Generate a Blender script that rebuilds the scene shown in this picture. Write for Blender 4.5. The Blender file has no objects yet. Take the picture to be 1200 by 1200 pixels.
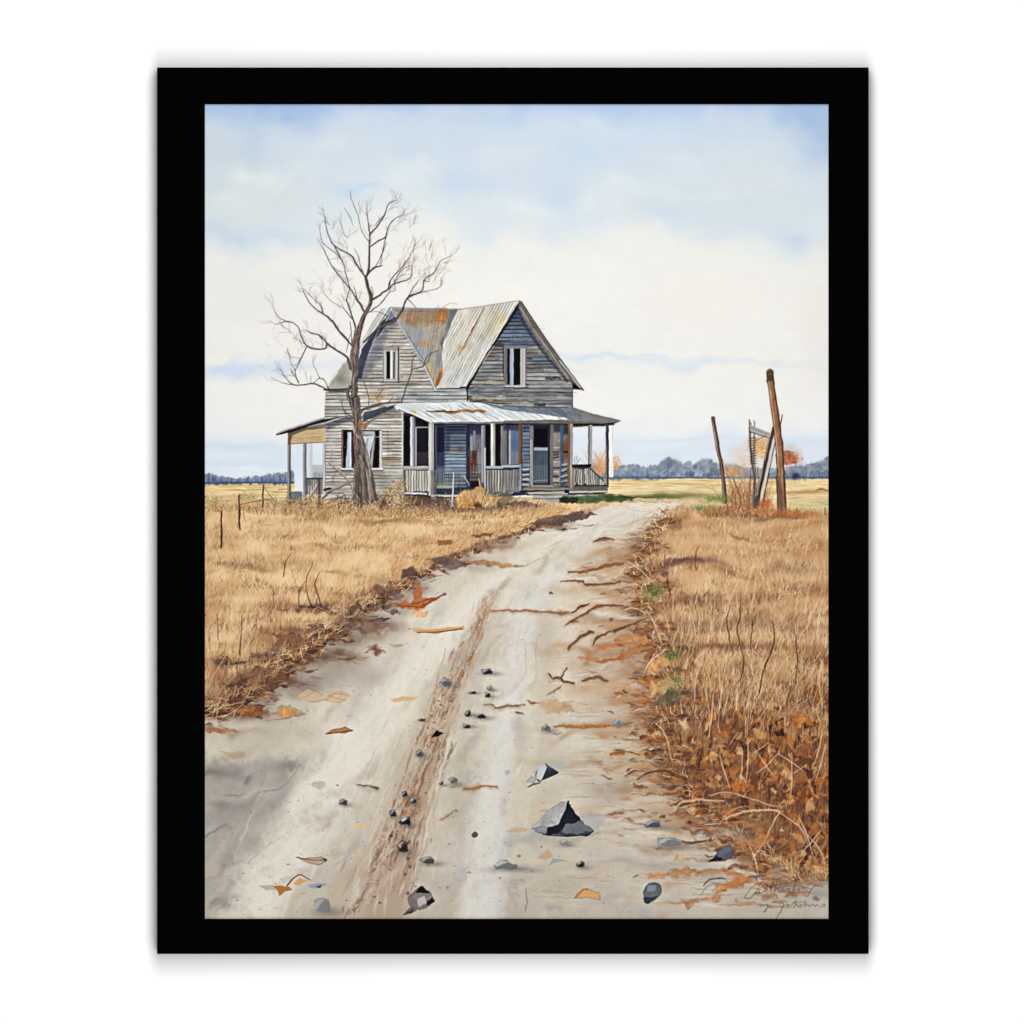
# Framed watercolour print of an old farmhouse, hanging on a white wall.
# The print's pigment is computed stroke by stroke (procedurally) and stored on a fine
# flat mesh; every depicted thing is a sub-part of the print.
import numpy as np, math
S = 1.5                        # mesh cells per unit (1 unit = 1 mm of paper)
X0, Y0, PW, PH = 240.0, 122.0, 731.0, 955.0
NX, NY = int(round(PW*S)), int(round(PH*S))
rng = np.random.default_rng(11)
ids = np.zeros((NY, NX), np.int16)
NAMES = []                     # (kind, label)
def pid(kind, label=None):
    NAMES.append((kind, label)); return len(NAMES)-1
def C(c): return np.array(c, np.float32)/255.0

# ---------- noise ----------
def _h(ix, iy, seed):
    n = (ix.astype(np.int64)*374761393 + iy.astype(np.int64)*668265263 + seed*974711) & 0xffffffff
    n = ((n ^ (n >> 13))*1274126177) & 0xffffffff
    n = n ^ (n >> 16)
    return (n & 0xffff).astype(np.float32)/32767.5 - 1.0
def vnoise(x, y, seed):
    ix = np.floor(x); iy = np.floor(y); fx = (x-ix).astype(np.float32); fy = (y-iy).astype(np.float32)
    fx = fx*fx*(3-2*fx); fy = fy*fy*(3-2*fy)
    a = _h(ix, iy, seed); b = _h(ix+1, iy, seed); c = _h(ix, iy+1, seed); d = _h(ix+1, iy+1, seed)
    return (a+(b-a)*fx)*(1-fy) + (c+(d-c)*fx)*fy
def fbm(x, y, seed, octv=4, gain=.5):
    t = 0; amp = 1; tot = 0
    for o in range(octv):
        t = t + amp*vnoise(x*2**o+o*17.3, y*2**o-o*9.1, seed+o*31); tot += amp; amp *= gain
    return t/tot*1.6
gx = (X0 + (np.arange(NX)+.5)/S).astype(np.float32)[None, :].repeat(NY, 0)
gy = (Y0 + (np.arange(NY)+.5)/S).astype(np.float32)[:, None].repeat(NX, 1)
F1 = fbm(gx/70, gy/70, 1); F2 = fbm(gx/16, gy/16, 2); F3 = fbm(gx/4, gy/4, 3, 3)
FH = fbm(gx/70, gy/7, 4); FHf = fbm(gx/16, gy/2.2, 5, 3); FV = fbm(gx/3, gy/24, 6, 3)
DX = fbm(gx/7, gy/7, 8, 3); DY = fbm(gx/7, gy/7, 9, 3)
DXL = fbm(gx/40, gy/40, 18, 4); DYL = fbm(gx/40, gy/40, 19, 4)
img = np.ones((NY, NX, 3), np.float32)

def box(x0, y0, x1, y1, pad=3):
    i0 = max(0, int((x0-pad-X0)*S)); i1 = min(NX, int((x1+pad-X0)*S)+1)
    j0 = max(0, int((y0-pad-Y0)*S)); j1 = min(NY, int((y1+pad-Y0)*S)+1)
    return (slice(j0, j1), slice(i0, i1)) if i1 > i0 and j1 > j0 else None
def sstep(a, b, x):
    t = np.clip((x-a)/(b-a), 0, 1); return t*t*(3-2*t)
def crom(pts, n=5):
    p = np.asarray(pts, float)
    if len(p) < 3: return p
    q = np.vstack([2*p[0]-p[1], p, 2*p[-1]-p[-2]]); out = []
    for i in range(1, len(q)-2):
        t = np.linspace(0, 1, n, endpoint=False)[:, None]
        a, b, c, d = q[i-1], q[i], q[i+1], q[i+2]
        out.append(.5*((2*b)+(c-a)*t+(2*a-5*b+4*c-d)*t*t+(-a+3*b-3*c+d)*t**3))
    return np.vstack(out+[p[-1:]])
def apply(sl, cov, col, mul=False):
    d = img[sl]; c = cov[..., None]
    if mul: img[sl] = d*(1-c*(1-col))
    else: img[sl] = d+(col-d)*c
def sdf(pts, x, y):
    p = np.asarray(pts, np.float32); d = np.full(x.shape, 1e9, np.float32); ins = np.zeros(x.shape, bool)
    for k in range(len(p)):
        ax, ay = p[k]; bx, by = p[(k+1) % len(p)]
        ex, ey = bx-ax, by-ay; L = ex*ex+ey*ey
        if L < 1e-9: continue
        t = np.clip(((x-ax)*ex+(y-ay)*ey)/L, 0, 1)
        d = np.minimum(d, (x-ax-t*ex)**2+(y-ay-t*ey)**2)
        if by != ay: ins ^= ((ay > y) != (by > y)) & (x < (bx-ax)*(y-ay)/(by-ay)+ax)
    d = np.sqrt(d); return np.where(ins, -d, d)
def poly(pts, col, a=1.0, rough=.5, soft=.5, id=None, var=0., vf=None, mul=False, edge=0., brk=0., smooth=False, big=0.):
    if smooth: q = np.asarray(pts, float); pts = crom(np.vstack([q, q[:1]]), 5)[:-1]
    p = np.asarray(pts, float)
    sl = box(p[:, 0].min(), p[:, 1].min(), p[:, 0].max(), p[:, 1].max(), 3+soft+rough+big)
    if sl is None: return
    x = gx[sl]+DX[sl]*rough+DXL[sl]*big; y = gy[sl]+DY[sl]*rough+DYL[sl]*big
    d = sdf(p, x, y)
    cov = 1-sstep(-soft, soft, d)
    if id is not None: ids[sl][cov > .5] = id
    cov = cov*a
    if brk: cov = cov*np.clip(1+brk*(F2[sl]*.6+F3[sl]*.8), 0, 1.2).clip(0, 1)
    c = C(col)
    if var:
        n = (vf[sl] if vf is not None else .6*F2[sl]+.4*F3[sl])
        c = np.clip(c*(1+var*n[..., None]), 0, 1)
    apply(sl, cov, c, mul)
    if edge:
        e = np.exp(-(d/1.1)**2)*(d < .6)*edge*a
        img[sl] *= (1-e[..., None])
def rect(x0, y0, x1, y1, col, **k): poly([(x0, y0), (x1, y0), (x1, y1), (x0, y1)], col, **k)
def stroke(pts, w, col, a=1.0, id=None, smooth=True, rough=.3, brk=0., soft=.5, mul=False, var=0.):
    p = crom(pts, 5) if smooth and len(pts) > 2 else np.asarray(pts, float)
    w = np.interp(np.linspace(0, 1, len(p)), np.linspace(0, 1, len(np.atleast_1d(w))), np.atleast_1d(w))/2
    m = w.max()+1.5+rough
    sl = box(p[:, 0].min(), p[:, 1].min(), p[:, 0].max(), p[:, 1].max(), m)
    if sl is None: return
    x = gx[sl]+DX[sl]*rough; y = gy[sl]+DY[sl]*rough; d = np.full(x.shape, 1e9, np.float32)
    for k in range(len(p)-1):
        ax, ay = p[k]; bx, by = p[k+1]; ex, ey = bx-ax, by-ay; L = ex*ex+ey*ey+1e-9
        t = np.clip(((x-ax)*ex+(y-ay)*ey)/L, 0, 1)
        d = np.minimum(d, np.hypot(x-ax-t*ex, y-ay-t*ey)-(w[k]+(w[k+1]-w[k])*t))
    cov = np.clip(.5-d/(2*soft), 0, 1)
    if id is not None: ids[sl][cov > .5] = id
    cov = cov*a
    if brk: cov = cov*np.clip(1+brk*(F3[sl]), 0, 1)
    c = C(col)
    if var: c = np.clip(c*(1+var*F3[sl][..., None]), 0, 1)
    apply(sl, cov, c, mul)
def blob(cx, cy, rx, ry, col, a=.5, warp=8., ang=0., pw=1., mul=False, nz=0.):
    R = max(rx, ry)*2
    sl = box(cx-R, cy-R, cx+R, cy+R, 2)
    if sl is None: return
    x = gx[sl]+DXL[sl]*warp-cx; y = gy[sl]+DYL[sl]*warp-cy
    c, s = math.cos(ang), math.sin(ang); u = (x*c+y*s)/rx; v = (-x*s+y*c)/ry
    g = np.exp(-(u*u+v*v)**pw)*a
    if nz: g = g*np.clip(1+nz*F2[sl], 0, 2)
    apply(sl, np.clip(g, 0, 1), C(col), mul)
def siding(pts, sp, slope=0., line=.35, tone=.07, seed=1, ph=0., lw=.17, mul=True):
    p = np.asarray(pts, float); sl = box(p[:, 0].min(), p[:, 1].min(), p[:, 0].max(), p[:, 1].max(), 2)
    x, y = gx[sl], gy[sl]; cov = 1-sstep(-.5, .5, sdf(p, x, y))
    u = (y-slope*x+DY[sl]*.2)/sp+ph; k = np.floor(u); f = u-k
    t = vnoise(k*7.7+np.floor(x/37+k*.37)*3.1, k*0, seed)*tone
    brk = np.clip(.85+.6*fbm(x/26, k*3.3, seed+5, 2), .25, 1.4)
    ln = np.exp(-(np.minimum(f, 1-f)/lw)**2)*line*brk
    g = fbm(x/14, y/1.0, seed+9, 2)*tone*.6
    m = 1-cov*(ln-t-g)
    img[sl] = np.clip(img[sl]*m[..., None], 0, 1)
def corr(pts, ang, sp, line=.2, tone=.05, seed=1):
    p = np.asarray(pts, float); sl = box(p[:, 0].min(), p[:, 1].min(), p[:, 0].max(), p[:, 1].max(), 2)
    x, y = gx[sl], gy[sl]; cov = 1-sstep(-.5, .5, sdf(p, x, y))
    c, s = math.cos(ang), math.sin(ang); u = (-x*s+y*c)/sp; v = x*c+y*s; k = np.floor(u); f = u-k
    t = vnoise(k*5.3, np.floor(v/26+k*.61)*2.7, seed)*tone
    ln = np.exp(-(np.minimum(f, 1-f)/.16)**2)*line*np.clip(.5+.9*fbm(v/12, k*2.1, seed+3, 2), 0, 1.2)
    img[sl] = np.clip(img[sl]*(1-cov*(ln-t))[..., None], 0, 1)
def blades(x, y, L, ang, cur, col, a, id=None, K=None, tip=.3, w=1):
    """many fine tapered strokes, far (small y) to near; ang from vertical, +=right"""
    o = np.argsort(y); x, y, L, ang, cur, col, a = [np.asarray(q)[o] for q in (x, y, L, ang, cur, col, a)]
    n = len(x); ch = 400
    for s in range(0, n, ch):
        e = slice(s, min(n, s+ch)); k = K or int(max(4, L[e].max()*S*1.15))
        for t in np.linspace(0, 1, k):
            an = ang[e]+cur[e]*t
            px = x[e]+np.sin(an)*L[e]*t; py = y[e]-np.cos(an)*L[e]*t
            al = a[e]*(1-(1-tip)*t)
            for dx in range(w):
                i = ((px-X0)*S).astype(int)+dx; j = ((py-Y0)*S).astype(int)
                ok = (i >= 0) & (i < NX) & (j >= 0) & (j < NY)
                ii, jj = i[ok], j[ok]; aa = al[ok][:, None]
                img[jj, ii] += (col[e][ok]-img[jj, ii])*aa
                if id is not None: ids[jj, ii] = id
def inside(pts, x, y): return sdf(pts, np.asarray(x, np.float32), np.asarray(y, np.float32)) < 0
def at(F, x, y):
    i = np.clip(((np.asarray(x)-X0)*S).astype(int), 0, NX-1); j = np.clip(((np.asarray(y)-Y0)*S).astype(int), 0, NY-1)
    return F[j, i]
def pal(cols, t):
    c = np.array(cols, np.float32)/255; u = np.clip(t, 0, 1)*(len(c)-1); k = np.clip(u.astype(int), 0, len(c)-2); f = (u-k)[:, None]
    return c[k]*(1-f)+c[k+1]*f
def Z(ox, oy, s): return lambda *pts: [(ox+a/s, oy+b/s) for a, b in pts]
Hp = Z(460, 460, 8.571); Hr = Z(590, 460, 8.571); Hl = Z(320, 470, 7.5); Hg = Z(380, 340, 6.667); Hq = Z(540, 340, 7.5)
T = Z(300, 210, 4.4444); P = Z(740, 420, 5.0); L1 = Z(230, 560, 4.0); L2 = Z(470, 560, 4.0); L3 = Z(720, 560, 4.0)
G1 = Z(230, 800, 4.138); G2 = Z(470, 800, 4.138); G3 = Z(720, 800, 4.138)
def R(z, x0, y0, x1, y1, col, **k):
    k.setdefault('rough', .22); poly(z((x0, y0), (x1, y0), (x1, y1), (x0, y1)), col, **k)

# =============== SKY ===============
SKY = pid('painted_sky', 'pale watercolour sky with soft blue washes'); ids[:] = SKY
yy = np.array([122, 132, 150, 180, 220, 262, 292, 330, 400, 470, 498, 520, 545, 575])
cc = np.array([(186, 206, 234), (194, 211, 232), (206, 220, 232), (211, 222, 231), (214, 224, 230), (219, 228, 231), (236, 236, 231),
               (239, 237, 231), (238, 236, 231), (239, 237, 232), (236, 237, 236), (222, 230, 237), (219, 228, 237), (230, 235, 238)], float)/255
yb_ = np.interp(gx+DXL*14, [240, 300, 350, 400, 440, 500, 540, 600, 650, 700, 750, 800, 860, 930, 971], [287, 290, 285, 262, 247, 240, 262, 270, 283, 264, 250, 262, 276, 290, 284])
yw = gy+DYL*11+F1*7-(yb_-272)*np.clip((gy-150)/100, 0, 1)*np.clip((430-gy)/120, 0, 1)
for k in range(3): img[..., k] = np.interp(yw, yy, cc[:, k])
for b in [(330, 128, 80, 16, (158, 184, 222), .75), (415, 124, 60, 8, (175, 195, 232), .6), (600, 122, 120, 7, (178, 200, 234), .7), (940, 138, 34, 26, (158, 186, 222), .85), (962, 160, 18, 30, (168, 192, 224), .7),
          (300, 160, 26, 22, (178, 200, 226), .5), (270, 180, 40, 26, (197, 211, 218), .5), (480, 165, 60, 26, (198, 216, 231), .5), (690, 190, 70, 28, (196, 216, 233), .6), (650, 225, 24, 26, (203, 219, 235), .6),
          (575, 212, 60, 22, (203, 218, 233), .5), (780, 150, 60, 16, (198, 218, 236), .6), (870, 145, 50, 20, (203, 217, 230), .5), (850, 245, 80, 16, (206, 219, 227), .6), (932, 276, 22, 9, (196, 210, 230), .85),
          (270, 272, 40, 13, (195, 210, 230), .75), (340, 281, 50, 11, (202, 216, 232), .65), (420, 218, 26, 9, (190, 212, 236), .65), (320, 225, 60, 18, (213, 222, 222), .5), (560, 268, 40, 16, (214, 225, 233), .6),
          (690, 255, 30, 26, (214, 226, 234), .5), (545, 205, 26, 30, (196, 214, 234), .6), (655, 232, 22, 22, (198, 215, 234), .6), (775, 250, 34, 14, (202, 216, 230), .6), (880, 268, 50, 10, (206, 218, 230), .6), (470, 205, 30, 20, (222, 230, 233), .7), (700, 230, 24, 16, (222, 230, 234), .6), (285, 240, 50, 16, (216, 225, 224), .7), (820, 200, 60, 20, (214, 224, 230), .5), (255, 200, 14, 30, (202, 214, 224), .5), (760, 290, 40, 18, (231, 235, 234), .5), (640, 350, 90, 40, (240, 239, 234), .7), (300, 350, 60, 40, (228, 229, 225), .6), (820, 350, 90, 45, (238, 235, 229), .6), (955, 380, 22, 60, (230, 223, 217), .4),
          (300, 432, 90, 9, (205, 219, 236), .9), (255, 428, 40, 6, (200, 214, 234), .6), (690, 420, 50, 6, (208, 224, 238), .7), (805, 427, 60, 6, (208, 222, 236), .7), (730, 419, 90, 3, (200, 217, 234), .5), (900, 425, 70, 2.5, (218, 222, 230), .6),
          (660, 436, 36, 5, (220, 228, 235), .6), (320, 500, 90, 8, (239, 237, 233), .7)]:
    blob(*b[:4], b[4], b[5]*.95, warp=11, nz=.25)
for b in [(300, 205, 40, 12, (226, 231, 230), .7), (395, 168, 34, 10, (218, 226, 231), .6), (500, 190, 30, 10, (222, 230, 234), .6), (590, 180, 40, 9, (216, 227, 235), .6), (730, 215, 36, 14, (224, 231, 234), .6), (800, 178, 50, 9, (218, 227, 234), .6), (900, 205, 40, 14, (218, 226, 229), .6), (450, 140, 50, 6, (206, 219, 234), .6), (700, 150, 50, 8, (210, 223, 236), .6), (262, 232, 20, 9, (226, 230, 227), .6), (620, 250, 40, 10, (228, 233, 235), .6), (840, 228, 40, 8, (222, 229, 231), .6)]: blob(*b[:4], b[4], b[5], warp=12, nz=.4)
for b in [(280, 522, 60, 5, (200, 215, 234), .8), (290, 541, 70, 6, (203, 218, 236), .8), (262, 532, 40, 2.5, (232, 236, 238), .8), (300, 549, 50, 2.5, (235, 238, 240), .8), (330, 532, 40, 4, (210, 221, 236), .6), (270, 553, 40, 2, (214, 224, 236), .7),
          (760, 515, 50, 3, (206, 221, 237), .6), (830, 514, 50, 2.5, (203, 219, 238), .8), (930, 519, 50, 7, (206, 220, 238), .7), (760, 530, 60, 5, (212, 224, 237), .7), (850, 529, 60, 4, (208, 222, 238), .6), (720, 520, 30, 10, (214, 222, 230), .6), (890, 542, 70, 5, (222, 229, 236), .6), (715, 495, 50, 10, (226, 230, 234), .5), (870, 505, 90, 4, (233, 234, 236), .6)]:
    blob(*b[:4], b[4], b[5]*.7, warp=4)
img *= (1+.004*F2+.004*FH)[..., None]

# =============== FIELD + DISTANT TREES ===============
FIELD = pid('painted_field', 'pale straw field reaching to the tree line')
poly([(230, 566), (345, 565), (345, 600), (230, 600)], (226, 198, 150), id=FIELD, rough=.4, var=.06, vf=FH)
poly([(700, 560), (985, 560.5), (985, 620), (690, 620)], (222, 202, 156), id=FIELD, rough=.3, var=.07, vf=FH)
for i in range(420):
    rt = rng.random() < .7
    x = rng.uniform(715, 971) if rt else rng.uniform(240, 340); y = rng.uniform(561, 602) if rt else rng.uniform(567, 592)
    l = rng.uniform(8, 45); c = [(200, 165, 112), (238, 220, 176), (205, 180, 128), (188, 160, 110), (214, 180, 124), (156, 140, 96)][rng.integers(6)]
    stroke([(x-l/2, y+rng.normal()*.4), (x, y), (x+l/2, y+rng.normal()*.6)], [.2, rng.uniform(.7, 1.8), .2], c, .5, rough=.5)
for b in [(790, 581, 60, 3, (120, 120, 70), .7), (850, 585, 22, 5, (125, 140, 70), .7), (760, 583, 40, 3.5, (92, 98, 62), .8), (940, 576, 30, 2, (175, 120, 70), .6), (930, 595, 40, 6, (190, 186, 130), .6), (820, 594, 16, 4, (112, 135, 72), .7)]:
    blob(*b[:4], b[4], b[5], warp=2.5)
stroke([(955, 575), (962, 573), (971, 575)], [.5, 2.4, 1], (165, 95, 60), .8)
poly([(340, 578), (560, 582), (740, 584), (830, 586), (830, 625), (560, 640), (340, 620)], (206, 180, 140), id=FIELD, rough=1, var=.12)
FT = pid('painted_tree_line', 'dark spiky line of distant conifers at the left')
def treeline(x0, x1, base, tops, sp, c1, c2, seed, conifer=False):
    r = np.random.default_rng(seed)
    xs = np.arange(x0, x1, sp)
    ty = np.interp(xs, [t[0] for t in tops], [t[1] for t in tops])
    pts = [(x0, base), *[(x, t+r.uniform(-1.6, 1.6)) for x, t in zip(xs, ty)], (x1, base)]
    poly(pts, c1, .85, rough=1.4, soft=.8, id=FT, var=.10)
    for k in range(int((x1-x0)*2.2)):
        x = r.uniform(x0, x1); t = np.interp(x, xs, ty); y = r.uniform(t, base-1)
        f = (y-t)/max(base-t, 1); c = C(c1)*(1-f)+C(c2)*f; c = np.clip(c*r.uniform(.78, 1.26), 0, .72)*255
        if conifer: stroke([(x, y-2.2), (x, y+3)], [.3, 1.8], c, .5, rough=.5)
        else:
            rr = r.uniform(1.2, 3.4); blob(x, y, rr, rr*.9, c, .5, warp=3, pw=1.6)
    rect(x0, base-2.0, x1, base+.3, c2, a=.85, rough=.4, soft=.7, id=FT)
treeline(232, 345, 566.5, [(232, 556), (247, 554), (256, 559), (270, 560), (290, 559), (306, 557), (318, 556), (330, 553), (340, 552), (345, 553)], 3, (128, 140, 156), (78, 92, 116), 3, True)
for x, h in [(244, 10), (249, 8), (252, 6), (328, 10), (334, 9), (307, 7), (290, 4.5), (318, 5)]: stroke([(x, 565-h), (x, 563)], [.5, 3], (84, 98, 124), .7, id=FT)
FT = pid('painted_tree_line', 'grey blue line of rounded distant trees at the right')
treeline(690, 982, 560.5, [(690, 545), (735, 545), (748, 544), (760, 547), (771, 544), (776, 539), (784, 535.5), (792, 540), (798, 545), (806, 542), (818, 544), (824, 540), (834, 541), (842, 546), (858, 545), (880, 547), (915, 549), (930, 548), (945, 544), (955, 543), (963, 540), (971, 536)], 2.5, (140, 151, 164), (92, 102, 120), 5)
for x in np.linspace(716, 970, 90): stroke([(x, rng.uniform(546, 553)), (x+rng.normal()*.7, 559.5)], [.4, 1], (150, 164, 182) if rng.random() < .5 else (80, 94, 122), .35)
blob(932, 557, 5, 3, (40, 48, 70), .8, warp=1.5)
blob(784, 543, 8, 6, (96, 112, 136), .5, warp=3)

# =============== ROAD ===============
ROAD = pid('painted_dirt_road', 'pale sandy track with wheel ruts leading to the house')
RDL = [(735, 588), (690, 598), (640, 613), (600, 626), (560, 640), (520, 655), (492, 672), (470, 686), (440, 703), (412, 722), (380, 745), (342, 768), (312, 793), (282, 813), (240, 835)]
RDR = [(800, 590), (784, 600), (768, 618), (757, 640), (750, 668), (752, 700), (764, 730), (772, 760), (776, 790), (770, 830), (776, 870), (792, 910), (826, 948), (866, 985), (900, 1008), (930, 1028), (971, 1024)]
road = RDL+[(225, 845), (225, 1095), (990, 1095), (990, 1022)]+RDR[::-1]
m = box(240, 585, 971, 1077, 0)
v = (gy[m]-585)/492
rc = [np.interp(v, [0, .12, .3, .55, .8, 1], q)/255 for q in ([216, 216, 214, 208, 199, 188], [203, 205, 204, 199, 190, 178], [184, 188, 188, 182, 174, 163])]
rc = np.stack(rc, -1)*(1+.035*F1[m]+.02*F2[m]+.012*F3[m])[..., None]
x = gx[m]+DX[m]*1.5; y = gy[m]+DY[m]*1.5
cov = 1-sstep(-1.2, 1.2, sdf(road, x, y)); img[m] += (rc-img[m])*cov[..., None]; ids[m][cov > .5] = ROAD
# light wheel tracks
for pts, w, c, a in [([(740, 596), (660, 628), (600, 665), (560, 705), (500, 770), (430, 860), (360, 960), (290, 1060)], [10, 14, 22, 30, 42, 56, 66, 80], (223, 217, 203), .75),
                     ([(745, 600), (690, 640), (640, 690), (610, 760), (595, 850), (575, 950), (560, 1077)], [8, 14, 22, 26, 30, 38, 50], (216, 213, 206), .65),
                     ([(640, 690), (612, 740), (600, 800), (590, 860), (588, 960), (575, 1060)], [8, 16, 14, 12, 12, 30], (206, 207, 206), .6),
                     ([(400, 880), (380, 950), (340, 1010)], [30, 50, 40], (216, 211, 200), .5)]:
    stroke(pts, w, c, a, soft=9, rough=3)
# centre ridge between the wheel tracks
RUT = [(596, 676), (572, 708), (556, 748), (535, 790), (517, 830), (500, 880), (484, 930), (468, 980), (447, 1022), (420, 1077)]
stroke(RUT, [6, 18, 22, 34, 42, 46, 54, 62, 76, 100], (186, 168, 146), .65, soft=7, rough=3)
stroke([(560, 740), (540, 800), (515, 870), (495, 930), (478, 985), (450, 1077)], [6, 8, 10, 22, 26, 50], (162, 138, 114), .45, soft=6, rough=4)
rp = crom(RUT, 12); seg = len(rp)
for i in range(760):
    k = rng.integers(0, seg-10); n = rng.integers(2, 8); w = np.interp(rp[k, 1], [676, 750, 850, 960, 1077], [4, 11, 18, 26, 42])
    off = rng.normal()*w*.5; dr = rng.normal()*.5
    pts = [(rp[k+q_, 0]+off+dr*q_*.5, rp[k+q_, 1]) for q_ in range(0, n+1, max(1, n//2))]
    c = [(140, 108, 86), (158, 128, 100), (210, 196, 174), (178, 138, 98), (110, 84, 70), (150, 136, 124), (218, 206, 188), (190, 164, 136), (196, 150, 106)][rng.integers(9)]
    stroke(pts, [.5, rng.uniform(.9, 3.6)*np.interp(rp[k, 1], [676, 1077], [.6, 1.2]), .5], c, rng.uniform(.2, .55), rough=.9, brk=1.1, soft=.9)
for i in range(170):     # grit and clods along the ridge
    k = rng.integers(20, seg-4); w = np.interp(rp[k, 1], [676, 750, 850, 960, 1077], [3, 8, 13, 18, 26]); x = rp[k, 0]+rng.normal()*w*.55; y = rp[k, 1]+rng.normal()*3; r0 = rng.uniform(.4, 1.5)*np.interp(rp[k, 1], [676, 1077], [.6, 1.3])
    poly([(x-r0*1.3, y+r0*.3), (x-r0*.3, y-r0*.8), (x+r0, y-r0*.5), (x+r0*1.3, y+r0*.4), (x, y+r0*.7)], [(84, 62, 54), (104, 78, 64), (62, 52, 52), (128, 92, 66), (150, 134, 118), (70, 66, 70)][rng.integers(6)], rng.uniform(.4, .85), rough=1.0, soft=.7)
def edgeline(pts, w, c, a): stroke(pts, np.array(w)*1.5, c, a*.8, rough=1.2, brk=1.2, soft=.9)
edgeline([(552, 750), (541, 790), (522, 830), (508, 880), (492, 925), (478, 975), (462, 1010)], [1, 1.6, 1, 2, 2.5, 3, 2], (120, 84, 62), .6)
edgeline([(522, 760), (512, 800), (502, 838), (484, 880), (470, 920), (455, 960), (440, 1000), (425, 1050)], [1, 1, 1.4, 1.4, 2, 2, 2, 1.5], (130, 98, 80), .55)
edgeline([(573, 706), (560, 745), (552, 775), (545, 800)], [1.5, 2.5, 2, 1], (172, 128, 88), .7)
edgeline([(535, 870), (525, 890), (515, 915)], [1, 2, 1], (140, 122, 108), .6)
r_ = np.random.default_rng(516)
for line, n_, w_, cs in (([(503, 876), (485, 925), (466, 965), (448, 1005), (424, 1050), (408, 1080)], 120, 5, [(132, 92, 70), (110, 72, 56), (160, 118, 92), (96, 68, 60)]), ([(526, 850), (512, 905), (500, 960), (486, 1010), (470, 1060)], 90, 5, [(140, 112, 94), (120, 90, 76), (160, 134, 112)]), ([(484, 930), (475, 960), (470, 990), (455, 1040)], 80, 8, [(100, 66, 52), (132, 88, 62), (84, 58, 52), (164, 104, 60)]), ([(575, 690), (560, 735), (545, 780), (530, 830)], 70, 5, [(166, 126, 92), (140, 104, 80), (186, 146, 108)]), ([(545, 750), (528, 800), (512, 850), (498, 890)], 70, 5, [(150, 112, 86), (128, 92, 74), (176, 134, 98)])):
    lp = crom(line, 12)
    for q_ in range(n_):
        k = r_.integers(0, len(lp)-6); o = r_.normal()*w_; m_ = r_.integers(2, 6)
        stroke([(lp[k][0]+o, lp[k][1]), (lp[k+m_//2][0]+o+r_.normal()*.6, lp[k+m_//2][1]), (lp[k+m_][0]+o+r_.normal(), lp[k+m_][1])], [.4, r_.uniform(1, 3), .4], cs[r_.integers(len(cs))], r_.uniform(.25, .6), rough=1.2, brk=1.0, soft=.8)
blob(482, 935, 11, 20, (150, 100, 68), .5, warp=6, nz=.6, ang=.25); blob(470, 990, 10, 14, (120, 82, 66), .35, warp=6, nz=.8)
blob(447, 1030, 30, 22, (176, 148, 130), .5, warp=8); blob(470, 1020, 22, 16, (182, 158, 140), .5, warp=8)
# grey puddled shade, lower left
poly(G1((0, 330), (240, 375), (500, 398), (455, 450), (412, 510), (420, 575), (462, 645), (425, 740), (330, 800), (230, 960), (110, 1110), (0, 1150)), (160, 155, 150), .28, soft=12, rough=5, big=8, var=.1, smooth=True)
poly(G1((0, 345), (240, 380), (498, 398), (450, 445), (405, 520), (290, 530), (200, 560), (0, 560)), (128, 122, 116), .42, soft=6, rough=5, big=5, var=.16, brk=.6)
poly(G1((0, 560), (260, 545), (410, 530), (425, 590), (330, 640), (200, 690), (0, 760)), (140, 138, 136), .22, soft=6, rough=4, big=5, brk=.5)
poly(G1((110, 600), (420, 560), (462, 645), (425, 740), (300, 815), (190, 830), (90, 740)), (142, 142, 142), .2, soft=6, rough=4, big=5, brk=.5)
for pts, w, a in [(((40, 560), (150, 545), (240, 545)), [1, 2, .5], .5), (((40, 750), (130, 695), (250, 655), (340, 625)), [2.2, 2, 1, .4], .5), (((425, 740), (330, 800), (250, 880)), [1, 2.5, 1], .45), (((230, 960), (150, 1070), (90, 1110)), [1, 2, 1], .3), (((300, 530), (410, 515), (500, 400)), [1, 2, .6], .45), (((40, 440), (100, 432)), [1.5, .6], .6)]:
    stroke(G1(*pts), w, (104, 98, 96), a, rough=1.5, soft=.9)
r_ = np.random.default_rng(17)
for i in range(95):
    u = r_.random(); y = 885+u*185; x = 240+abs(r_.normal())*np.interp(y, [885, 930, 980, 1070], [55, 60, 55, 26])
    blob(x, y, r_.uniform(6, 24), r_.uniform(4, 12), [(158, 153, 148), (140, 135, 130), (182, 170, 155), (150, 150, 151), (172, 162, 150), (128, 122, 116), (192, 182, 168)][r_.integers(7)], r_.uniform(.25, .6), warp=12, nz=.7, ang=r_.uniform(-.8, .1), pw=1.4)
for b in [(338, 905, 20, 7, (122, 117, 112), .6), (318, 916, 26, 9, (134, 130, 126), .5), (262, 900, 20, 8, (120, 114, 108), .5), (330, 935, 12, 10, (140, 140, 140), .5), (335, 970, 14, 6, (148, 146, 144), .5), (300, 990, 14, 12, (150, 148, 146), .4), (262, 945, 22, 4, (140, 128, 116), .5), (285, 880, 16, 6, (150, 128, 106), .45)]: blob(*b, warp=9, nz=.4)
poly(G1((105, 335), (240, 335), (240, 362), (150, 362)), (172, 138, 98), .5, soft=1.5, rough=2)
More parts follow.
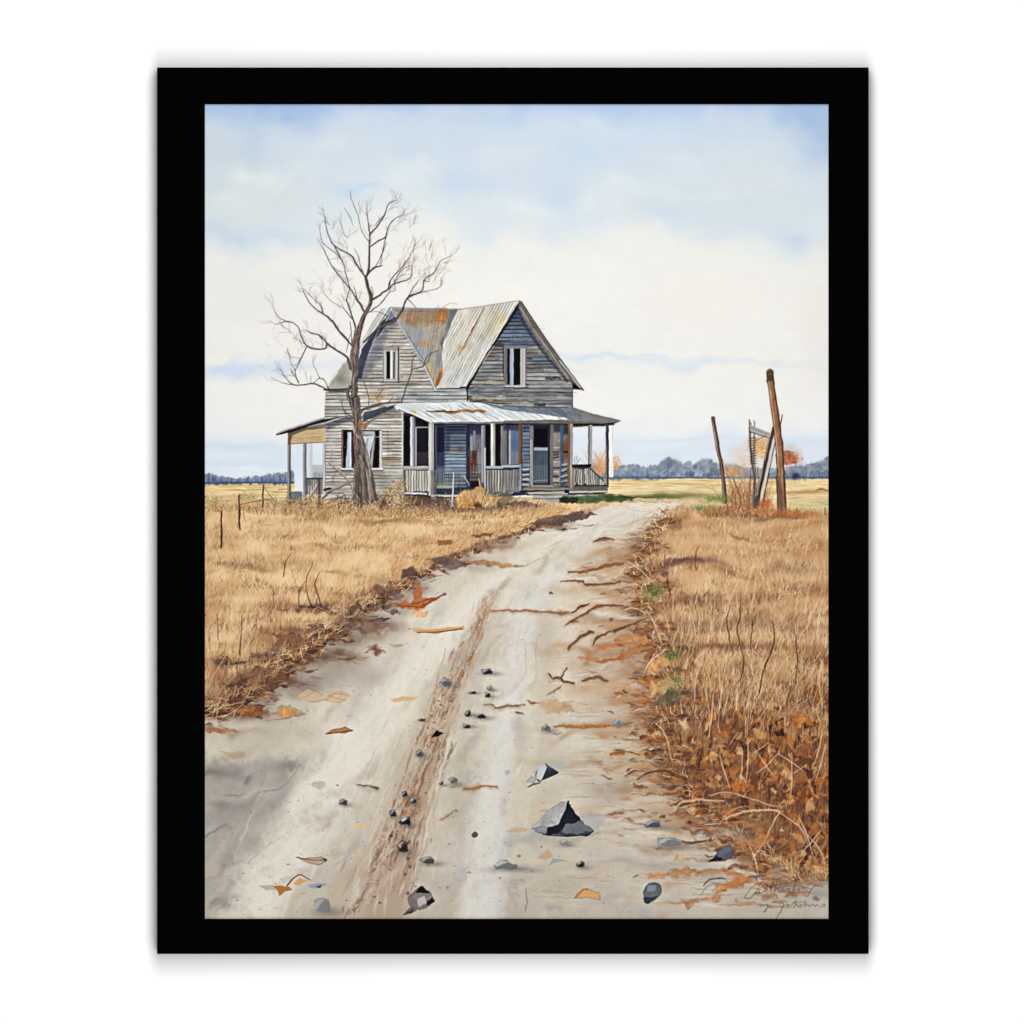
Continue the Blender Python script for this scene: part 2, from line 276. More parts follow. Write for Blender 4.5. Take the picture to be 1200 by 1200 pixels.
# soft grey stains
for b in [(395, 790, 34, 11, (140, 132, 124), .55), (372, 806, 40, 9, (150, 142, 132), .5), (430, 790, 30, 12, (170, 160, 150), .4), (345, 800, 26, 8, (150, 140, 130), .45), (300, 872, 30, 20, (180, 168, 154), .5), (355, 860, 22, 14, (178, 164, 150), .45), (430, 830, 18, 26, (184, 174, 162), .5),
          (608, 860, 9, 22, (166, 158, 148), .55), (588, 940, 5, 20, (160, 162, 164), .55), (720, 925, 26, 14, (150, 144, 140), .55), (700, 905, 50, 18, (178, 170, 158), .5), (640, 890, 40, 7, (180, 166, 130), .5), (620, 940, 40, 26, (202, 190, 168), .4),
          (640, 985, 40, 8, (158, 160, 162), .5), (690, 960, 30, 8, (176, 170, 160), .4), (780, 1012, 60, 9, (158, 156, 152), .65), (745, 1030, 40, 14, (196, 184, 168), .4), (660, 1030, 60, 30, (196, 186, 172), .4), (900, 1050, 60, 22, (168, 156, 142), .5), (755, 1066, 10, 12, (160, 166, 172), .6), (800, 1060, 40, 16, (186, 174, 160), .4), (640, 745, 18, 26, (188, 178, 160), .4), (565, 655, 50, 8, (180, 164, 142), .5), (545, 668, 50, 7, (150, 138, 126), .5), (610, 640, 40, 6, (190, 170, 146), .5), (620, 705, 26, 20, (206, 202, 194), .6), (690, 700, 40, 22, (206, 196, 178), .4), (560, 1010, 26, 40, (198, 192, 184), .4), (510, 960, 12, 30, (206, 190, 170), .4)]:
    blob(*b[:4], b[4], b[5], warp=9, nz=.35)
for i in range(150):      # brown wash spilling from the right verge
    t_ = rng.random(); y = 610+t_*390; xr = np.interp(y, [p[1] for p in RDR[:-1]], [p[0] for p in RDR[:-1]]); k = np.interp(y, [610, 700, 850, 1000], [.5, 1, 1.2, 1.2])
    blob(xr-abs(rng.normal())*34*k, y, rng.uniform(14, 34)*k, rng.uniform(2, 5)*k, [(176, 138, 102), (158, 118, 86), (190, 150, 112), (140, 104, 80), (170, 150, 130)][rng.integers(5)], rng.uniform(.25, .55), warp=9, nz=.5)
for i in range(70):       # grey brown wash under the left verge
    k_ = rng.integers(3, len(RDL)-1); f_ = rng.random(); x = RDL[k_][0]*(1-f_)+RDL[k_+1 if k_+1 < len(RDL) else k_][0]*f_; y = RDL[k_][1]*(1-f_)+RDL[k_+1 if k_+1 < len(RDL) else k_][1]*f_; k = np.interp(y, [620, 700, 830], [.5, 1, 1.6])
    blob(x+abs(rng.normal())*16*k, y+abs(rng.normal())*7*k, rng.uniform(10, 24)*k, rng.uniform(3, 6)*k, [(140, 128, 116), (156, 144, 130), (128, 112, 100), (164, 134, 106)][rng.integers(4)], rng.uniform(.25, .55), warp=8, nz=.5)
r_ = np.random.default_rng(621)
for i in range(230):      # mottled damp stains in the dirt
    y = 610+r_.random()*465; xl = np.interp(y, [610, 640, 700, 780, 840, 1077], [650, 560, 450, 340, 245, 240]); x = r_.uniform(xl, np.interp(y, [610, 1077], [770, 800])); k = np.interp(y, [610, 700, 1077], [.4, .8, 1.3])
    side = x > np.interp(y, [610, 700, 1077], [720, 640, 600]); an = -.1 if side else np.interp(y, [610, 700, 1077], [-.5, -.85, -1.0])
    blob(x, y, r_.uniform(8, 30)*k, r_.uniform(2, 7)*k, ([(190, 166, 136), (176, 150, 122), (204, 190, 168), (166, 156, 144)] if side else [(186, 176, 160), (172, 164, 152), (202, 192, 174), (196, 180, 156), (224, 218, 206)])[r_.integers(4)], r_.uniform(.18, .5), warp=11, nz=.8, ang=an, pw=1.4)
# long fine horizontal streaks across the right side of the track
for i in range(900):
    t = rng.random()**.8; y = 596+t*470; xr = np.interp(y, [p[1] for p in RDR], [p[0] for p in RDR]) if y < 1000 else 930
    xl = np.interp(y, [596, 640, 700, 800, 900, 1077], [690, 660, 650, 640, 625, 610])
    u = rng.random()**.6; x = xl+(xr-xl)*u+rng.normal()*5; l = rng.uniform(6, 34)*(0.6+t)
    warm = rng.random() < (.75 if u > .5 else .45)
    c = [(176, 132, 92), (150, 104, 70), (196, 158, 118), (132, 92, 68), (206, 176, 138)][rng.integers(5)] if warm else [(170, 162, 152), (226, 216, 198), (182, 176, 166), (218, 206, 186)][rng.integers(4)]
    sl_ = np.interp(y, [596, 680, 760, 1000], [-.28, -.14, -.05, .04])
    stroke([(x-l/2, y-sl_*l/2), (x, y+rng.normal()*.8), (x+l/2, y+sl_*l/2)], [.3, rng.uniform(.8, 3.2)*(.6+.5*t), .3], c, rng.uniform(.22, .6)*(.4+.65*u), rough=1.3, brk=.5, soft=.8)
# streaks running along the track
for i in range(300):
    t = rng.random(); y = 600+t*460; c0 = np.interp(y, [600, 640, 700, 800, 900, 1077], [735, 640, 575, 520, 470, 400]); sp = np.interp(y, [600, 700, 1077], [22, 75, 170])
    x = c0+rng.normal()*sp*.6; l = rng.uniform(10, 40)*(.6+t); dx = np.interp(y, [600, 640, 700, 800, 1077], [1.9, 1.3, .75, .5, .38])+(.0 if x < c0 else -.25)
    c = [(228, 221, 206), (222, 214, 198), (184, 174, 160), (192, 178, 158), (176, 166, 154)][rng.integers(5)]
    stroke([(x+dx*l*.5, y-l*.5), (x, y), (x-dx*l*.5, y+l*.5)], [.4, rng.uniform(1, 4)*(.4+t), .4], c, rng.uniform(.15, .4), rough=1.4, soft=1.2)
for pts, w in [(((520, 470), (480, 510), (430, 545), (380, 560)), [1, 3, 2, 1]), (((770, 290), (720, 310), (670, 335)), [.6, 2, .6]), (((680, 370), (620, 392), (560, 430)), [.5, 2, .8]), (((640, 740), (632, 820), (630, 900)), [.4, 1.6, .4]), (((580, 770), (586, 830), (580, 900)), [.4, 1.2, .4]), (((600, 640), (560, 700), (545, 800)), [.5, 1, .5])]:
    stroke(L2(*pts), w, (176, 158, 136), .55, rough=1)

# pale wheel tracks over the stains, greyer shoulder between track and bank
for pts, w, c, a in [([(500, 690), (440, 745), (370, 800), (320, 850)], [18, 34, 44, 40], (160, 148, 134), .30), ([(585, 720), (560, 790), (545, 870), (535, 960)], [6, 12, 16, 24], (168, 156, 142), .35), ([(640, 720), (640, 820), (640, 900), (650, 980)], [16, 26, 30, 40], (176, 160, 142), .3),
                     ([(700, 612), (640, 640), (588, 676), (540, 722), (480, 790), (420, 866), (360, 950), (300, 1050)], [6, 9, 14, 20, 28, 38, 46, 56], (228, 221, 206), .6), ([(715, 616), (670, 655), (630, 695), (606, 750), (592, 830), (580, 920), (566, 1020), (556, 1077)], [6, 10, 15, 18, 20, 24, 30, 34], (220, 215, 206), .55)]:
    stroke(pts, w, c, a, soft=8, rough=4, brk=.35)
# =============== GRASS ===============
GRL = pid('painted_grass', 'golden dry grass left of the track'); GRR = pid('painted_grass', 'rust and golden dry grass right of the track')
left = [(225, 588), (300, 586), (350, 594), (420, 597), (480, 597), (540, 596), (600, 592), (640, 590), (662, 592), (690, 598)]+RDL[2:]+[(225, 843)]
right = [(800, 592), (830, 596), (870, 600), (930, 600), (990, 604), (990, 1022)]+RDR[::-1][:]
def grassbase(pts, idn, c1, c2, big):
    p = np.asarray(pts); sl = box(p[:, 0].min(), p[:, 1].min(), p[:, 0].max(), p[:, 1].max(), 6)
    x = gx[sl]+DX[sl]*2+DXL[sl]*big; y = gy[sl]+DY[sl]*2+DYL[sl]*big*.5
    cov = 1-sstep(-1.5, 1.5, sdf(pts, x, y)); n = np.clip(.5+.35*F1[sl]+.3*F2[sl]+.2*FH[sl], 0, 1)[..., None]
    apply(sl, cov, C(c1)*n+C(c2)*(1-n)); ids[sl][cov > .5] = idn
grassbase(left, GRL, (226, 191, 142), (204, 160, 112), 3.5)
def shade(lst, x, y):
    g = np.zeros(len(x))
    for cx, cy, rx, ry, a in lst: g = np.maximum(g, a*np.exp(-(((x-cx)/rx)**2+((y-cy)/ry)**2)))
    return g
# dark litter under the grass edge, left
el = crom(RDL[1:], 14)
def edge_litter(el, n, inward, cols, wmax, idn, seed, sc):
    r = np.random.default_rng(seed)
    for i in range(n):
        k = r.integers(0, len(el)); x, y = el[k]; d = abs(r.normal())*inward*sc(y)
        x += r.normal()*4*sc(y); y += d*r.choice([-.55, 1.0])*.6
        l = r.uniform(3, 15)*sc(y); an = r.normal()*.35-.15
        c = np.array(cols[r.integers(len(cols))])
        stroke([(x-l/2*math.cos(an), y-l/2*math.sin(an)), (x, y+r.normal()*1.0), (x+l/2*math.cos(an), y+l/2*math.sin(an))], [.3, r.uniform(.8, wmax)*sc(y), .3], c, r.uniform(.35, .8), rough=1.6, brk=.4, id=idn)
sc1 = lambda y: np.interp(y, [600, 680, 760, 840], [.55, .85, 1.2, 1.5])
for k in range(0, len(el), 4):
    x, y = el[k]; s = sc1(y)
    blob(x+rng.normal()*3, y+rng.uniform(-2, 5)*s, rng.uniform(6, 14)*s, rng.uniform(2.5, 4.5)*s, [(110, 82, 66), (92, 68, 60), (140, 98, 66), (120, 104, 94)][rng.integers(4)], rng.uniform(.3, .75), warp=7, nz=.6)
edge_litter(el, 520, 7, [(92, 62, 48), (128, 84, 56), (70, 48, 44), (170, 112, 66), (150, 120, 92), (196, 150, 100), (112, 92, 84)], 2.6, None, 21, sc1)
lsh = [(300, 663, 22, 3.5, .6), (262, 660, 20, 4, .4), (290, 655, 30, 3, .3), (380, 640, 16, 3, .3), (420, 643, 10, 2.5, .4), (350, 692, 30, 3, .25), (395, 712, 60, 4, .55), (320, 710, 20, 10, .4), (258, 700, 20, 14, .3), (330, 745, 40, 8, .55), (345, 760, 40, 7, .6), (290, 778, 30, 6, .7), (300, 800, 40, 12, .8), (260, 795, 30, 20, .5), (260, 830, 30, 10, .7), (430, 702, 30, 8, .5), (460, 612, 40, 3, .45), (440, 614, 14, 3, .6), (520, 612, 20, 3, .4), (545, 628, 20, 4, .4), (480, 650, 30, 5, .35), (250, 640, 20, 12, .15), (360, 612, 20, 3, .3)]
def mound(x, y, per, amp):
    p = (y+7*at(F1, x, y)+3*at(F2, x, y))/per+.4*at(F1, x*.5+300, y); f = p-np.floor(p)
    return amp*(np.clip(1.5+at(F1, y*.6+300, x*.7+250), .4, 2)*(.42-f)-np.where(f > .8, .25, 0))
def grass_left(n, amul, seed, lmul, w=1):
    r = np.random.default_rng(seed)
    x = r.uniform(236, 690, n*2); y = r.uniform(588, 838, n*2); ok = inside(left, x, y); x, y = x[ok][:n], y[ok][:n]; m_ = len(x)
    d = (y-588)/250; L = (6+22*d**1.1)*r.uniform(.5, 1.25, m_)*lmul
    lean = .32*at(F1, x, y)+.22+np.interp(x, [240, 400, 640], [-.12, .05, .35]); ang = lean+r.normal(size=m_)*(.16+.1*d)
    g = shade(lsh, x, y)
    t = np.clip(.6+.16*at(F2, x, y)+.2*at(FH, x, y)+r.normal(size=m_)*.14-g*.62+mound(x, y, 15+.1*(y-588), .16), 0, 1)
    col = pal([(88, 58, 46), (146, 98, 66), (190, 140, 92), (214, 172, 122), (228, 193, 146), (242, 217, 178)], t)
    blades(x, y, L, ang, r.normal(size=m_)*.35, col, np.full(m_, amul)*r.uniform(.5, 1.2, m_), id=None, tip=.35, w=w)
for g_ in lsh: blob(g_[0], g_[1], g_[2], g_[3], (120, 82, 56), g_[4]*.6, warp=6, nz=.5)
grass_left(9000, .22, 30, 1.1, 2); grass_left(9000, .36, 31, 1.0); grass_left(6000, .4, 32, .75)
# right-hand grass
grassbase(right, GRR, (210, 170, 124), (188, 144, 100), 3.5)
def darkgrad(y): return np.interp(y, [600, 760, 830, 900, 1020], [0, .02, .14, .26, .28])
sl = box(735, 592, 971, 1045, 0)
mk = (ids[sl] == GRR); dg = darkgrad(gy[sl])*mk
img[sl] += (C((168, 108, 62))-img[sl])*np.clip(dg*2.2, 0, .85)[..., None]
rsh = [(800, 664, 26, 4, .8), (775, 668, 14, 4, .7), (850, 672, 18, 3, .4), (912, 668, 30, 8, .25), (815, 700, 34, 3, .6), (892, 702, 16, 5, .55), (800, 710, 30, 4, .4), (840, 732, 80, 6, .45), (930, 742, 40, 6, .4), (850, 760, 50, 4, .65), (790, 756, 20, 8, .4), (810, 783, 16, 10, .7), (920, 780, 60, 6, .4), (842, 830, 22, 12, .85), (890, 815, 40, 10, .6), (940, 830, 30, 14, .6), (800, 830, 14, 14, .8), (860, 605, 26, 3, .6), (920, 603, 40, 4, .4), (785, 615, 8, 6, .8), (765, 635, 10, 6, .7), (872, 630, 8, 2, .7), (760, 720, 12, 14, .45), (790, 690, 8, 6, .7), (850, 860, 60, 20, .5), (900, 900, 60, 20, .6), (850, 930, 40, 16, .6), (930, 950, 50, 30, .55), (870, 880, 20, 8, .8), (890, 1000, 40, 10, .6)]
for g_ in rsh: blob(g_[0], g_[1], g_[2], g_[3], (104, 68, 50), g_[4]*.6, warp=7, nz=.5)
blob(805, 663, 24, 3, (98, 72, 84), .6, warp=4); blob(830, 728, 70, 7, (150, 122, 108), .55, warp=6)
er = crom(RDR[1:], 12)
sc2 = lambda y: np.interp(y, [600, 700, 850, 1030], [.55, .9, 1.3, 1.6])
for k in range(0, len(er), 3):
    x, y = er[k]; s = sc2(y)
    blob(x-rng.uniform(-4, 9)*s, y+rng.normal()*3, rng.uniform(8, 20)*s, rng.uniform(2, 5)*s, [(146, 98, 62), (108, 72, 54), (170, 112, 64), (128, 92, 70)][rng.integers(4)], rng.uniform(.25, .6), warp=8, nz=.7)
r_ = np.random.default_rng(77)
for i in range(760):
    k = r_.integers(0, len(er)); x, y = er[k]; s = sc2(y); x += r_.normal()*11*s-3*s; y += r_.normal()*5
    l = r_.uniform(3, 20)*s; an = r_.normal()*.35+np.interp(y, [600, 700, 900], [-.25, -.15, .05])
    c = [(96, 60, 42), (132, 82, 50), (168, 108, 58), (190, 140, 84), (76, 48, 40), (206, 168, 122), (150, 70, 36), (120, 96, 76)][r_.integers(8)]
    stroke([(x-l/2*math.cos(an), y-l/2*math.sin(an)), (x, y+r_.normal()*1.4), (x+l/2*math.cos(an), y+l/2*math.sin(an))], [.3, r_.uniform(.7, 2.8)*s, .3], c, r_.uniform(.3, .75), rough=1.8, brk=.4)
def grass_right(n, amul, seed, lmul, y0=598, y1=1030, w=1):
    r = np.random.default_rng(seed)
    x = r.uniform(738, 975, n*2); y = r.uniform(y0, y1, n*2); ok = inside(right, x, y); x, y = x[ok][:n], y[ok][:n]; m_ = len(x)
    d = (y-598)/430; L = (7+34*np.minimum(d, .55)/.55)*r.uniform(.5, 1.25, m_)*lmul
    ang = .12+.18*at(F1, x, y)+r.normal(size=m_)*(.1+.22*d)+np.interp(x, [745, 800, 971], [-.25, 0, .12])
    g = shade(rsh, x, y)
    t = np.clip(.62+.14*at(F2, x, y)+.18*at(FH, x, y)+r.normal(size=m_)*(.1+.16*np.clip(d*1.4-.4, 0, 1))-g*.6-darkgrad(y)*.75+mound(x, y, 22+.1*(y-598), .17), 0, 1)
    col = pal([(78, 48, 38), (126, 82, 54), (172, 122, 80), (200, 154, 108), (215, 176, 130), (232, 203, 164)], t)
    blades(x, y, L, ang, r.normal(size=m_)*.4, col, np.full(m_, amul)*r.uniform(.5, 1.2, m_), tip=.35, w=w)
grass_right(9000, .22, 40, 1.1, w=2); grass_right(9000, .36, 41, 1.0); grass_right(5000, .4, 42, .7)
# rust leaf litter, lower right
r_ = np.random.default_rng(5)
for i in range(150):
    x = r_.uniform(770, 975); y = r_.uniform(790, 1035)
    if not inside(right, [x], [y])[0]: continue
    blob(x, y, r_.uniform(5, 18), r_.uniform(4, 10), [(112, 66, 42), (140, 86, 50), (92, 54, 40), (168, 104, 58), (124, 78, 54)][r_.integers(5)], r_.uniform(.3, .7)*np.interp(y, [790, 880], [.25, 1]), warp=8, nz=.6, pw=1.5)
LC = [(186, 118, 58), (206, 146, 86), (168, 98, 50), (196, 132, 72), (216, 166, 110), (150, 86, 48), (178, 112, 64), (204, 154, 104), (120, 70, 44), (88, 50, 36), (62, 36, 30), (196, 110, 44), (228, 184, 128), (54, 32, 30), (210, 120, 50)]
for i in range(1150):
    x = r_.uniform(745, 975); y = r_.uniform(770, 1040)
    if not inside(right, [x+r_.normal()*7+4], [y])[0] or r_.random() > np.interp(y, [760, 810, 855], [.12, .6, 1]): continue
    s = r_.uniform(2.4, 8.5)*(.5 if i > 520 else 1); an = r_.normal()*.6+(.3 if r_.random() < .4 else 1.5)
    c = LC[r_.integers(len(LC))]
    q = [(x+s*1.4*math.cos(an)*a_-s*.75*math.sin(an)*b_, y+s*1.4*math.sin(an)*a_+s*.75*math.cos(an)*b_) for a_, b_ in ((-1, 0), (-.3, .8), (.5, .7), (1, .1), (.3, -.8), (-.5, -.6))]
    poly(q, c, r_.uniform(.55, .95), rough=2.2, soft=.8, edge=.14, brk=.35)
for i in range(330):
    x = r_.uniform(785, 971); y = r_.uniform(790, 1015)
    if not inside(right, [x], [y])[0]: continue
    h = r_.uniform(4, 11); poly([(x, y+h*.3), (x+r_.uniform(1, 3.2), y-h*.4), (x+r_.uniform(-1, 2), y-h), (x-r_.uniform(1, 3), y-h*.3)], [(84, 46, 34), (66, 40, 36), (104, 60, 40)][r_.integers(3)], r_.uniform(.45, .8), rough=1.8, soft=.9)
grass_right(420, .45, 43, .8, 800, 1030)

# uneven clumps: dark base with a fan of lighter blades
r_ = np.random.default_rng(404)
for side, pts_, n_ in (('l', left, 120), ('r', right, 130)):
    cl = []
    while len(cl) < n_:
        x = r_.uniform(238, 690) if side == 'l' else r_.uniform(750, 972); y = r_.uniform(592, 835) if side == 'l' else 602+r_.random()**1.3*235
        if inside(pts_, [x], [y])[0]: cl.append((y, x))
    for y, x in sorted(cl):
        d = (y-590)/250; k = .45+.95*min(d, 1.1); dk = r_.random()
        blob(x, y+1, r_.uniform(6, 20)*k, r_.uniform(1.4, 3.6)*k, [(124, 84, 58), (146, 104, 72), (96, 66, 52), (160, 120, 86)][r_.integers(4)], r_.uniform(.1, .42), warp=6, nz=.8)
        m_ = int(16+26*k); bx = x+r_.normal(size=m_)*9*k; by = y+r_.normal(size=m_)*1.2*k
        pl = [(236, 206, 160), (226, 190, 140), (212, 170, 118), (196, 148, 98), (150, 104, 70)] if side == 'l' else [(232, 204, 164), (220, 184, 138), (206, 164, 118), (186, 140, 98), (140, 96, 66)]
        c = np.array(pl, np.float32)[r_.choice(5, m_, p=[.22, .3, .24, .14, .1])]/255
        blades(bx, by, r_.uniform(6, 19, m_)*k, (bx-x)/(46*k)+(.22 if side == 'l' else .06)+r_.normal(size=m_)*.12, r_.normal(size=m_)*.3, c, r_.uniform(.2, .6, m_), tip=.3)
        if dk < .25:
            m_ = int(8+10*k); bx = x+r_.normal(size=m_)*6*k; blades(bx, y+r_.normal(size=m_)*1.5, r_.uniform(3, 7, m_)*k, r_.normal(size=m_)*.3+.1, r_.normal(size=m_)*.3, np.tile(C([(104, 66, 46), (84, 56, 46), (128, 80, 52)][r_.integers(3)]), (m_, 1)), r_.uniform(.3, .7, m_), tip=.2)
def soften(idl, amt, n=2):      # wet brush over the grass
    mk = np.isin(ids, idl); jj = np.where(mk.any(1))[0]; sl = (slice(jj[0], jj[-1]+1), slice(0, NX)); im = img[sl]; b_ = im
    for q_ in range(n):
        p_ = np.pad(b_, ((1, 1), (1, 1), (0, 0)), 'edge')
        b_ = (p_[:-2, 1:-1]+p_[2:, 1:-1]+2*p_[1:-1, 1:-1])/4; p_ = np.pad(b_, ((0, 0), (1, 1), (0, 0)), 'edge'); b_ = (p_[:, :-2]+p_[:, 2:]+2*b_)/4
    a_ = (mk[sl]*amt*np.clip((850-gy[sl])/70, 0, 1))[..., None]; img[sl] = im*(1-a_)+b_*a_
soften([GRL, GRR], .75, 2)
r_ = np.random.default_rng(405)
n_ = 2600; x = r_.uniform(238, 972, n_); y = 592+r_.random(n_)**1.15*270; ok = (inside(left, x, y) | inside(right, x, y)) & (r_.random(n_) < np.clip(.55+.5*at(F2, x, y), .1, 1)); x, y = x[ok], y[ok]; m_ = len(x); k = .4+1.0*np.clip((y-590)/240, 0, 1.1)
c = pal([(120, 80, 56), (170, 122, 80), (222, 186, 138), (238, 212, 170), (244, 222, 184)], np.clip(.62+.3*at(FH, x, y)+r_.normal(size=m_)*.24, 0, 1))
blades(x, y, r_.uniform(6, 20, m_)*k, .12+.2*at(F1, x, y)+r_.normal(size=m_)*.14, r_.normal(size=m_)*.3, c, r_.uniform(.25, .6, m_), tip=.3)
for i in range(90):      # reddish upright streaks, near left
    x = r_.uniform(240, 345); y = r_.uniform(735, 825)
    if inside(left, [x], [y])[0]: stroke([(x, y), (x+r_.normal()*1.5, y-r_.uniform(8, 18)), (x+r_.normal()*3, y-r_.uniform(18, 34))], [1.2, .8, .3], [(150, 92, 62), (176, 120, 80), (128, 78, 56), (196, 140, 96)][r_.integers(4)], r_.uniform(.3, .6), rough=.5)
sl = box(240, 588, 971, 1045, 0); lum = img[sl].mean(-1); hz = np.clip((lum-.42)*4, 0, 1)*np.clip(.75+.5*F2[sl]+.3*FH[sl], .2, 1.3); a_ = ((ids[sl] == GRL)*hz*.36)[..., None]; img[sl] += (C((236, 208, 168))-img[sl])*a_; a_ = ((ids[sl] == GRR)*hz*.3*np.clip((820-gy[sl])/60, 0, 1))[..., None]; img[sl] += (C((222, 188, 148))-img[sl])*a_
r_ = np.random.default_rng(512)
for b in [(715, 650, 40, 7), (725, 672, 36, 9), (735, 700, 40, 10), (715, 728, 50, 9), (735, 750, 44, 10), (720, 775, 54, 9), (742, 795, 34, 9), (700, 805, 50, 6), (735, 822, 44, 9), (745, 845, 40, 8), (715, 860, 40, 6), (745, 880, 34, 9), (752, 905, 30, 8), (765, 930, 34, 7), (790, 950, 36, 8), (820, 970, 36, 8), (860, 995, 40, 7), (700, 690, 50, 6), (690, 760, 46, 6)]:
    blob(*b, [(182, 142, 104), (166, 124, 88), (190, 154, 116), (174, 134, 100)][r_.integers(4)], r_.uniform(.4, .65), warp=9, nz=.6)
r_ = np.random.default_rng(640)
for side, lst in (('l', lsh+[(270, 625, 20, 3, .3), (330, 630, 26, 3, .35), (400, 628, 24, 3, .3), (450, 632, 20, 3, .3), (500, 628, 20, 3, .35), (560, 614, 20, 2.5, .35), (300, 685, 30, 4, .35), (260, 735, 16, 6, .4), (300, 728, 20, 5, .4)]), ('r', rsh+[(860, 645, 40, 4, .35), (930, 640, 30, 4, .35), (780, 650, 16, 4, .4), (930, 690, 30, 6, .4), (870, 715, 30, 5, .35), (820, 745, 30, 6, .5), (900, 762, 40, 6, .5), (950, 775, 20, 8, .5), (860, 785, 30, 8, .55), (800, 800, 20, 8, .6), (910, 800, 30, 8, .5), (940, 660, 20, 6, .35)])):
    for cx, cy, rx, ry, a in lst:
        if side == 'r' and cy > 850: continue
        k = .5+.9*np.clip((cy-590)/240, 0, 1.1); n_ = int(rx*2.6)
        x = cx+r_.normal(size=n_)*rx*.6; y = cy+2+r_.normal(size=n_)*ry*.7+2*np.sin(x/7); ok = inside(left if side == 'l' else right, x, y); x, y = x[ok], y[ok]; n_ = len(x)
        blob(cx, cy+1, rx*.9, ry*.9, (136, 96, 68), a*.45, warp=8, nz=1.0)
        c = np.array([(104, 68, 50), (136, 92, 62), (160, 112, 76), (84, 56, 48), (176, 128, 88)], np.float32)[r_.integers(0, 5, n_)]/255
        blades(x, y, r_.uniform(3, 10, n_)*k, .1+r_.normal(size=n_)*.2, r_.normal(size=n_)*.3, c, r_.uniform(.25, .7, n_)*(.5+a*.7), tip=.15, w=2 if k > .8 else 1)
        n_ = int(rx*1.6); x = cx+r_.normal(size=n_)*rx*.7; y = cy+4*k+r_.normal(size=n_)*ry*.5; ok = inside(left if side == 'l' else right, x, y); x, y = x[ok], y[ok]; n_ = len(x)
        blades(x, y, r_.uniform(4, 9, n_)*k, .15+r_.normal(size=n_)*.25, r_.normal(size=n_)*.3, np.tile(C((238, 210, 168)), (n_, 1)), r_.uniform(.2, .6, n_), tip=.4)
for cx, cy, rx, ry, c, a in [(812, 664, 36, 3.5, (92, 66, 70), .6), (780, 668, 18, 4, (96, 66, 56), .5), (862, 671, 24, 4, (140, 98, 70), .45), (915, 672, 30, 7, (150, 116, 88), .4), (818, 702, 42, 4, (116, 78, 58), .5), (893, 703, 20, 5, (128, 94, 70), .5), (845, 731, 95, 7, (150, 122, 104), .55), (930, 736, 50, 6, (140, 104, 80), .45), (850, 760, 60, 5, (116, 76, 54), .5), (930, 768, 40, 6, (128, 86, 60), .45), (790, 752, 18, 8, (110, 74, 54), .45), (872, 629, 12, 2, (150, 92, 60), .7), (905, 628, 16, 2, (160, 108, 72), .5), (948, 650, 24, 8, (176, 122, 76), .4), (955, 690, 18, 8, (150, 104, 76), .4), (830, 616, 40, 3, (176, 124, 80), .4), (930, 616, 40, 5, (172, 118, 74), .45)]:
    blob(cx, cy, rx, ry, c, a, warp=9, nz=.5, pw=1.3)
for cx, cy, rx, ry in [(825, 642, 60, 9), (850, 684, 70, 8), (840, 716, 80, 6), (900, 655, 50, 6), (870, 745, 60, 5), (920, 715, 40, 5), (820, 606, 40, 3), (900, 778, 30, 8)]: blob(cx, cy, rx, ry, (224, 188, 146), .38, warp=10, nz=.4, pw=1.4)
for cx, cy, rx, ry, c, a in [(300, 664, 26, 3.5, (150, 112, 80), .5), (262, 660, 20, 4, (140, 104, 74), .4), (330, 648, 24, 2.5, (176, 134, 94), .4), (390, 642, 20, 3, (170, 126, 88), .4), (270, 690, 26, 10, (196, 144, 98), .35), (325, 712, 18, 10, (160, 104, 72), .4), (460, 612, 50, 3, (150, 104, 68), .4), (250, 715, 14, 14, (180, 126, 84), .4), (310, 750, 30, 10, (150, 100, 66), .4), (256, 790, 14, 14, (150, 98, 66), .45), (500, 632, 26, 3, (176, 130, 88), .35)]:
    blob(cx, cy, rx, ry, c, a, warp=9, nz=.5, pw=1.3)
for cx, cy, rx, ry in [(290, 640, 50, 6), (350, 672, 50, 8), (420, 656, 50, 6), (290, 702, 40, 6), (480, 624, 50, 4), (380, 620, 60, 5), (270, 740, 24, 8)]: blob(cx, cy, rx, ry, (236, 206, 160), .38, warp=10, nz=.4, pw=1.4)
r_ = np.random.default_rng(655)
n_ = 1500; x = r_.uniform(238, 972, n_); y = 596+r_.random(n_)**1.1*230; ok = inside(left, x, y) | inside(right, x, y); x, y = x[ok], y[ok]; m_ = len(x); k = .45+1.0*np.clip((y-590)/240, 0, 1.1)
blades(x, y, r_.uniform(8, 24, m_)*k, .1+.2*at(F1, x, y)+r_.normal(size=m_)*.12, r_.normal(size=m_)*.25, pal([(150, 104, 70), (216, 176, 128), (240, 214, 176)], np.clip(.6+r_.normal(size=m_)*.3, 0, 1)), r_.uniform(.15, .45, m_), tip=.3, w=2)
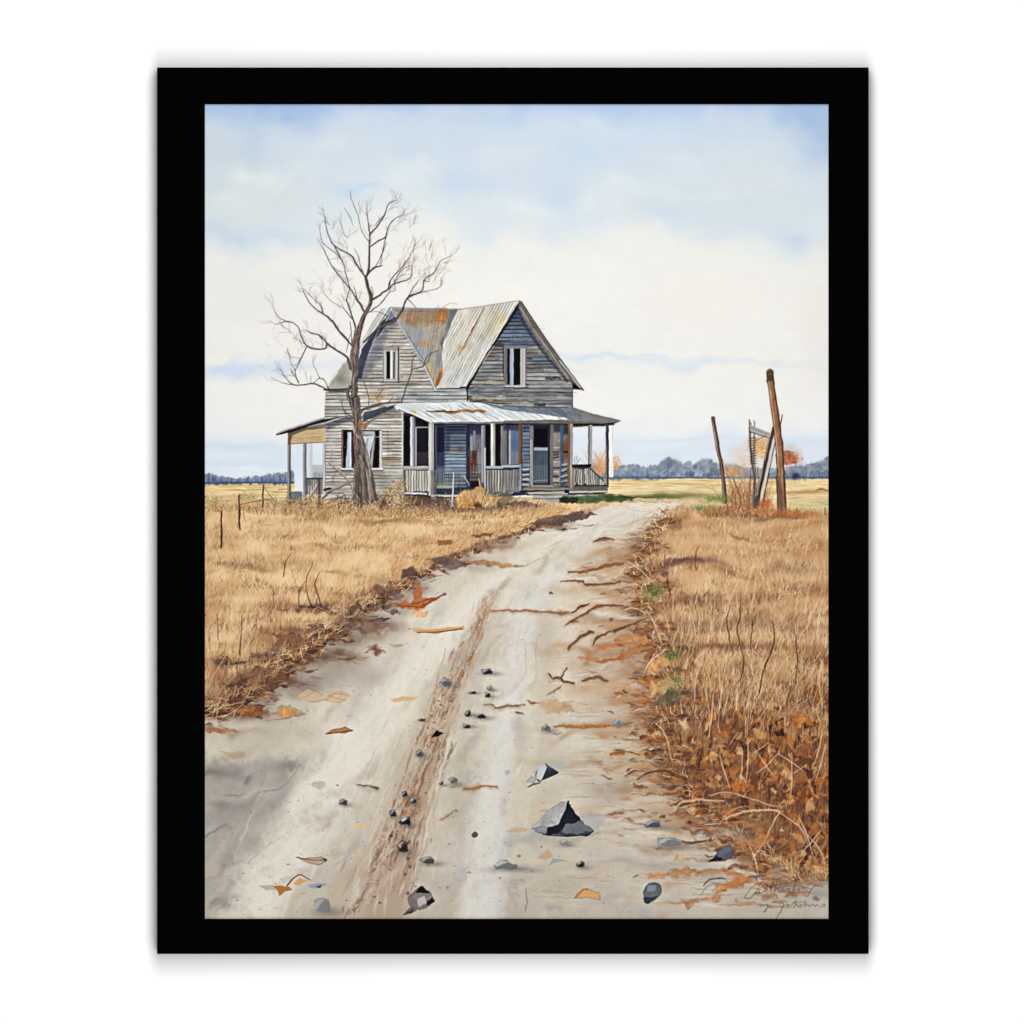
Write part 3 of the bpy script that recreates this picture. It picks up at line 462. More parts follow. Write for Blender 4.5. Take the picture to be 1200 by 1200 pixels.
def masses(lst, cols, seed, n=26, straw=True):
    r = np.random.default_rng(seed)
    for cx, cy, rx, ry in lst:
        cx += 2; cy += 2; rx *= 1.2; ry *= 1.25; blob(cx, cy, rx, ry, (92, 66, 54), .62, warp=7, nz=.6)
        for q_ in range(n):
            x = cx+r.normal()*rx*.55; y = cy+r.normal()*ry*.5; w = r.uniform(.18, .5)*rx; h = r.uniform(.12, .4)*ry
            q = [(x-w, y+r.normal()*h*.5), (x-w*.3, y-h*r.uniform(.4, 1)), (x+w*.4, y-h*r.uniform(.2, 1)), (x+w, y+r.normal()*h*.5), (x+w*.2, y+h), (x-w*.5, y+h*.6)]
            poly(q, cols[r.integers(len(cols))], r.uniform(.4, .85), rough=2.2, soft=1.0, brk=.55, var=.25)
        if straw:
            for q_ in range(7):
                x = cx+r.normal()*rx*.6; y = cy+r.normal()*ry*.5; l = r.uniform(.3, .8)*rx; an = r.normal()*.5-.5
                stroke([(x-l*.5*math.cos(an), y-l*.5*math.sin(an)), (x+r.normal(), y+r.normal()), (x+l*.5*math.cos(an), y+l*.5*math.sin(an))], [.3, .8, .3], [(226, 190, 144), (206, 160, 108), (176, 124, 80)][r.integers(3)], .65)
masses([(252, 824, 16, 8), (276, 810, 20, 9), (302, 797, 22, 9), (330, 782, 20, 8), (352, 764, 22, 8), (312, 770, 16, 5), (382, 742, 24, 8), (345, 742, 20, 5), (420, 726, 22, 7), (442, 707, 18, 7), (470, 681, 20, 6), (492, 669, 18, 5), (525, 655, 22, 4), (560, 640, 18, 3.5), (370, 712, 18, 4), (260, 772, 10, 5), (285, 830, 18, 5), (640, 613, 22, 4)],
       [(76, 48, 46), (60, 42, 46), (110, 72, 56), (92, 62, 58), (140, 96, 66), (120, 92, 82), (168, 116, 72)], 513)
masses([(372, 772, 24, 8), (408, 748, 26, 8), (440, 735, 18, 6), (345, 800, 18, 6), (400, 770, 18, 5)], [(150, 132, 116), (132, 104, 88), (164, 146, 126), (112, 84, 72), (176, 148, 116)], 514, 12, False)
masses([(762, 640, 14, 6), (755, 668, 14, 6), (770, 686, 14, 6), (752, 706, 18, 6), (768, 735, 18, 8), (776, 762, 16, 8), (765, 790, 18, 7), (790, 815, 18, 8), (778, 845, 20, 8), (790, 880, 18, 8), (800, 905, 22, 8), (830, 935, 26, 9), (865, 965, 26, 8), (900, 990, 26, 8), (785, 612, 10, 5)],
       [(104, 66, 46), (80, 50, 42), (140, 88, 54), (168, 110, 66), (186, 130, 80), (120, 80, 58), (70, 46, 44)], 515)
# broken turf and dead leaves along both verges
def verge(el, sc, n, seed, sgn, y0, cols, spread):
    r = np.random.default_rng(seed); idx = np.where(el[:, 1] > y0)[0]
    for i in range(n):
        x, y = el[r.choice(idx)]; k = sc(y); d = r.normal()*spread*k; x += sgn*abs(d)*.8-sgn*4*k if r.random() < .6 else r.normal()*8*k; y += abs(d)*.35+r.normal()*2*k
        w = r.uniform(3, 11)*k; h = r.uniform(1, 3.2)*k; c = cols[r.integers(len(cols))]
        q = [(x-w*.6, y+r.normal()*h*.3), (x-w*.2, y-h*r.uniform(.3, .9)), (x+w*.2, y-h*r.uniform(.1, .8)), (x+w*.6, y+r.normal()*h*.3), (x+w*.1, y+h*r.uniform(.3, .8)), (x-w*.3, y+h*r.uniform(.2, .6))]
        poly(q, c, r.uniform(.4, .85), rough=2.2*min(k, 1), soft=1.0, brk=.5, edge=.08, var=.2)
verge(el, sc1, 700, 701, 1, 612, [(84, 52, 46), (66, 42, 44), (112, 72, 54), (140, 96, 66), (96, 78, 72), (170, 118, 72), (150, 80, 44), (120, 104, 96), (190, 150, 106), (74, 56, 58)], 9)
verge(el, sc1, 260, 702, 1, 720, [(92, 60, 50), (128, 84, 58), (70, 46, 44), (150, 104, 66), (190, 140, 88)], 16)
verge(er, sc2, 760, 703, -1, 606, [(150, 98, 60), (110, 70, 50), (176, 116, 66), (92, 58, 44), (190, 144, 100), (132, 96, 74), (164, 84, 42), (206, 168, 126)], 12)
verge(er, sc2, 300, 704, -1, 760, [(176, 104, 52), (120, 68, 44), (196, 140, 84), (84, 50, 40), (150, 112, 82)], 20)
r_ = np.random.default_rng(88)
for (e_, sc_, n_, sd) in ((el, sc1, 600, 1), (er, sc2, 500, 2)):
    k = r_.integers(10, len(e_), n_); x = e_[k, 0]+r_.normal(size=n_)*7-(6 if sd == 1 else -8); y = e_[k, 1]+r_.normal(size=n_)*4; c = np.array([(228, 194, 146), (206, 160, 110), (176, 124, 78), (240, 212, 172), (120, 78, 54)], np.float32)[r_.integers(0, 5, n_)]/255
    blades(x, y, r_.uniform(5, 13, n_)*sc_(y), (.5 if sd == 1 else -.5)+r_.normal(size=n_)*.5, r_.normal(size=n_)*.6, c, r_.uniform(.35, .7, n_), tip=.4)

# =============== HOUSE ===============
WALL = pid('painted_farmhouse_wall', 'weathered grey clapboard walls of the farmhouse')
ROOF = pid('painted_farmhouse_roof', 'rusted grey metal roof of the farmhouse')
PORCHROOF = pid('painted_porch_roof', 'pale sheet metal roof over the porch')
# --- lean-to on the left
LEAN = pid('painted_lean_to', 'open lean-to with wooden fascia at the left end of the house')
R(Hl, 296, 378, 346, 665, (206, 210, 216), a=.35, soft=.8); R(Hl, 322, 378, 346, 665, (170, 174, 182), a=.5, soft=1.0)
R(Hl, 345, 560, 440, 648, (166, 164, 166), a=.7, soft=.9); R(Hl, 350, 630, 440, 672, (150, 150, 152), a=.6, soft=.8)
for i in range(14): stroke(Hl((350+i*6.5, 668), (348+i*6.5+rng.normal()*5, 625+rng.uniform(-5, 25))), [.5, .3], (110, 110, 112), .5)
R(Hl, 145, 800, 252, 885, (128, 136, 148), id=LEAN, rough=.4, var=.12); R(Hl, 145, 796, 252, 806, (70, 68, 66), id=LEAN)
for i in range(9): stroke(Hl((150+i*11, 812), (151+i*11, 880)), .5, (80, 86, 98), .6)
R(Hl, 285, 676, 445, 820, (150, 142, 132), a=.75, id=LEAN, var=.15); R(Hl, 285, 672, 447, 688, (62, 56, 54), id=LEAN)
for x, w in [(298, 1.4), (318, 1), (344, 1.2), (362, 1), (380, 1.2), (420, 1.2), (437, 1)]: stroke(Hl((x, 690), (x, 815)), w, (84, 76, 70), .75)
R(Hl, 300, 692, 336, 742, (108, 104, 104), a=.8); R(Hl, 408, 695, 432, 800, (120, 110, 100), a=.7)
for x0, x1, yb, c in [(126, 154, 902, (118, 114, 110)), (262, 291, 905, (128, 130, 136)), (436, 461, 830, (176, 176, 178))]:
    R(Hl, x0, 372, x1, yb, c, id=LEAN, rough=.25, var=.1, vf=FV); stroke(Hl((x1-2, 374), (x1-2, yb)), .8, (64, 62, 64), .8); stroke(Hl((x0+7, 376), (x0+7, yb-6)), .9, (206, 206, 206), .6)
R(Hl, 126, 840, 150, 905, (120, 128, 140), a=.6)
poly(Hl((130, 278), (300, 232), (467, 228), (463, 362), (130, 378)), (196, 172, 132), id=LEAN, rough=.3, var=.08)
for i in range(26): yq = rng.uniform(262, 368); xq = rng.uniform(140, 380); stroke(Hl((xq, yq), (xq+rng.uniform(40, 90), yq+rng.normal()*5)), [.3, .9, .3], [(150, 116, 76), (214, 190, 148), (126, 100, 76)][rng.integers(3)], .5)
poly(Hl((130, 278), (300, 225), (467, 190), (467, 236), (300, 250), (170, 300), (150, 375), (130, 378)), (84, 68, 58), .75, soft=.9)
stroke(Hl((130, 376), (463, 362)), .9, (96, 84, 72), .8)
poly(Hl((28, 292), (62, 272), (250, 212), (420, 158), (560, 122), (705, 92), (705, 122), (560, 152), (470, 182), (300, 224), (140, 276), (34, 300)), (58, 54, 56), id=LEAN, rough=.3)
stroke(Hl((30, 288), (62, 270), (250, 210), (420, 156), (560, 121), (700, 92)), [1.0, 1.8, 2.0, 1.8, 1.2, .8], (168, 168, 168), .95, smooth=False)
stroke(Hl((28, 294), (140, 276), (300, 226)), [1.2, 1.0, .8], (34, 32, 34), .95, smooth=False)
# --- lower left wall
wl = Hl((462, 200), (700, 115), (820, 130), (1060, 55), (1142, 105), (1150, 780), (940, 900), (560, 900), (460, 850))
poly(wl, (200, 195, 187), id=WALL, rough=.3, var=.05)
siding(wl, 3.95, .0, .55, .12, 3)
for b in [(405, 580, 26, 16, (176, 170, 158)), (455, 560, 18, 14, (190, 184, 172)), (470, 576, 10, 18, (150, 146, 130)), (392, 520, 8, 26, (212, 210, 206)), (440, 575, 14, 10, (170, 178, 176))]: blob(*b, .5, warp=5)
for i in range(90):
    x, y = rng.uniform(383, 471), rng.uniform(497, 585); l = rng.uniform(3, 14)
    stroke([(x, y), (x+l, y+rng.normal()*.3)], [.2, .8, .2], [(110, 104, 96), (140, 134, 124), (226, 222, 216), (90, 84, 80)][rng.integers(4)], .6)
poly(Hl((462, 190), (700, 112), (712, 160), (600, 200), (470, 256)), (70, 72, 82), .6, soft=2.2)
poly(Hl((800, 100), (1100, 15), (1068, 62), (960, 112), (860, 160), (790, 178)), (58, 70, 86), .92, soft=.9, rough=.9, id=WALL)
poly(Hl((900, 150), (1060, 62), (1135, 108), (1135, 150)), (120, 112, 106), .5, soft=1.5)
# windows of the lower left wall
WN1 = pid('painted_window', 'dark window behind the tree trunk with a pale curtain'); WN2 = pid('painted_window', 'dark window right of the tree trunk with a torn white curtain')
R(Hl, 600, 252, 722, 592, (58, 44, 40), id=WN1, rough=.3); R(Hl, 602, 256, 613, 588, (140, 112, 92)); R(Hl, 616, 266, 650, 586, (20, 18, 20)); R(Hl, 600, 252, 720, 262, (56, 50, 50))
poly(Hl((655, 275), (688, 272), (690, 588), (638, 586), (642, 500), (652, 400)), (176, 184, 196), rough=.3, soft=.6, var=.05); stroke(Hl((664, 280), (660, 580)), .7, (150, 160, 178), .7); stroke(Hl((676, 280), (678, 580)), .8, (222, 226, 232), .7)
R(Hl, 692, 266, 722, 588, (78, 48, 36)); stroke(Hl((625, 412), (640, 400)), .5, (150, 140, 130), .8)
R(Hl, 588, 588, 704, 602, (214, 210, 204), id=WN1); stroke(Hl((592, 606), (700, 608)), 1.2, (60, 54, 52), .9)
R(Hl, 772, 252, 958, 592, (70, 62, 58), id=WN2, rough=.3); R(Hl, 776, 262, 900, 300, (150, 142, 134), a=.9); R(Hl, 800, 268, 890, 292, (190, 184, 178), a=.8)
poly(Hl((784, 306), (892, 298), (868, 400), (850, 450), (846, 575), (838, 575), (835, 480), (800, 400)), (184, 190, 200), soft=.6, var=.06)
poly(Hl((895, 262), (935, 262), (930, 586), (876, 586), (882, 420), (898, 330)), (18, 18, 20), soft=.5)
poly(Hl((868, 400), (898, 300), (884, 420), (872, 586), (858, 586)), (150, 142, 134), soft=.6)
R(Hl, 935, 258, 957, 600, (190, 185, 178), id=WN2); stroke(Hl((933, 262), (931, 590)), .5, (90, 84, 80), .8); stroke(Hl((905, 318), (935, 314)), .7, (200, 194, 186), .9)
R(Hl, 858, 588, 966, 604, (214, 210, 204), id=WN2); stroke(Hl((856, 608), (966, 609)), 1.1, (66, 60, 58), .9)
R(Hl, 955, 500, 1118, 550, (176, 156, 132), a=.75, rough=.4); stroke(Hl((955, 496), (1120, 497)), 1.6, (120, 96, 76), .9); stroke(Hl((955, 514), (1118, 514)), .7, (90, 74, 60), .8)
for pts in [((1006, 256), (1010, 480)), ((958, 374), (1060, 374)), ((958, 300), (1006, 300)), ((520, 430), (505, 520)), ((545, 620), (525, 730)), ((480, 640), (530, 680))]: stroke(Hl(*pts), .5, (104, 96, 90), .7)
# --- left gable: far roof slope, soffit, wall
poly(Hg((518, 128), (440, 148), (340, 300), (150, 570), (38, 745), (0, 776), (195, 780), (240, 700), (330, 520), (520, 170)), (206, 205, 202), id=ROOF, rough=.3, var=.05)
corr(Hg((518, 128), (440, 148), (340, 300), (38, 745), (0, 776), (195, 780), (330, 520), (520, 170)), math.radians(123), 3.2, .25, .06, 7)
poly(Hg((150, 570), (215, 560), (215, 780), (0, 776), (38, 745)), (160, 156, 140), .75, soft=2, rough=1.5, var=.1); blob(400, 445, 7, 6, (112, 112, 108), .6, warp=3)
wg = Hg((520, 160), (560, 200), (720, 480), (868, 772), (1118, 756), (1118, 884), (560, 892), (380, 930), (270, 965), (0, 1008), (8, 800), (190, 785), (250, 690), (330, 520))
poly(wg, (205, 199, 191), id=WALL, rough=.3, var=.05)
poly(Hg((560, 760), (868, 772), (1118, 756), (1118, 884), (560, 890)), (186, 194, 198), .6, soft=2, rough=2)
poly(Hg((8, 800), (230, 790), (230, 960), (0, 1005)), (178, 178, 178), .5, soft=1)
siding(wg, 4.15, .0, .48, .11, 12, ph=.3)
for i in range(120):
    x, y = rng.uniform(420, 545), rng.uniform(400, 473); 
    if not inside(wg, [x], [y])[0]: continue
    l = rng.uniform(3, 16); stroke([(x, y), (x+l, y+rng.normal()*.3-.04*l)], [.2, .8, .2], [(120, 112, 106), (150, 142, 134), (226, 222, 216), (96, 92, 96)][rng.integers(4)], .5)
poly(Hg((520, 165), (575, 250), (500, 330), (455, 420), (440, 540), (390, 600), (330, 690), (270, 740), (250, 690), (300, 560)), (112, 116, 136), .6, soft=4, rough=2.5)
poly(Hg((515, 150), (545, 175), (562, 218), (470, 292), (395, 385), (345, 480), (316, 590), (290, 690), (245, 700), (262, 560), (292, 470), (400, 315), (470, 222)), (60, 62, 78), .95, soft=.8, rough=.8, id=ROOF, var=.15)
poly(Hg((516, 152), (556, 205), (530, 225), (480, 240)), (128, 134, 146), .9, soft=.6); stroke(Hg((520, 150), (480, 240)), .6, (220, 222, 224), .8)
stroke(Hg((512, 136), (430, 265), (290, 470)), 1.0, (70, 72, 80), .9, smooth=False)
stroke(Hg((430, 300), (380, 400), (350, 500), (345, 560)), .8, (170, 172, 184), .7); stroke(Hg((470, 310), (500, 325)), 1.5, (90, 92, 110), .7)
stroke(Hg((0, 778), (120, 776), (195, 772)), 2.2, (56, 56, 60), .95, smooth=False); stroke(Hg((10, 800), (190, 792)), 1.6, (110, 108, 108), .6)
for x0 in (352, 366): stroke(Hg((x0, 560), (x0+10, 760)), .5, (120, 112, 110), .6)
for b in [(468, 430, 16, 8, (214, 206, 194)), (470, 392, 6, 5, (214, 196, 160)), (440, 465, 14, 5, (190, 158, 120))]: blob(*b, .45, warp=4)
WN3 = pid('painted_window', 'narrow upper window in the left gable')
R(Hg, 458, 462, 588, 716, (184, 182, 178), id=WN3, rough=.3); R(Hg, 458, 455, 588, 472, (150, 142, 134), id=WN3); R(Hg, 462, 478, 480, 694, (176, 174, 172)); R(Hg, 484, 478, 516, 692, (18, 18, 18)); R(Hg, 516, 470, 534, 696, (204, 202, 200)); R(Hg, 535, 478, 556, 692, (104, 104, 102)); R(Hg, 556, 474, 570, 694, (184, 182, 180))
stroke(Hg((579, 446), (580, 722)), 1.6, (66, 60, 60), .95); stroke(Hg((460, 470), (460, 715)), .7, (100, 96, 96), .9); stroke(Hg((456, 716), (590, 718)), 1.2, (90, 86, 84), .95); stroke(Hg((468, 698), (570, 700)), .7, (120, 116, 114), .8); stroke(Hg((520, 445), (550, 400)), .5, (110, 104, 104), .7)
# --- cross roof with valley
vr = Hg((520, 140), (880, 138), (1050, 148), (990, 260), (940, 360), (920, 470), (930, 660), (890, 745), (868, 772), (720, 500), (590, 250))
poly(vr, (164, 157, 143), id=ROOF, rough=.3, var=.08)
poly(Hg((570, 160), (960, 150), (965, 240), (800, 275), (640, 262)), (152, 116, 80), .7, soft=3, rough=3, var=.2, brk=.5)
poly(Hg((885, 138), (970, 140), (955, 215), (925, 260), (880, 270), (880, 200)), (160, 112, 64), .8, soft=1.6, rough=2.5, var=.3, brk=.5)
poly(Hg((600, 260), (760, 300), (830, 440), (810, 540), (760, 540), (700, 440)), (150, 158, 172), .65, soft=4, rough=2)
poly(Hg((860, 470), (920, 470), (925, 600), (880, 600)), (148, 144, 158), .7, soft=2); blob(499, 403, 5, 4, (186, 134, 88), .8, warp=3)
poly(Hg((780, 565), (830, 570), (870, 700), (860, 745)), (196, 172, 132), .7, soft=1.5)
poly(Hg((905, 610), (938, 620), (938, 700), (905, 745), (868, 735), (870, 700), (890, 690)), (176, 112, 54), .9, soft=1.2, rough=2.2, var=.3, brk=.4); stroke(Hg((905, 640), (880, 740)), 1.4, (130, 70, 36), .7)
poly(Hg((975, 150), (1050, 148), (960, 340), (905, 440), (900, 400), (945, 330), (960, 250)), (112, 114, 116), .85, soft=1.0, rough=.8)
stroke(Hg((960, 340), (920, 420), (935, 500)), 1.6, (110, 110, 112), .8); stroke(Hg((830, 460), (820, 530)), 1, (120, 122, 130), .7)
corr(vr, math.radians(99), 4.2, .16, .06, 17)
for pts in [((870, 240), (1000, 245)), ((560, 165), (880, 165)), ((850, 330), (950, 250))]: stroke(Hg(*pts), .8, (110, 92, 78), .5)
poly(Hg((545, 175), (590, 250), (720, 480), (780, 560), (868, 772), (855, 772), (770, 600), (690, 460), (575, 262)), (172, 176, 186), .9, soft=.7, id=WALL)
stroke(Hg((516, 145), (600, 275), (720, 490)), .8, (226, 226, 224), .8, smooth=False); stroke(Hg((780, 590), (866, 772)), 1.6, (216, 214, 208), .95); stroke(Hg((588, 250), (780, 555), (876, 772)), .6, (92, 90, 96), .7, smooth=False)
rr_ = Hg((1045, 148), (960, 345), (928, 470), (935, 640), (885, 768), (1112, 760), (1200, 640))[:5]+Hq((0, 848), (50, 848), (512, 90), (250, 132))
poly(rr_, (211, 208, 200), id=ROOF, rough=.3, var=.05)
for b in [(582, 375, 9, 8, (206, 190, 138), .8), (575, 385, 14, 12, (206, 196, 164), .6), (560, 372, 10, 8, (210, 198, 170), .5), (548, 410, 14, 12, (202, 198, 178), .5), (545, 380, 10, 14, (214, 210, 196), .5), (540, 440, 16, 14, (205, 208, 210), .6), (572, 420, 14, 10, (200, 204, 206), .5), (530, 400, 8, 10, (206, 202, 184), .5)]: blob(*b, warp=5, nz=.5)
corr(rr_, math.radians(118), 3.1, .30, .05, 23)
for i in range(160):
    u = rng.random(); v_ = rng.random(); a_ = np.array((536.7+u*71.6, 362+u*-10)); b_ = np.array((513+u*33, 455+u*-2)); p_ = a_+(b_-a_)*v_; d_ = (b_-a_)/np.hypot(*(b_-a_)); l = rng.uniform(3, 12)
    if v_ > .93: continue
    stroke([p_, p_+d_*l], [.2, .8, .2], [(150, 148, 142), (236, 234, 226), (182, 158, 120), (126, 128, 132), (230, 226, 214)][rng.integers(5)], .4)
stroke(Hq((208, 150), (110, 335), (20, 505), (-20, 580)), [.6, 1.2, 2.0, .8], (170, 124, 78), .8, rough=.9, brk=.6); stroke(Hq((205, 150), (120, 320)), .7, (130, 92, 66), .7); stroke(Hq((110, 330), (95, 365)), 1.8, (170, 92, 44), .8)
stroke(Hg((1195, 245), (1140, 350), (1085, 440)), [.8, 1.6, 1.1], (172, 126, 78), .8, rough=1, brk=.5); stroke(Hg((1165, 290), (1150, 320)), 1.6, (170, 94, 46), .85); blob(539.5, 407, 2.4, 3, (196, 160, 96), .8, warp=1); stroke(Hg((1080, 440), (1066, 500)), 1.5, (200, 176, 130), .7)
stroke(Hg((515, 134), (700, 139), (1000, 147), (1065, 146)), 1.4, (150, 148, 150), .9, smooth=False); stroke(Hq((0, 166), (250, 130), (510, 90)), 1.0, (150, 142, 132), .8, smooth=False)
stroke(Hg((545, 152), (740, 156), (880, 150)), 1.6, (132, 128, 142), .7); stroke(Hg((930, 130), (985, 100), (1040, 108)), .7, (178, 128, 96), .7)
stroke(Hg((886, 770), (1000, 768), (1112, 762)), 1.3, (66, 66, 72), .9, smooth=False); stroke(Hg((890, 782), (1110, 775)), 1.8, (150, 160, 172), .6); stroke(Hq((-5, 852), (52, 850)), 1.4, (50, 52, 56), .95)
for i in range(5): stroke(Hg((935+i*36, 822+rng.normal()*3), (958+i*36, 824)), .7, (120, 126, 132), .6)
stroke(Hg((620, 818), (720, 815)), 1.2, (96, 98, 104), .8); stroke(Hg((1115, 800), (1118, 872)), 1.1, (80, 76, 74), .8)
for i in range(46):
    u = rng.random(); v_ = rng.random()*.8; a_ = np.array((536.7+u*71.6, 362+u*-10)); b_ = np.array((513+u*33, 455+u*-2)); p_ = a_+(b_-a_)*v_; d_ = (b_-a_)/np.hypot(*(b_-a_)); l = rng.uniform(6, 22)
    stroke([p_, p_+d_*l*.5, p_+d_*min(l, 98*(1-v_))], [.3, rng.uniform(.8, 2.0), .3], [(176, 142, 98), (160, 120, 80), (190, 164, 120), (140, 128, 116)][rng.integers(4)], rng.uniform(.2, .5), rough=.8, brk=.8)
for i in range(60):
    x = rng.uniform(458, 522); y = rng.uniform(364, 400); l = rng.uniform(4, 18)
    if ids[int((y-Y0)*S), int((x-X0)*S)] == ROOF: stroke([(x, y), (x-l*.12, y+l)], [.3, rng.uniform(.8, 2), .3], [(150, 106, 64), (124, 92, 66), (176, 130, 82), (116, 110, 106)][rng.integers(4)], rng.uniform(.2, .5), rough=.8, brk=.8)
# --- right gable
wr = Hq((500, 130), (985, 800), (985, 1036), (700, 1030), (340, 1005), (75, 978), (50, 860), (140, 720), (300, 480), (480, 160))
poly(wr, (146, 147, 147), id=WALL, rough=.3, var=.08)
poly(Hq((500, 130), (760, 480), (560, 495), (380, 480), (300, 470), (470, 170)), (98, 112, 134), .85, soft=3, rough=2, var=.08)
poly(Hq((500, 140), (560, 260), (440, 270)), (66, 84, 114), .8, soft=3)
poly(Hq((590, 560), (760, 560), (830, 660), (640, 660)), (112, 124, 142), .7, soft=2.5); poly(Hq((575, 500), (680, 500), (700, 560), (575, 560)), (172, 162, 150), .6, soft=2)
poly(Hq((580, 690), (800, 690), (900, 790), (580, 800)), (172, 170, 168), .7, soft=2); poly(Hq((150, 640), (385, 560), (385, 790), (130, 790)), (166, 168, 166), .5, soft=2)
siding(wr, 4.6, .0, .5, .16, 33, ph=.1)
for y0, y1, x0, x1, c, a in [(795, 828, 110, 380, (188, 178, 160), .8), (835, 880, 80, 560, (138, 146, 156), .6), (885, 915, 75, 160, (84, 108, 138), .75), (905, 920, 150, 980, (88, 94, 104), .7), (925, 965, 90, 390, (186, 178, 168), .75), (930, 968, 390, 980, (150, 152, 156), .6), (972, 986, 90, 500, (112, 96, 74), .8), (970, 985, 500, 980, (92, 98, 112), .6), (990, 1010, 350, 640, (188, 184, 172), .6), (995, 1025, 640, 740, (62, 66, 76), .6), (810, 850, 600, 980, (160, 162, 164), .6), (765, 785, 740, 880, (60, 56, 58), .85), (670, 690, 575, 850, (74, 74, 80), .7), (588, 606, 575, 630, (50, 46, 48), .85), (515, 530, 270, 385, (58, 58, 64), .8), (545, 562, 580, 680, (110, 92, 80), .7)]:
    R(Hq, x0, y0, x1, y1, c, a=a, soft=.7, rough=1.0, brk=.4)
for i in range(190):
    x, y = rng.uniform(548, 672), rng.uniform(368, 476)
    if not inside(wr, [x], [y])[0]: continue
    l = rng.uniform(2, 16); stroke([(x, y), (x+l, y+rng.normal()*.3)], [.2, .8, .2], [(70, 76, 88), (110, 112, 118), (186, 184, 180), (54, 56, 64), (160, 152, 140)][rng.integers(5)], .5)
stroke(Hq((455, 340), (455, 440)), .5, (70, 82, 104), .8)
poly(Hq((270, 470), (340, 452), (380, 470), (388, 800), (372, 800), (366, 500), (300, 490)), (64, 64, 72), .75, soft=.7, rough=.9)
poly(Hq((512, 96), (514, 150), (440, 265), (330, 430), (200, 620), (110, 790), (60, 880), (45, 850)), (40, 43, 50), .95, soft=.6, rough=.4, id=ROOF)
poly(Hq((500, 150), (560, 270), (720, 520), (950, 800), (930, 810), (690, 520), (520, 270)), (60, 66, 84), .8, soft=1.4, rough=.8)
poly(Hq((512, 86), (545, 112), (750, 430), (880, 610), (1082, 882), (990, 872), (955, 790), (800, 610), (650, 390), (560, 262), (504, 140)), (116, 111, 105), id=ROOF, rough=.3, var=.12)
for pts, w, c in [(((520, 150), (620, 300), (800, 560), (945, 775)), 1.1, (168, 160, 148)), (((560, 190), (700, 400), (900, 690)), .9, (84, 78, 74)), (((530, 98), (750, 432), (880, 610), (1078, 880)), 1.3, (62, 60, 60)), (((870, 620), (960, 735), (1055, 866)), 1.0, (222, 220, 214)), (((600, 260), (720, 460)), 1.0, (92, 74, 62)), (((640, 340), (760, 520)), .7, (180, 172, 160)), (((700, 480), (860, 690)), .8, (96, 88, 82))]:
    stroke(Hq(*pts), w, c, .85, smooth=False)
poly(Hq((955, 785), (1060, 870), (985, 872), (985, 820)), (34, 32, 36), .95, soft=.5, id=ROOF); stroke(Hq((984, 870), (980, 1036)), 1.2, (54, 56, 66), .9)
stroke(Hq((52, 855), (62, 975)), [2.4, 1.6], (54, 50, 50), .9, rough=1.2); stroke(Hq((75, 870), (110, 860)), 1.4, (60, 56, 56), .8)
WN4 = pid('painted_window', 'tall dark window with a pale curtain in the right gable')
R(Hq, 384, 488, 576, 858, (132, 130, 134), id=WN4, rough=.3); R(Hq, 384, 486, 578, 506, (112, 116, 130), id=WN4); R(Hq, 390, 508, 408, 830, (104, 98, 98)); R(Hq, 408, 512, 434, 830, (26, 24, 30)); R(Hq, 432, 512, 464, 834, (156, 161, 176)); stroke(Hq((440, 515), (442, 830)), .8, (120, 130, 156), .8); R(Hq, 464, 512, 524, 832, (12, 12, 16)); R(Hq, 524, 514, 566, 850, (176, 170, 170)); stroke(Hq((540, 518), (540, 845)), .8, (122, 116, 120), .8)
stroke(Hq((380, 858), (470, 856), (480, 866), (576, 858)), 1.2, (48, 48, 54), .95, smooth=False); R(Hq, 386, 838, 572, 850, (178, 176, 176)); stroke(Hq((572, 500), (572, 850)), .6, (90, 86, 90), .8)
wm = ids == WALL; jj = np.where(wm.any(1))[0]; sl = (slice(jj[0], jj[-1]+1), slice(0, NX))
g_ = np.clip(.5+.5*FHf[sl]+.35*F2[sl]+.3*F1[sl], 0, 1)*wm[sl]
img[sl] *= 1-g_[..., None]*np.array([.16, .165, .18], np.float32)
g_ = np.clip(F2[sl]*.9+FHf[sl]*.5-.55, 0, 1)*wm[sl]; img[sl] += (C((150, 118, 86))-img[sl])*(g_*.5)[..., None]
for q_ in range(420):
    x, y = rng.uniform(381, 672), rng.uniform(370, 585); jx = int((x-X0)*S); jy = int((y-Y0)*S)
    if ids[jy, jx] != WALL: continue
    l = rng.uniform(3, 20); x2 = min(x+l, 672)
    if ids[jy, min(int((x2-X0)*S), NX-1)] != WALL: continue
    stroke([(x, y), ((x+x2)/2, y+rng.normal()*.2), (x2, y+rng.normal()*.3)], [.2, rng.uniform(.5, .9), .2], [(72, 68, 68), (96, 90, 86), (60, 58, 62), (120, 104, 88)][rng.integers(4)], rng.uniform(.4, .85), rough=.2)
# --- porch interior
PORCHW = pid('painted_porch_wall', 'blue grey back wall in the shade of the porch')
poly(Hp((98, 200), (240, 225), (400, 310), (930, 312), (1300, 300))+Hr((690, 300), (690, 1000))+Hp((900, 1060), (350, 1060), (110, 1010)), (52, 56, 70), id=PORCHW, rough=.2, var=.15)
R(Hp, 110, 235, 182, 735, (16, 18, 30)); R(Hp, 212, 255, 232, 742, (86, 86, 94)); R(Hp, 232, 262, 362, 345, (34, 32, 40)); R(Hp, 228, 345, 242, 745, (158, 156, 156)); R(Hp, 234, 342, 362, 356, (132, 130, 134)); R(Hp, 243, 358, 360, 745, (34, 31, 36)); R(Hp, 243, 600, 360, 745, (62, 58, 62), a=.6)
for i in range(7): stroke(Hp((250+i*16, 600), (250+i*16, 742)), .4, (96, 92, 94), .5)
for i in range(6): stroke(Hp((243, 610+i*22), (360, 610+i*22)), .4, (30, 28, 32), .6)
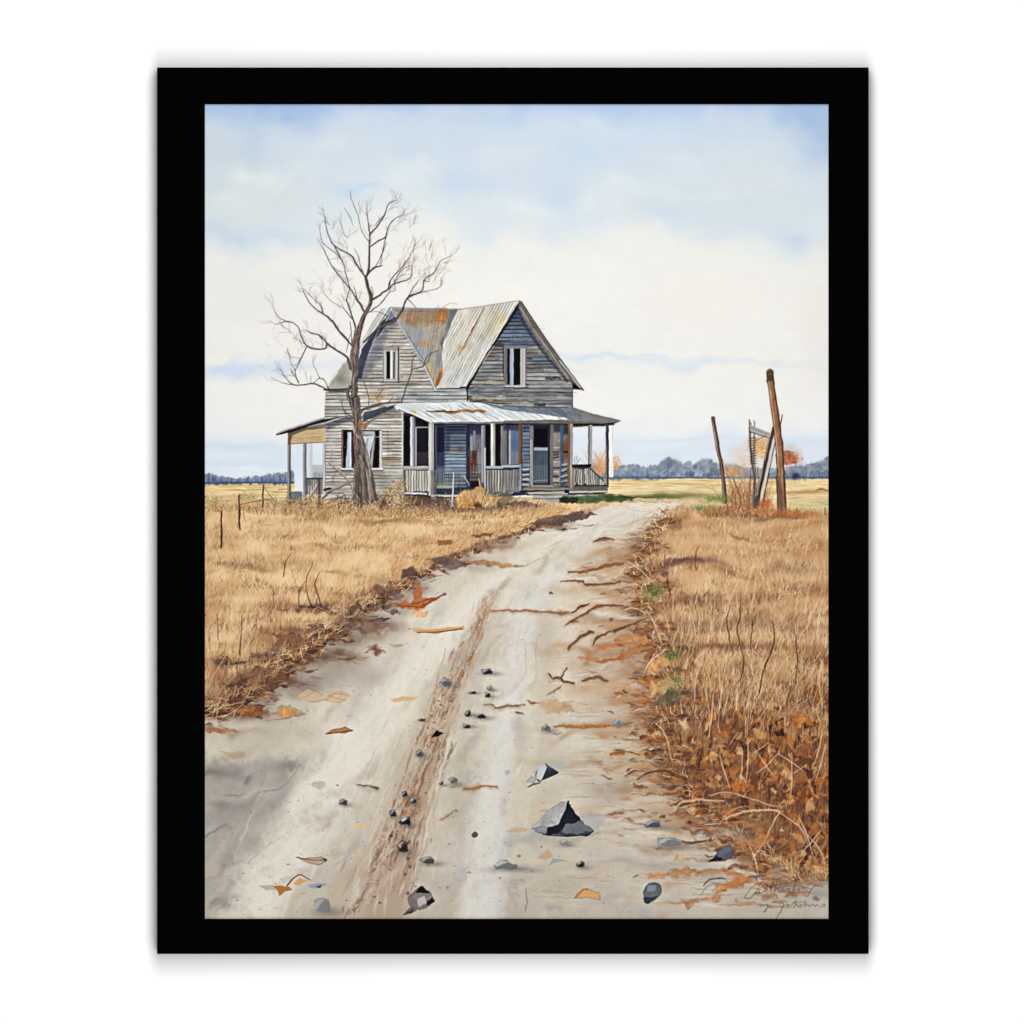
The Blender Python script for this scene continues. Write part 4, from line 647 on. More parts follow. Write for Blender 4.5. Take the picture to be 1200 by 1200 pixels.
SCR = pid('painted_screen_door', 'dark screen door at the left end of the porch'); ids[box(488.5, 500, 501.5, 546, 0)] = SCR
R(Hp, 412, 330, 522, 745, (54, 58, 76)); R(Hp, 448, 350, 518, 600, (32, 33, 48), soft=1); stroke(Hp((436, 335), (438, 740)), 1, (96, 100, 116), .7)
sb = Hp((525, 325), (738, 325), (738, 960), (525, 960))
poly(sb, (98, 110, 126), var=.1, rough=.3); R(Hp, 525, 325, 738, 420, (56, 64, 84), a=.8, soft=2.5); R(Hp, 525, 330, 578, 620, (58, 70, 92), a=.8, soft=1.5); R(Hp, 530, 600, 735, 860, (150, 172, 190), a=.62, soft=2.5); R(Hp, 440, 740, 735, 950, (104, 114, 124), a=.55, soft=2); siding(sb, 4.0, .0, .55, .14, 44)
blob(531.5, 529, 8, 1.4, (160, 136, 106), .8, warp=1); blob(540, 525, 3.4, 3.2, (96, 76, 70), .85, warp=2); blob(520, 568, 9, 2.6, (132, 128, 66), .75, warp=2); R(Hp, 445, 935, 600, 962, (150, 166, 150), a=.8)
R(Hp, 742, 335, 925, 940, (98, 98, 108), var=.15, rough=.3); R(Hp, 742, 335, 778, 930, (44, 48, 66)); R(Hp, 742, 330, 900, 420, (42, 44, 62), a=.8, soft=2); R(Hp, 780, 440, 806, 580, (136, 136, 130)); R(Hp, 812, 385, 832, 580, (116, 130, 150)); R(Hp, 832, 470, 890, 720, (120, 116, 122), a=.7, soft=1)
poly(Hp((770, 590), (845, 580), (850, 690), (830, 760), (850, 830), (790, 850), (775, 720)), (98, 62, 44), .9, soft=1.3, rough=1.5, var=.25); R(Hp, 780, 850, 870, 950, (30, 26, 30), a=.9, soft=1); R(Hp, 850, 600, 905, 800, (140, 136, 132), a=.6); stroke(Hp((780, 720), (900, 720)), .7, (60, 50, 46), .7); stroke(Hp((800, 800), (910, 800)), 1, (160, 150, 138), .7); R(Hp, 780, 860, 860, 885, (120, 130, 128), a=.6)
for i in range(24): xq = rng.uniform(752, 915); yq = rng.uniform(430, 760); stroke(Hp((xq, yq), (xq+rng.normal()*3, yq+rng.uniform(40, 130))), .6, [(60, 50, 52), (150, 146, 148), (90, 70, 58)][rng.integers(3)], .5)
R(Hp, 936, 310, 1090, 735, (10, 10, 14)); R(Hp, 1088, 335, 1175, 725, (122, 120, 122), var=.12, vf=FV); R(Hp, 1172, 330, 1190, 725, (96, 110, 132)); stroke(Hp((1086, 320), (1086, 730)), 1, (90, 80, 70), .8)
for xq in (1105, 1125, 1150): stroke(Hp((xq, 340), (xq+2, 722)), .8, (84, 84, 92), .7)
# right half of the porch wall
R(Hr, 0, 318, 52, 722, (112, 108, 110), var=.12, vf=FV); R(Hr, 34, 318, 54, 722, (52, 60, 80)); R(Hr, 54, 365, 76, 722, (150, 150, 156)); R(Hr, 76, 325, 156, 722, (88, 108, 134), var=.1); R(Hr, 76, 590, 150, 722, (130, 124, 124), a=.6, soft=1.5); R(Hr, 0, 315, 156, 380, (44, 48, 66), a=.7, soft=2)
stroke(Hr((60, 430), (62, 720)), .7, (190, 190, 192), .6); stroke(Hr((110, 330), (112, 715)), .5, (70, 84, 106), .7)
s2 = Hr((190, 318), (264, 318), (264, 950), (190, 950)); poly(s2, (108, 124, 142), var=.1); R(Hr, 190, 318, 262, 400, (60, 74, 98), a=.7, soft=2); R(Hr, 190, 800, 262, 940, (150, 152, 152), a=.6, soft=2); siding(s2, 4.6, 0, .5, .14, 55)
for yq in (795, 840, 885): R(Hr, 184, yq, 258, yq+16, (26, 26, 30), a=.85, rough=.7)
for yq in (765, 815, 862, 915): R(Hr, 188, yq, 256, yq+12, (206, 206, 202), a=.7, rough=.7)
DOOR = pid('painted_front_door', 'grey front door with a dark upper pane')
R(Hr, 296, 330, 456, 915, (60, 66, 78), id=DOOR, rough=.2); R(Hr, 300, 330, 456, 362, (34, 34, 42)); R(Hr, 305, 362, 446, 552, (10, 12, 20)); R(Hr, 305, 552, 446, 582, (146, 152, 158)); R(Hr, 305, 585, 446, 905, (74, 84, 98), var=.14, vf=FV); R(Hr, 305, 720, 446, 905, (104, 110, 118), a=.55, soft=2)
for xq in (325, 347, 372, 398, 425): stroke(Hr((xq, 590), (xq, 880)), .6, (46, 54, 68), .7)
stroke(Hr((305, 720), (446, 720)), .8, (50, 56, 68), .6); stroke(Hr((310, 890), (440, 880)), 1.4, (140, 136, 130), .7); R(Hr, 446, 330, 470, 940, (40, 40, 46), id=DOOR)
R(Hr, 268, 335, 297, 930, (148, 143, 140), id=DOOR, rough=.3, var=.12, vf=FV); R(Hr, 270, 320, 297, 470, (80, 80, 90), a=.6, soft=2); R(Hr, 468, 320, 498, 945, (102, 100, 100), rough=.3, var=.12, vf=FV)
R(Hr, 498, 320, 572, 940, (126, 121, 114), var=.2); R(Hr, 500, 318, 575, 400, (46, 46, 56), a=.8, soft=2)
for yq in (585, 610, 640, 750, 830, 900): R(Hr, 502, yq, 566, yq+16, (44, 40, 42), a=.8, rough=1.4, brk=.6)
for yq in (545, 690, 790, 860, 880): R(Hr, 502, yq, 566, yq+14, (186, 182, 170), a=.6, rough=1.2, brk=.6)
R(Hr, 572, 318, 602, 940, (64, 88, 116), var=.1); R(Hr, 602, 325, 652, 940, (108, 94, 84), var=.25); poly(Hr((600, 490), (640, 480), (652, 640), (600, 640)), (124, 78, 46), .85, soft=1.2, rough=1.2); R(Hr, 600, 585, 650, 606, (52, 34, 28), a=.9); R(Hr, 602, 318, 655, 420, (40, 40, 48), a=.7, soft=2)
for yq in (720, 770, 830, 880): R(Hr, 580, yq, 640, yq+18, (180, 184, 188), a=.6, rough=1.3, brk=.5); R(Hr, 580, yq+20, 645, yq+32, (40, 44, 54), a=.7, rough=1)
# --- opening to the right of the porch: bare orange bush seen through it
BUSH = pid('painted_autumn_bush', 'thin orange bush beside the porch')
for b in [(704, 541, 8, 8, (232, 196, 160), .55), (716, 540, 8, 6, (228, 180, 140), .5), (722, 545, 5, 4, (214, 148, 112), .6), (712, 530, 8, 10, (236, 214, 190), .4)]: blob(*b, warp=5, nz=.8)
for i in range(90):
    x = rng.normal(704, 4.5); y = 556-rng.random()*2; an = rng.normal()*.4; l = rng.uniform(6, 30); stroke([(x, y), (x+l*.5*math.sin(an), y-l*.5), (x+l*math.sin(an*1.5), y-l)], [.8, .5, .2], [(214, 158, 112), (196, 132, 86), (228, 184, 142), (150, 110, 84)][rng.integers(4)], .5, id=BUSH if l < 20 else None)
for i in range(60): x, y = rng.normal(718, 6), rng.normal(543, 4.5); blob(x, y, 1.2, .9, [(214, 150, 106), (196, 118, 78), (226, 176, 138)][rng.integers(3)], .7, warp=1)
# --- porch roof
poly(Hp((25, 126), (75, 106), (760, 92), (860, 98))+Hr((0, 130), (400, 150), (690, 150), (860, 205), (1172, 288), (1130, 312), (690, 322), (0, 312))+Hp((930, 318), (400, 312), (385, 300), (30, 146)), (205, 207, 207), id=PORCHROOF, rough=.3, var=.05)
prl = Hp((25, 126), (75, 106), (860, 98), (1200, 180))+Hr((300, 212), (650, 258), (640, 272), (0, 278))+Hp((1080, 280), (930, 292), (390, 296), (30, 146))
poly(prl, (216, 219, 219), a=.9, soft=.6); corr(prl, math.radians(30), 4.6, .22, .06, 61)
poly(Hp((75, 106), (320, 112), (300, 200), (200, 190), (60, 150)), (196, 208, 204), .7, soft=1.5); poly(Hp((160, 180), (235, 185), (235, 225), (180, 205)), (196, 160, 100), .7, soft=1, rough=1)
pts_ = Hp((440, 186), (520, 176), (640, 178), (760, 170), (900, 172), (945, 190), (900, 202), (700, 204), (580, 210), (460, 200)); poly(pts_, (160, 116, 72), .9, soft=.7, rough=1.3, var=.2); stroke(Hp((340, 190), (450, 192), (640, 190)), [.8, 1.8, 1], (78, 58, 54), .85); poly(Hp((860, 175), (945, 182), (930, 198), (870, 200)), (172, 104, 50), .7, soft=1)
for a0, b0 in [((350, 140), (430, 170)), ((870, 190), (1060, 260)), ((560, 120), (600, 170)), ((700, 110), (760, 165)), ((800, 110), (850, 160)), ((440, 210), (560, 280)), ((620, 215), (740, 285)), ((760, 215), (880, 285)), ((330, 200), (400, 285))]: stroke(Hp(a0, b0), .6, (140, 140, 142), .7)
prd = Hp((860, 98))+Hr((0, 130), (400, 150), (690, 150), (860, 205), (1172, 288), (1120, 300), (640, 275), (650, 258), (300, 208), (0, 168))
poly(prd, (112, 118, 128), .96, soft=.7, var=.1); corr(prd, math.radians(21), 3.4, .2, .08, 71)
poly(Hr((700, 160), (860, 205), (1172, 288), (1100, 296), (850, 280)), (134, 126, 116), .7, soft=2.5); poly(Hr((10, 140), (150, 150), (140, 180), (20, 165)), (130, 158, 166), .6, soft=1.5); poly(Hr((480, 160), (600, 170), (640, 250), (560, 235)), (92, 104, 124), .6, soft=2)
stroke(Hr((690, 150), (860, 205), (1172, 286)), .9, (70, 64, 60), .8, smooth=False); stroke(Hr((0, 128), (350, 148), (640, 152)), 1.1, (58, 60, 68), .85, smooth=False); R(Hr, 345, 110, 420, 140, (60, 64, 74), a=.7); stroke(Hp((770, 92), (1000, 104), (1200, 112)), 1.0, (70, 66, 64), .85)
poly(Hr((0, 280), (640, 272), (1120, 296), (1172, 290), (1125, 314), (690, 326), (0, 314)), (104, 98, 92), .96, soft=.5, id=PORCHROOF, var=.1); poly(Hp((388, 298), (930, 296), (1300, 282), (1300, 316), (930, 318), (400, 316)), (110, 106, 102), .9, soft=.5); stroke(Hr((0, 314), (690, 318), (1110, 320)), 1.4, (36, 34, 38), .9, smooth=False); stroke(Hp((400, 318), (930, 320), (1300, 316)), 1.2, (36, 34, 40), .9, smooth=False); stroke(Hr((640, 276), (1110, 298)), .7, (150, 140, 128), .7)
stroke(Hp((20, 140), (200, 215), (385, 300)), 1.6, (226, 226, 222), .9, smooth=False); stroke(Hp((60, 170), (230, 240), (385, 312)), 1.4, (60, 54, 54), .85, smooth=False)
poly(Hr((694, 312), (1115, 308), (1110, 332), (900, 338), (694, 350)), (30, 30, 34), .95, soft=.5)
for i in range(50):
    x = rng.uniform(476, 660); l = rng.uniform(4, 12); y = rng.uniform(475, 488)
    if ids[int((y-Y0)*S), int((x-X0)*S)] == PORCHROOF: stroke([(x, y), (x+l, y+l*.45)], [.3, rng.uniform(.7, 1.6), .3], [(150, 116, 82), (120, 116, 116), (176, 150, 116), (96, 98, 104), (232, 234, 234)][rng.integers(5)], rng.uniform(.25, .6), rough=.6, brk=.6)
# --- porch posts
def post(z, x0, y0, x1, y1, c, lab, shade_side=1, dark=(90, 90, 94)):
    k = pid('painted_porch_post', lab); R(z, x0, y0, x1, y1, c, id=k, rough=.25, var=.1, vf=FV)
    xs = x1-(x1-x0)*.25 if shade_side > 0 else x0+(x1-x0)*.2; stroke(z((xs, y0+5), (xs, y1-4)), (x1-x0)*.035, dark, .7); return k
post(Hp, 92, 195, 109, 742, (194, 192, 186), 'white corner board at the left end of the porch')
post(Hp, 178, 245, 214, 745, (200, 200, 200), 'slim white post by the black opening')
post(Hp, 362, 305, 412, 1035, (186, 184, 176), 'tall pale post right of the screen door', 1, (128, 128, 130))
post(Hp, 893, 330, 928, 905, (142, 142, 150), 'grey post right of the rusty panel'); stroke(Hp((928, 560), (930, 960)), 1.6, (206, 206, 208), .85)
post(Hp, 986, 310, 1029, 742, (200, 197, 187), 'cream post across the black doorway')
post(Hr, 156, 312, 190, 722, (122, 88, 50), 'brown rusted post left of the front door', 1, (66, 44, 30))
post(Hr, 160, 720, 180, 985, (158, 164, 168), 'short pale rail post left of the front door')
post(Hr, 654, 312, 698, 968, (154, 144, 134), 'pale post right of the front door', -1, (70, 60, 54))
post(Hr, 850, 326, 892, 728, (160, 160, 160), 'grey post in the open end of the porch', -1, (60, 60, 62))
post(Hr, 1062, 330, 1104, 850, (222, 224, 226), 'faint white post at the far corner of the porch', 1, (206, 204, 204))
post(Hr, 1026, 316, 1058, 952, (78, 80, 86), 'dark post at the right corner of the porch', 1, (36, 36, 42)); stroke(Hr((1032, 540), (1034, 930)), 1.4, (160, 148, 136), .7)
# --- railings
RL = [pid('painted_porch_railing', l) for l in ('pale picket railing at the left end of the porch', 'grey picket railing in the middle of the porch', 'dark broken picket railing at the right end of the porch')]
R(Hp, 108, 738, 362, 1010, (70, 64, 62), id=RL[0]); R(Hp, 108, 738, 160, 940, (104, 96, 92), a=.7, soft=1)
for i, xq in enumerate(np.linspace(128, 345, 9)):
    R(Hp, xq+6, 782+i*.6, xq+27, 992+rng.uniform(-5, 5), [(186, 181, 170), (172, 168, 158), (196, 192, 182)][i % 3], rough=.4, var=.08, vf=FV, id=RL[0])
R(Hp, 104, 740, 362, 772, (178, 175, 171), id=RL[0], rough=.3); stroke(Hp((110, 756), (360, 764)), .8, (110, 104, 102), .8); R(Hp, 100, 740, 112, 945, (150, 144, 138)); poly(Hp((118, 998), (345, 1012), (345, 1030), (118, 1016)), (208, 206, 202), id=RL[0]); stroke(Hp((110, 1026), (350, 1040)), 2, (50, 42, 40), .9)
for xq in np.linspace(446, 700, 13): stroke(Hp((xq, 775+rng.uniform(-8, 8)), (xq+rng.normal()*4, 930)), 1.0, (136, 142, 146), .55)
R(Hp, 385, 1026, 720, 1050, (178, 176, 176), rough=.4); stroke(Hp((385, 1056), (700, 1060)), 2, (54, 48, 48), .9); R(Hp, 385, 780, 440, 1030, (110, 104, 100), a=.7, var=.2)
R(Hp, 938, 740, 1200, 1020, (92, 90, 92), id=RL[1], var=.15)
for xq in list(np.linspace(945, 1190, 10)): R(Hp, xq+4, 778, xq+19, 1000+rng.uniform(-10, 15), [(160, 154, 146), (140, 138, 136), (176, 170, 160)][rng.integers(3)], rough=.5, var=.12, vf=FV)
R(Hr, 0, 770, 160, 1000, (108, 104, 104), id=RL[1], var=.2)
for xq in np.linspace(2, 145, 6): R(Hr, xq+4, 775, xq+18, 990+rng.uniform(-14, 8), [(150, 146, 140), (126, 124, 124), (160, 150, 134)][rng.integers(3)], rough=.5, var=.12, vf=FV, a=.85)
R(Hr, 0, 790, 150, 850, (124, 128, 138), a=.45, soft=1.5); R(Hp, 938, 738, 1210, 764, (158, 166, 176), id=RL[1]); R(Hr, -20, 728, 158, 752, (166, 170, 176), id=RL[1]); stroke(Hp((940, 768), (1200, 772)), 1.3, (40, 42, 50), .9); stroke(Hr((0, 758), (158, 762)), 1.3, (40, 42, 50), .9)
R(Hr, 692, 742, 850, 950, (74, 70, 66), id=RL[2], rough=.5, var=.2); poly(Hr((850, 745), (1030, 900), (1030, 950), (850, 950)), (104, 98, 92), .92, id=RL[2], var=.2)
for xq in np.linspace(712, 1010, 15): R(Hr, xq, 765+max(0, (xq-860)*.8)+rng.uniform(-6, 6), xq+rng.uniform(9, 15), 935+rng.uniform(-22, 6), [(190, 186, 178), (150, 144, 134), (208, 204, 196), (120, 112, 106)][rng.integers(4)], rough=.9, a=.85)
R(Hr, 700, 930, 1040, 960, (40, 38, 36), a=.85, rough=.6); R(Hr, 690, 720, 884, 750, (44, 42, 42), id=RL[2], rough=.5); stroke(Hr((855, 745), (1012, 892)), 1.3, (40, 36, 36), .95, id=RL[2])
for pts in [((720, 718), (712, 650)), ((735, 718), (768, 665)), ((742, 690), (730, 640))]: stroke(Hr(*pts), .6, (70, 66, 70), .8)
R(Hr, 692, 755, 716, 950, (150, 134, 120), a=.7)
# --- steps and porch floor
STEP = pid('painted_porch_steps', 'worn grey porch floor and steps')
poly(Hr((200, 962), (270, 930), (500, 935), (660, 960), (1050, 950), (1050, 1000), (740, 1010), (260, 1028), (190, 990)), (110, 105, 100), id=STEP, rough=.4, var=.12)
R(Hr, 280, 930, 500, 948, (140, 134, 126)); poly(Hr((200, 968), (660, 962), (660, 978), (200, 984)), (136, 128, 120)); poly(Hr((180, 986), (640, 982), (640, 996), (200, 1004)), (28, 26, 28)); poly(Hr((240, 1004), (640, 990), (640, 1006), (260, 1024)), (176, 166, 152)); poly(Hr((660, 990), (1052, 985), (1052, 1000), (660, 1008)), (184, 176, 160)); poly(Hr((655, 1008), (1050, 1002), (1000, 1022), (640, 1024)), (30, 30, 30), .9); poly(Hr((610, 975), (660, 975), (660, 1010), (615, 1010)), (26, 24, 26)); poly(Hr((700, 945), (1052, 940), (1052, 985), (700, 985)), (96, 92, 88), .9, var=.15)
poly(Hr((290, 1035), (740, 1028), (760, 1050), (560, 1062), (300, 1064)), (172, 168, 158), id=STEP, var=.08); stroke(Hr((240, 1030), (720, 1026)), 1.2, (44, 42, 42), .9); poly(Hr((400, 1066), (570, 1062), (580, 1100), (480, 1104)), (150, 154, 160), .9, id=STEP, soft=.8); stroke(Hr((300, 1068), (560, 1066)), 1, (80, 78, 76), .8)
GREEN = pid('painted_green_grass', 'dark green grass beside the porch steps')
poly(Hr((570, 1062), (660, 1035), (900, 1022), (1200, 1020), (1310, 1040), (1290, 1075), (1050, 1100), (750, 1112), (560, 1110)), (70, 84, 56), .88, id=GREEN, soft=1.4, rough=2, var=.3); poly(Hr((560, 1066), (700, 1040), (760, 1060), (740, 1110), (570, 1112)), (44, 44, 40), .85, soft=1.5, rough=2)
for i in range(110): x = rng.uniform(660, 790); y = rng.uniform(579, 590); stroke([(x, y), (x+rng.uniform(2, 9), y-rng.uniform(-.3, .8))], [.3, 1.2, .3], [(54, 72, 46), (92, 110, 66), (120, 132, 84), (38, 46, 36)][rng.integers(4)], .5, rough=.7)
for i in range(60): x = rng.uniform(715, 800); y = rng.uniform(586, 600); stroke([(x, y), (x+rng.uniform(4, 16), y-rng.uniform(0, 1.5))], [.3, 1.2, .3], [(216, 204, 180), (178, 160, 132), (150, 140, 110), (228, 216, 194)][rng.integers(4)], .5, rough=.7)
# under the porch and weeds against the house
poly(Hp((105, 1030), (360, 1045), (600, 1060), (600, 1130), (420, 1150), (100, 1120)), (76, 60, 54), .85, soft=1.6, rough=2.5, var=.3); R(Hp, 390, 1050, 440, 1130, (132, 126, 122), a=.85, rough=1)
R(Hp, 940, 1020, 1200, 1050, (130, 126, 128), a=.7, rough=.8); poly(Hp((900, 1040), (1200, 1030), (1250, 1070), (1000, 1120)), (86, 68, 60), .6, soft=2.5, rough=2)

# =============== debris and weeds at the lean-to ===============
BRD = pid('painted_leaning_board', 'pale boards leaning under the lean-to')
stroke(Hl((388, 735), (330, 820), (275, 905)), [2.4, 2.2, 2.0], (176, 172, 160), id=BRD); stroke(Hl((396, 740), (340, 825), (288, 905)), .7, (70, 64, 60), .9)
for x0, w, c in [(402, 2.2, (70, 62, 58)), (388, 1.0, (108, 98, 90)), (414, 1.0, (120, 110, 102))]: stroke(Hl((x0, 685), (x0+3, 820), (x0, 950)), w, c, .9)
stroke(Hl((480, 535), (560, 600), (650, 680), (700, 760), (722, 900)), [1.6, 2.4, 2.2, 2.6, 3.2], (168, 158, 146), id=BRD); stroke(Hl((490, 550), (570, 618), (655, 700), (690, 770), (712, 900)), .8, (86, 76, 70), .85)
stroke(Hl((700, 690), (600, 745), (480, 800)), [1.0, 2.0, 2.6], (150, 138, 124), .95, id=BRD); stroke(Hl((705, 700), (600, 756), (470, 812)), .8, (64, 56, 52), .9)
poly(Hl((440, 840), (560, 800), (620, 815), (600, 835), (440, 870)), (196, 188, 178), .9, rough=.8, id=BRD); stroke(Hl((450, 780), (500, 770)), 3, (44, 40, 40), .9); stroke(Hl((430, 860), (500, 800)), 1.6, (60, 54, 50), .9); stroke(Hl((480, 900), (620, 830)), 1.4, (80, 70, 62), .85); stroke(Hl((440, 872), (600, 842)), .8, (70, 62, 58), .8); stroke(Hl((500, 815), (615, 805)), 1.4, (120, 106, 92), .9)
BR = Hl((150, 900), (1150, 900))
poly([(330, 588), (460, 590), (475, 604), (330, 604)], (150, 112, 76), .6, soft=3, rough=3, var=.25); poly([(466, 584), (560, 586), (640, 590), (640, 598), (560, 602), (466, 602)], (92, 70, 58), .75, soft=2.5, rough=3, var=.3)
def tuft(cx, cy, w, h, n, cols, a=.6, lean=0., spread=.5, idn=None, seed=0, L=(6, 14)):
    r = np.random.default_rng(seed)
    x = cx+r.normal(size=n)*w*.5; y = cy+r.uniform(-h, h, n); c = np.array(cols, np.float32)[r.integers(0, len(cols), n)]/255
    blades(x, y, r.uniform(*L, n), lean+r.normal(size=n)*spread, r.normal(size=n)*.4, c, r.uniform(.6, 1.1, n)*a, id=idn, tip=.4)
gold = [(228, 192, 140), (212, 168, 114), (238, 208, 162), (186, 138, 90), (140, 98, 66)]
for i, (cx, cy, w, h, n, ln) in enumerate([(262, 590, 26, 3, 260, .05), (305, 592, 22, 4, 240, 0), (340, 594, 18, 3, 180, 0), (372, 597, 20, 3, 240, .1), (395, 592, 14, 8, 260, .1), (418, 594, 14, 4, 220, -.05), (432, 592, 16, 5, 240, -.1), (450, 594, 14, 6, 300, .1), (468, 596, 18, 5, 320, .1), (490, 597, 16, 4, 260, .2), (515, 598, 20, 3, 260, .35), (540, 600, 24, 3, 260, .4), (575, 602, 28, 3, 300, .5), (610, 598, 26, 4, 380, .6), (640, 596, 18, 3, 240, .7)]):
    tuft(cx, cy+(7 if cx < 560 else 3), w, h, n, gold+[(168, 150, 110), (120, 84, 60), (96, 68, 54)] if cx < 480 else gold+[(120, 80, 54)], .5, ln, .38, None, 100+i, (4, 10))
for i, (cx, cy, n) in enumerate([(322, 590, 120), (346, 592, 120), (366, 590, 100), (245, 588, 80), (290, 584, 80)]): tuft(cx, cy, 14, 4, n, [(196, 178, 130), (150, 132, 96), (120, 96, 72), (216, 196, 150), (140, 120, 60)], .55, 0, .8, None, 140+i, (4, 9))
for i, (cx, cy) in enumerate([(458, 578), (466, 572), (452, 586), (470, 590)]): tuft(cx, cy, 10, 5, 90, [(200, 170, 126), (150, 120, 90), (96, 76, 66), (214, 190, 150)], .6, .3, .7, None, 160+i, (5, 12))
GB = pid('painted_grass_clump', 'golden grass clump in front of the porch')
poly(Hp((630, 1080), (680, 1020), (740, 970), (830, 950), (890, 945), (930, 980), (935, 1060), (880, 1115), (740, 1130), (650, 1120)), (200, 160, 108), .9, id=GB, smooth=True, rough=2.5, soft=1.2, var=.12)
tuft(557, 593, 20, 3, 520, [(226, 188, 130), (206, 160, 104), (240, 210, 158), (160, 112, 72), (216, 176, 120), (110, 76, 56)], .6, .12, .3, GB, 171, (9, 19)); poly(Hp((700, 1130), (880, 1105), (900, 1150), (720, 1160)), (66, 46, 40), .75, soft=2, rough=2)
tuft(545, 594, 8, 2, 90, [(216, 166, 96), (160, 110, 60)], .6, .5, .4, None, 172, (8, 14))
STK = pid('painted_stake', 'thin white stake in front of the porch'); stroke(Hp((613, 800), (608, 980), (595, 1140)), [.9, 1.6, 2.2], (206, 208, 208), id=STK); stroke(Hp((619, 900), (603, 1140)), .6, (100, 98, 98), .8)
stroke(Hp((720, 840), (765, 920)), .9, (206, 200, 190), .9); stroke(Hp((865, 860), (880, 940)), 1.2, (214, 176, 110), .9)
# grass fringe over the road along the left verge near the house
for i, (x, y) in enumerate(crom([(662, 598), (640, 606), (600, 618), (570, 627), (545, 640), (515, 650), (492, 664), (470, 678)], 5)):
    tuft(x-9, y+1, 13, 3, 70, gold, .5, .75, .35, None, 200+i, (6, 13))
poly(L2((600, 215), (640, 190), (740, 175), (850, 158), (920, 172), (850, 190), (740, 215), (680, 222)), (96, 74, 66), .8, soft=1.2, rough=2.5, var=.25); poly(L2((330, 270), (430, 255), (420, 270), (350, 280)), (96, 66, 50), .8, soft=1, rough=1.5)
poly(L2((165, 295), (240, 290), (240, 312), (175, 318)), (140, 84, 44), .8, soft=1.2, rough=1.5); poly(L2((330, 310), (500, 265), (560, 280), (520, 330), (400, 345)), (150, 120, 96), .5, soft=3, rough=3)
for pts, c in [(((110, 380), (200, 368), (280, 385), (330, 410), (240, 430), (190, 412)), (104, 84, 80)), (((0, 430), (60, 420), (100, 470), (40, 480), (0, 470)), (66, 48, 50)), (((280, 392), (380, 385), (520, 405), (590, 410), (500, 420), (380, 412)), (172, 128, 84)), (((440, 275), (520, 268), (520, 285), (460, 290)), (110, 78, 60))]:
    poly(L2(*pts), c, .75, soft=1.2, rough=2, var=.25)

# =============== far posts, gate, orange tree ===============
OT = pid('painted_autumn_tree', 'small orange autumn tree behind the tall post')
for b in [(893, 525, 10, 9, (214, 164, 110), .85), (872, 534, 10, 8, (226, 186, 140), .6), (924, 536, 10, 9, (168, 104, 70), .85), (934, 541, 7, 5, (186, 128, 96), .7), (866, 552, 14, 8, (214, 180, 146), .45), (880, 545, 18, 12, (224, 190, 150), .35)]: blob(*b, warp=6, nz=.8)
for i in range(150):
    a_ = rng.uniform(0, 6.28); q_ = rng.random()**.5; x, y = (925+9.5*q_*math.cos(a_), 536+8.5*q_*math.sin(a_)) if rng.random() < .75 else (893+9*q_*math.cos(a_), 525+10*q_*math.sin(a_)); s = rng.uniform(1.2, 3.2); c_ = ([(168, 104, 74), (146, 88, 66), (188, 124, 86)] if x > 912 else [(212, 162, 110), (200, 146, 92), (224, 184, 138)])[rng.integers(3)]
    poly([(x-s, y+rng.normal()*.5), (x-s*.2, y-s*.8), (x+s, y-s*.2), (x+s*.5, y+s*.7)], c_, rng.uniform(.3, .65), rough=1.4, soft=.8, id=OT)
for i in range(60):
    x, y = rng.normal(926, 6.5), rng.normal(537, 5.2); s = rng.uniform(.7, 1.5); c_ = [(168, 96, 62), (140, 78, 56), (196, 128, 84), (184, 112, 70)][rng.integers(4)]
    poly([(x-s, y), (x, y-s), (x+s, y+.2), (x, y+s)], c_, .75, rough=.7, id=OT)
for i in range(110): x, y = rng.normal(890, 7), rng.normal(526, 7); blob(x, y, 1.3, 1, [(214, 160, 100), (196, 140, 84), (230, 186, 130)][rng.integers(3)], .7, warp=1)
DB = pid('painted_dry_bush', 'tangled dry stems around the broken gate')
tuft(872, 592, 22, 5, 420, [(206, 158, 108), (176, 124, 80), (140, 92, 62), (226, 188, 142), (112, 74, 54)], .5, 0, .35, None, 301, (10, 34))
for i in range(46): x = rng.uniform(858, 900); l = rng.uniform(18, 62); an = rng.normal()*.18; stroke([(x, 598), (x+l*.5*math.sin(an), 598-l*.5), (x+l*math.sin(an*1.6), 598-l)], [.8, .6, .25], [(186, 138, 98), (150, 104, 76), (214, 176, 136), (110, 80, 66)][rng.integers(4)], .55, id=DB if l < 40 else None)
tuft(858, 556, 12, 4, 110, [(206, 150, 104), (190, 130, 86), (222, 180, 140)], .5, 0, .6, None, 302, (5, 12))
FP = pid('painted_fence_post', 'thin leaning brown post left of the gate')
stroke(P((478, 348), (500, 480), (530, 640), (553, 842)), [4.2, 4.2, 4.4, 4.2], (122, 94, 82), id=FP, smooth=False, rough=.5); stroke(P((472, 352), (496, 490), (524, 640), (545, 830)), [1, 1.4, 1, .8], (206, 186, 170), .75); stroke(P((486, 360), (512, 500), (540, 660), (560, 840)), 1.2, (66, 48, 46), .9); R(P, 469, 342, 491, 372, (104, 96, 92), a=.6, soft=1)
for i in range(14): yq = rng.uniform(360, 820); xq = 480+(yq-350)*.152; stroke(P((xq, yq), (xq+6, yq+40)), .7, [(84, 56, 50), (160, 120, 100)][rng.integers(2)], .6)
GT = pid('painted_broken_gate', 'broken grey gate boards leaning against the tall post')
stroke(P((690, 362), (696, 480), (712, 640), (722, 740), (708, 885)), [2.2, 2.6, 3, 3.4, 4], (126, 116, 106), id=GT, rough=.6); stroke(P((719, 368), (722, 470), (718, 600), (735, 700)), [1.6, 2.4, 2.6, 2.4], (140, 130, 120), id=GT, rough=.6); stroke(P((700, 380), (704, 600), (722, 720), (716, 880)), .9, (58, 48, 46), .85)
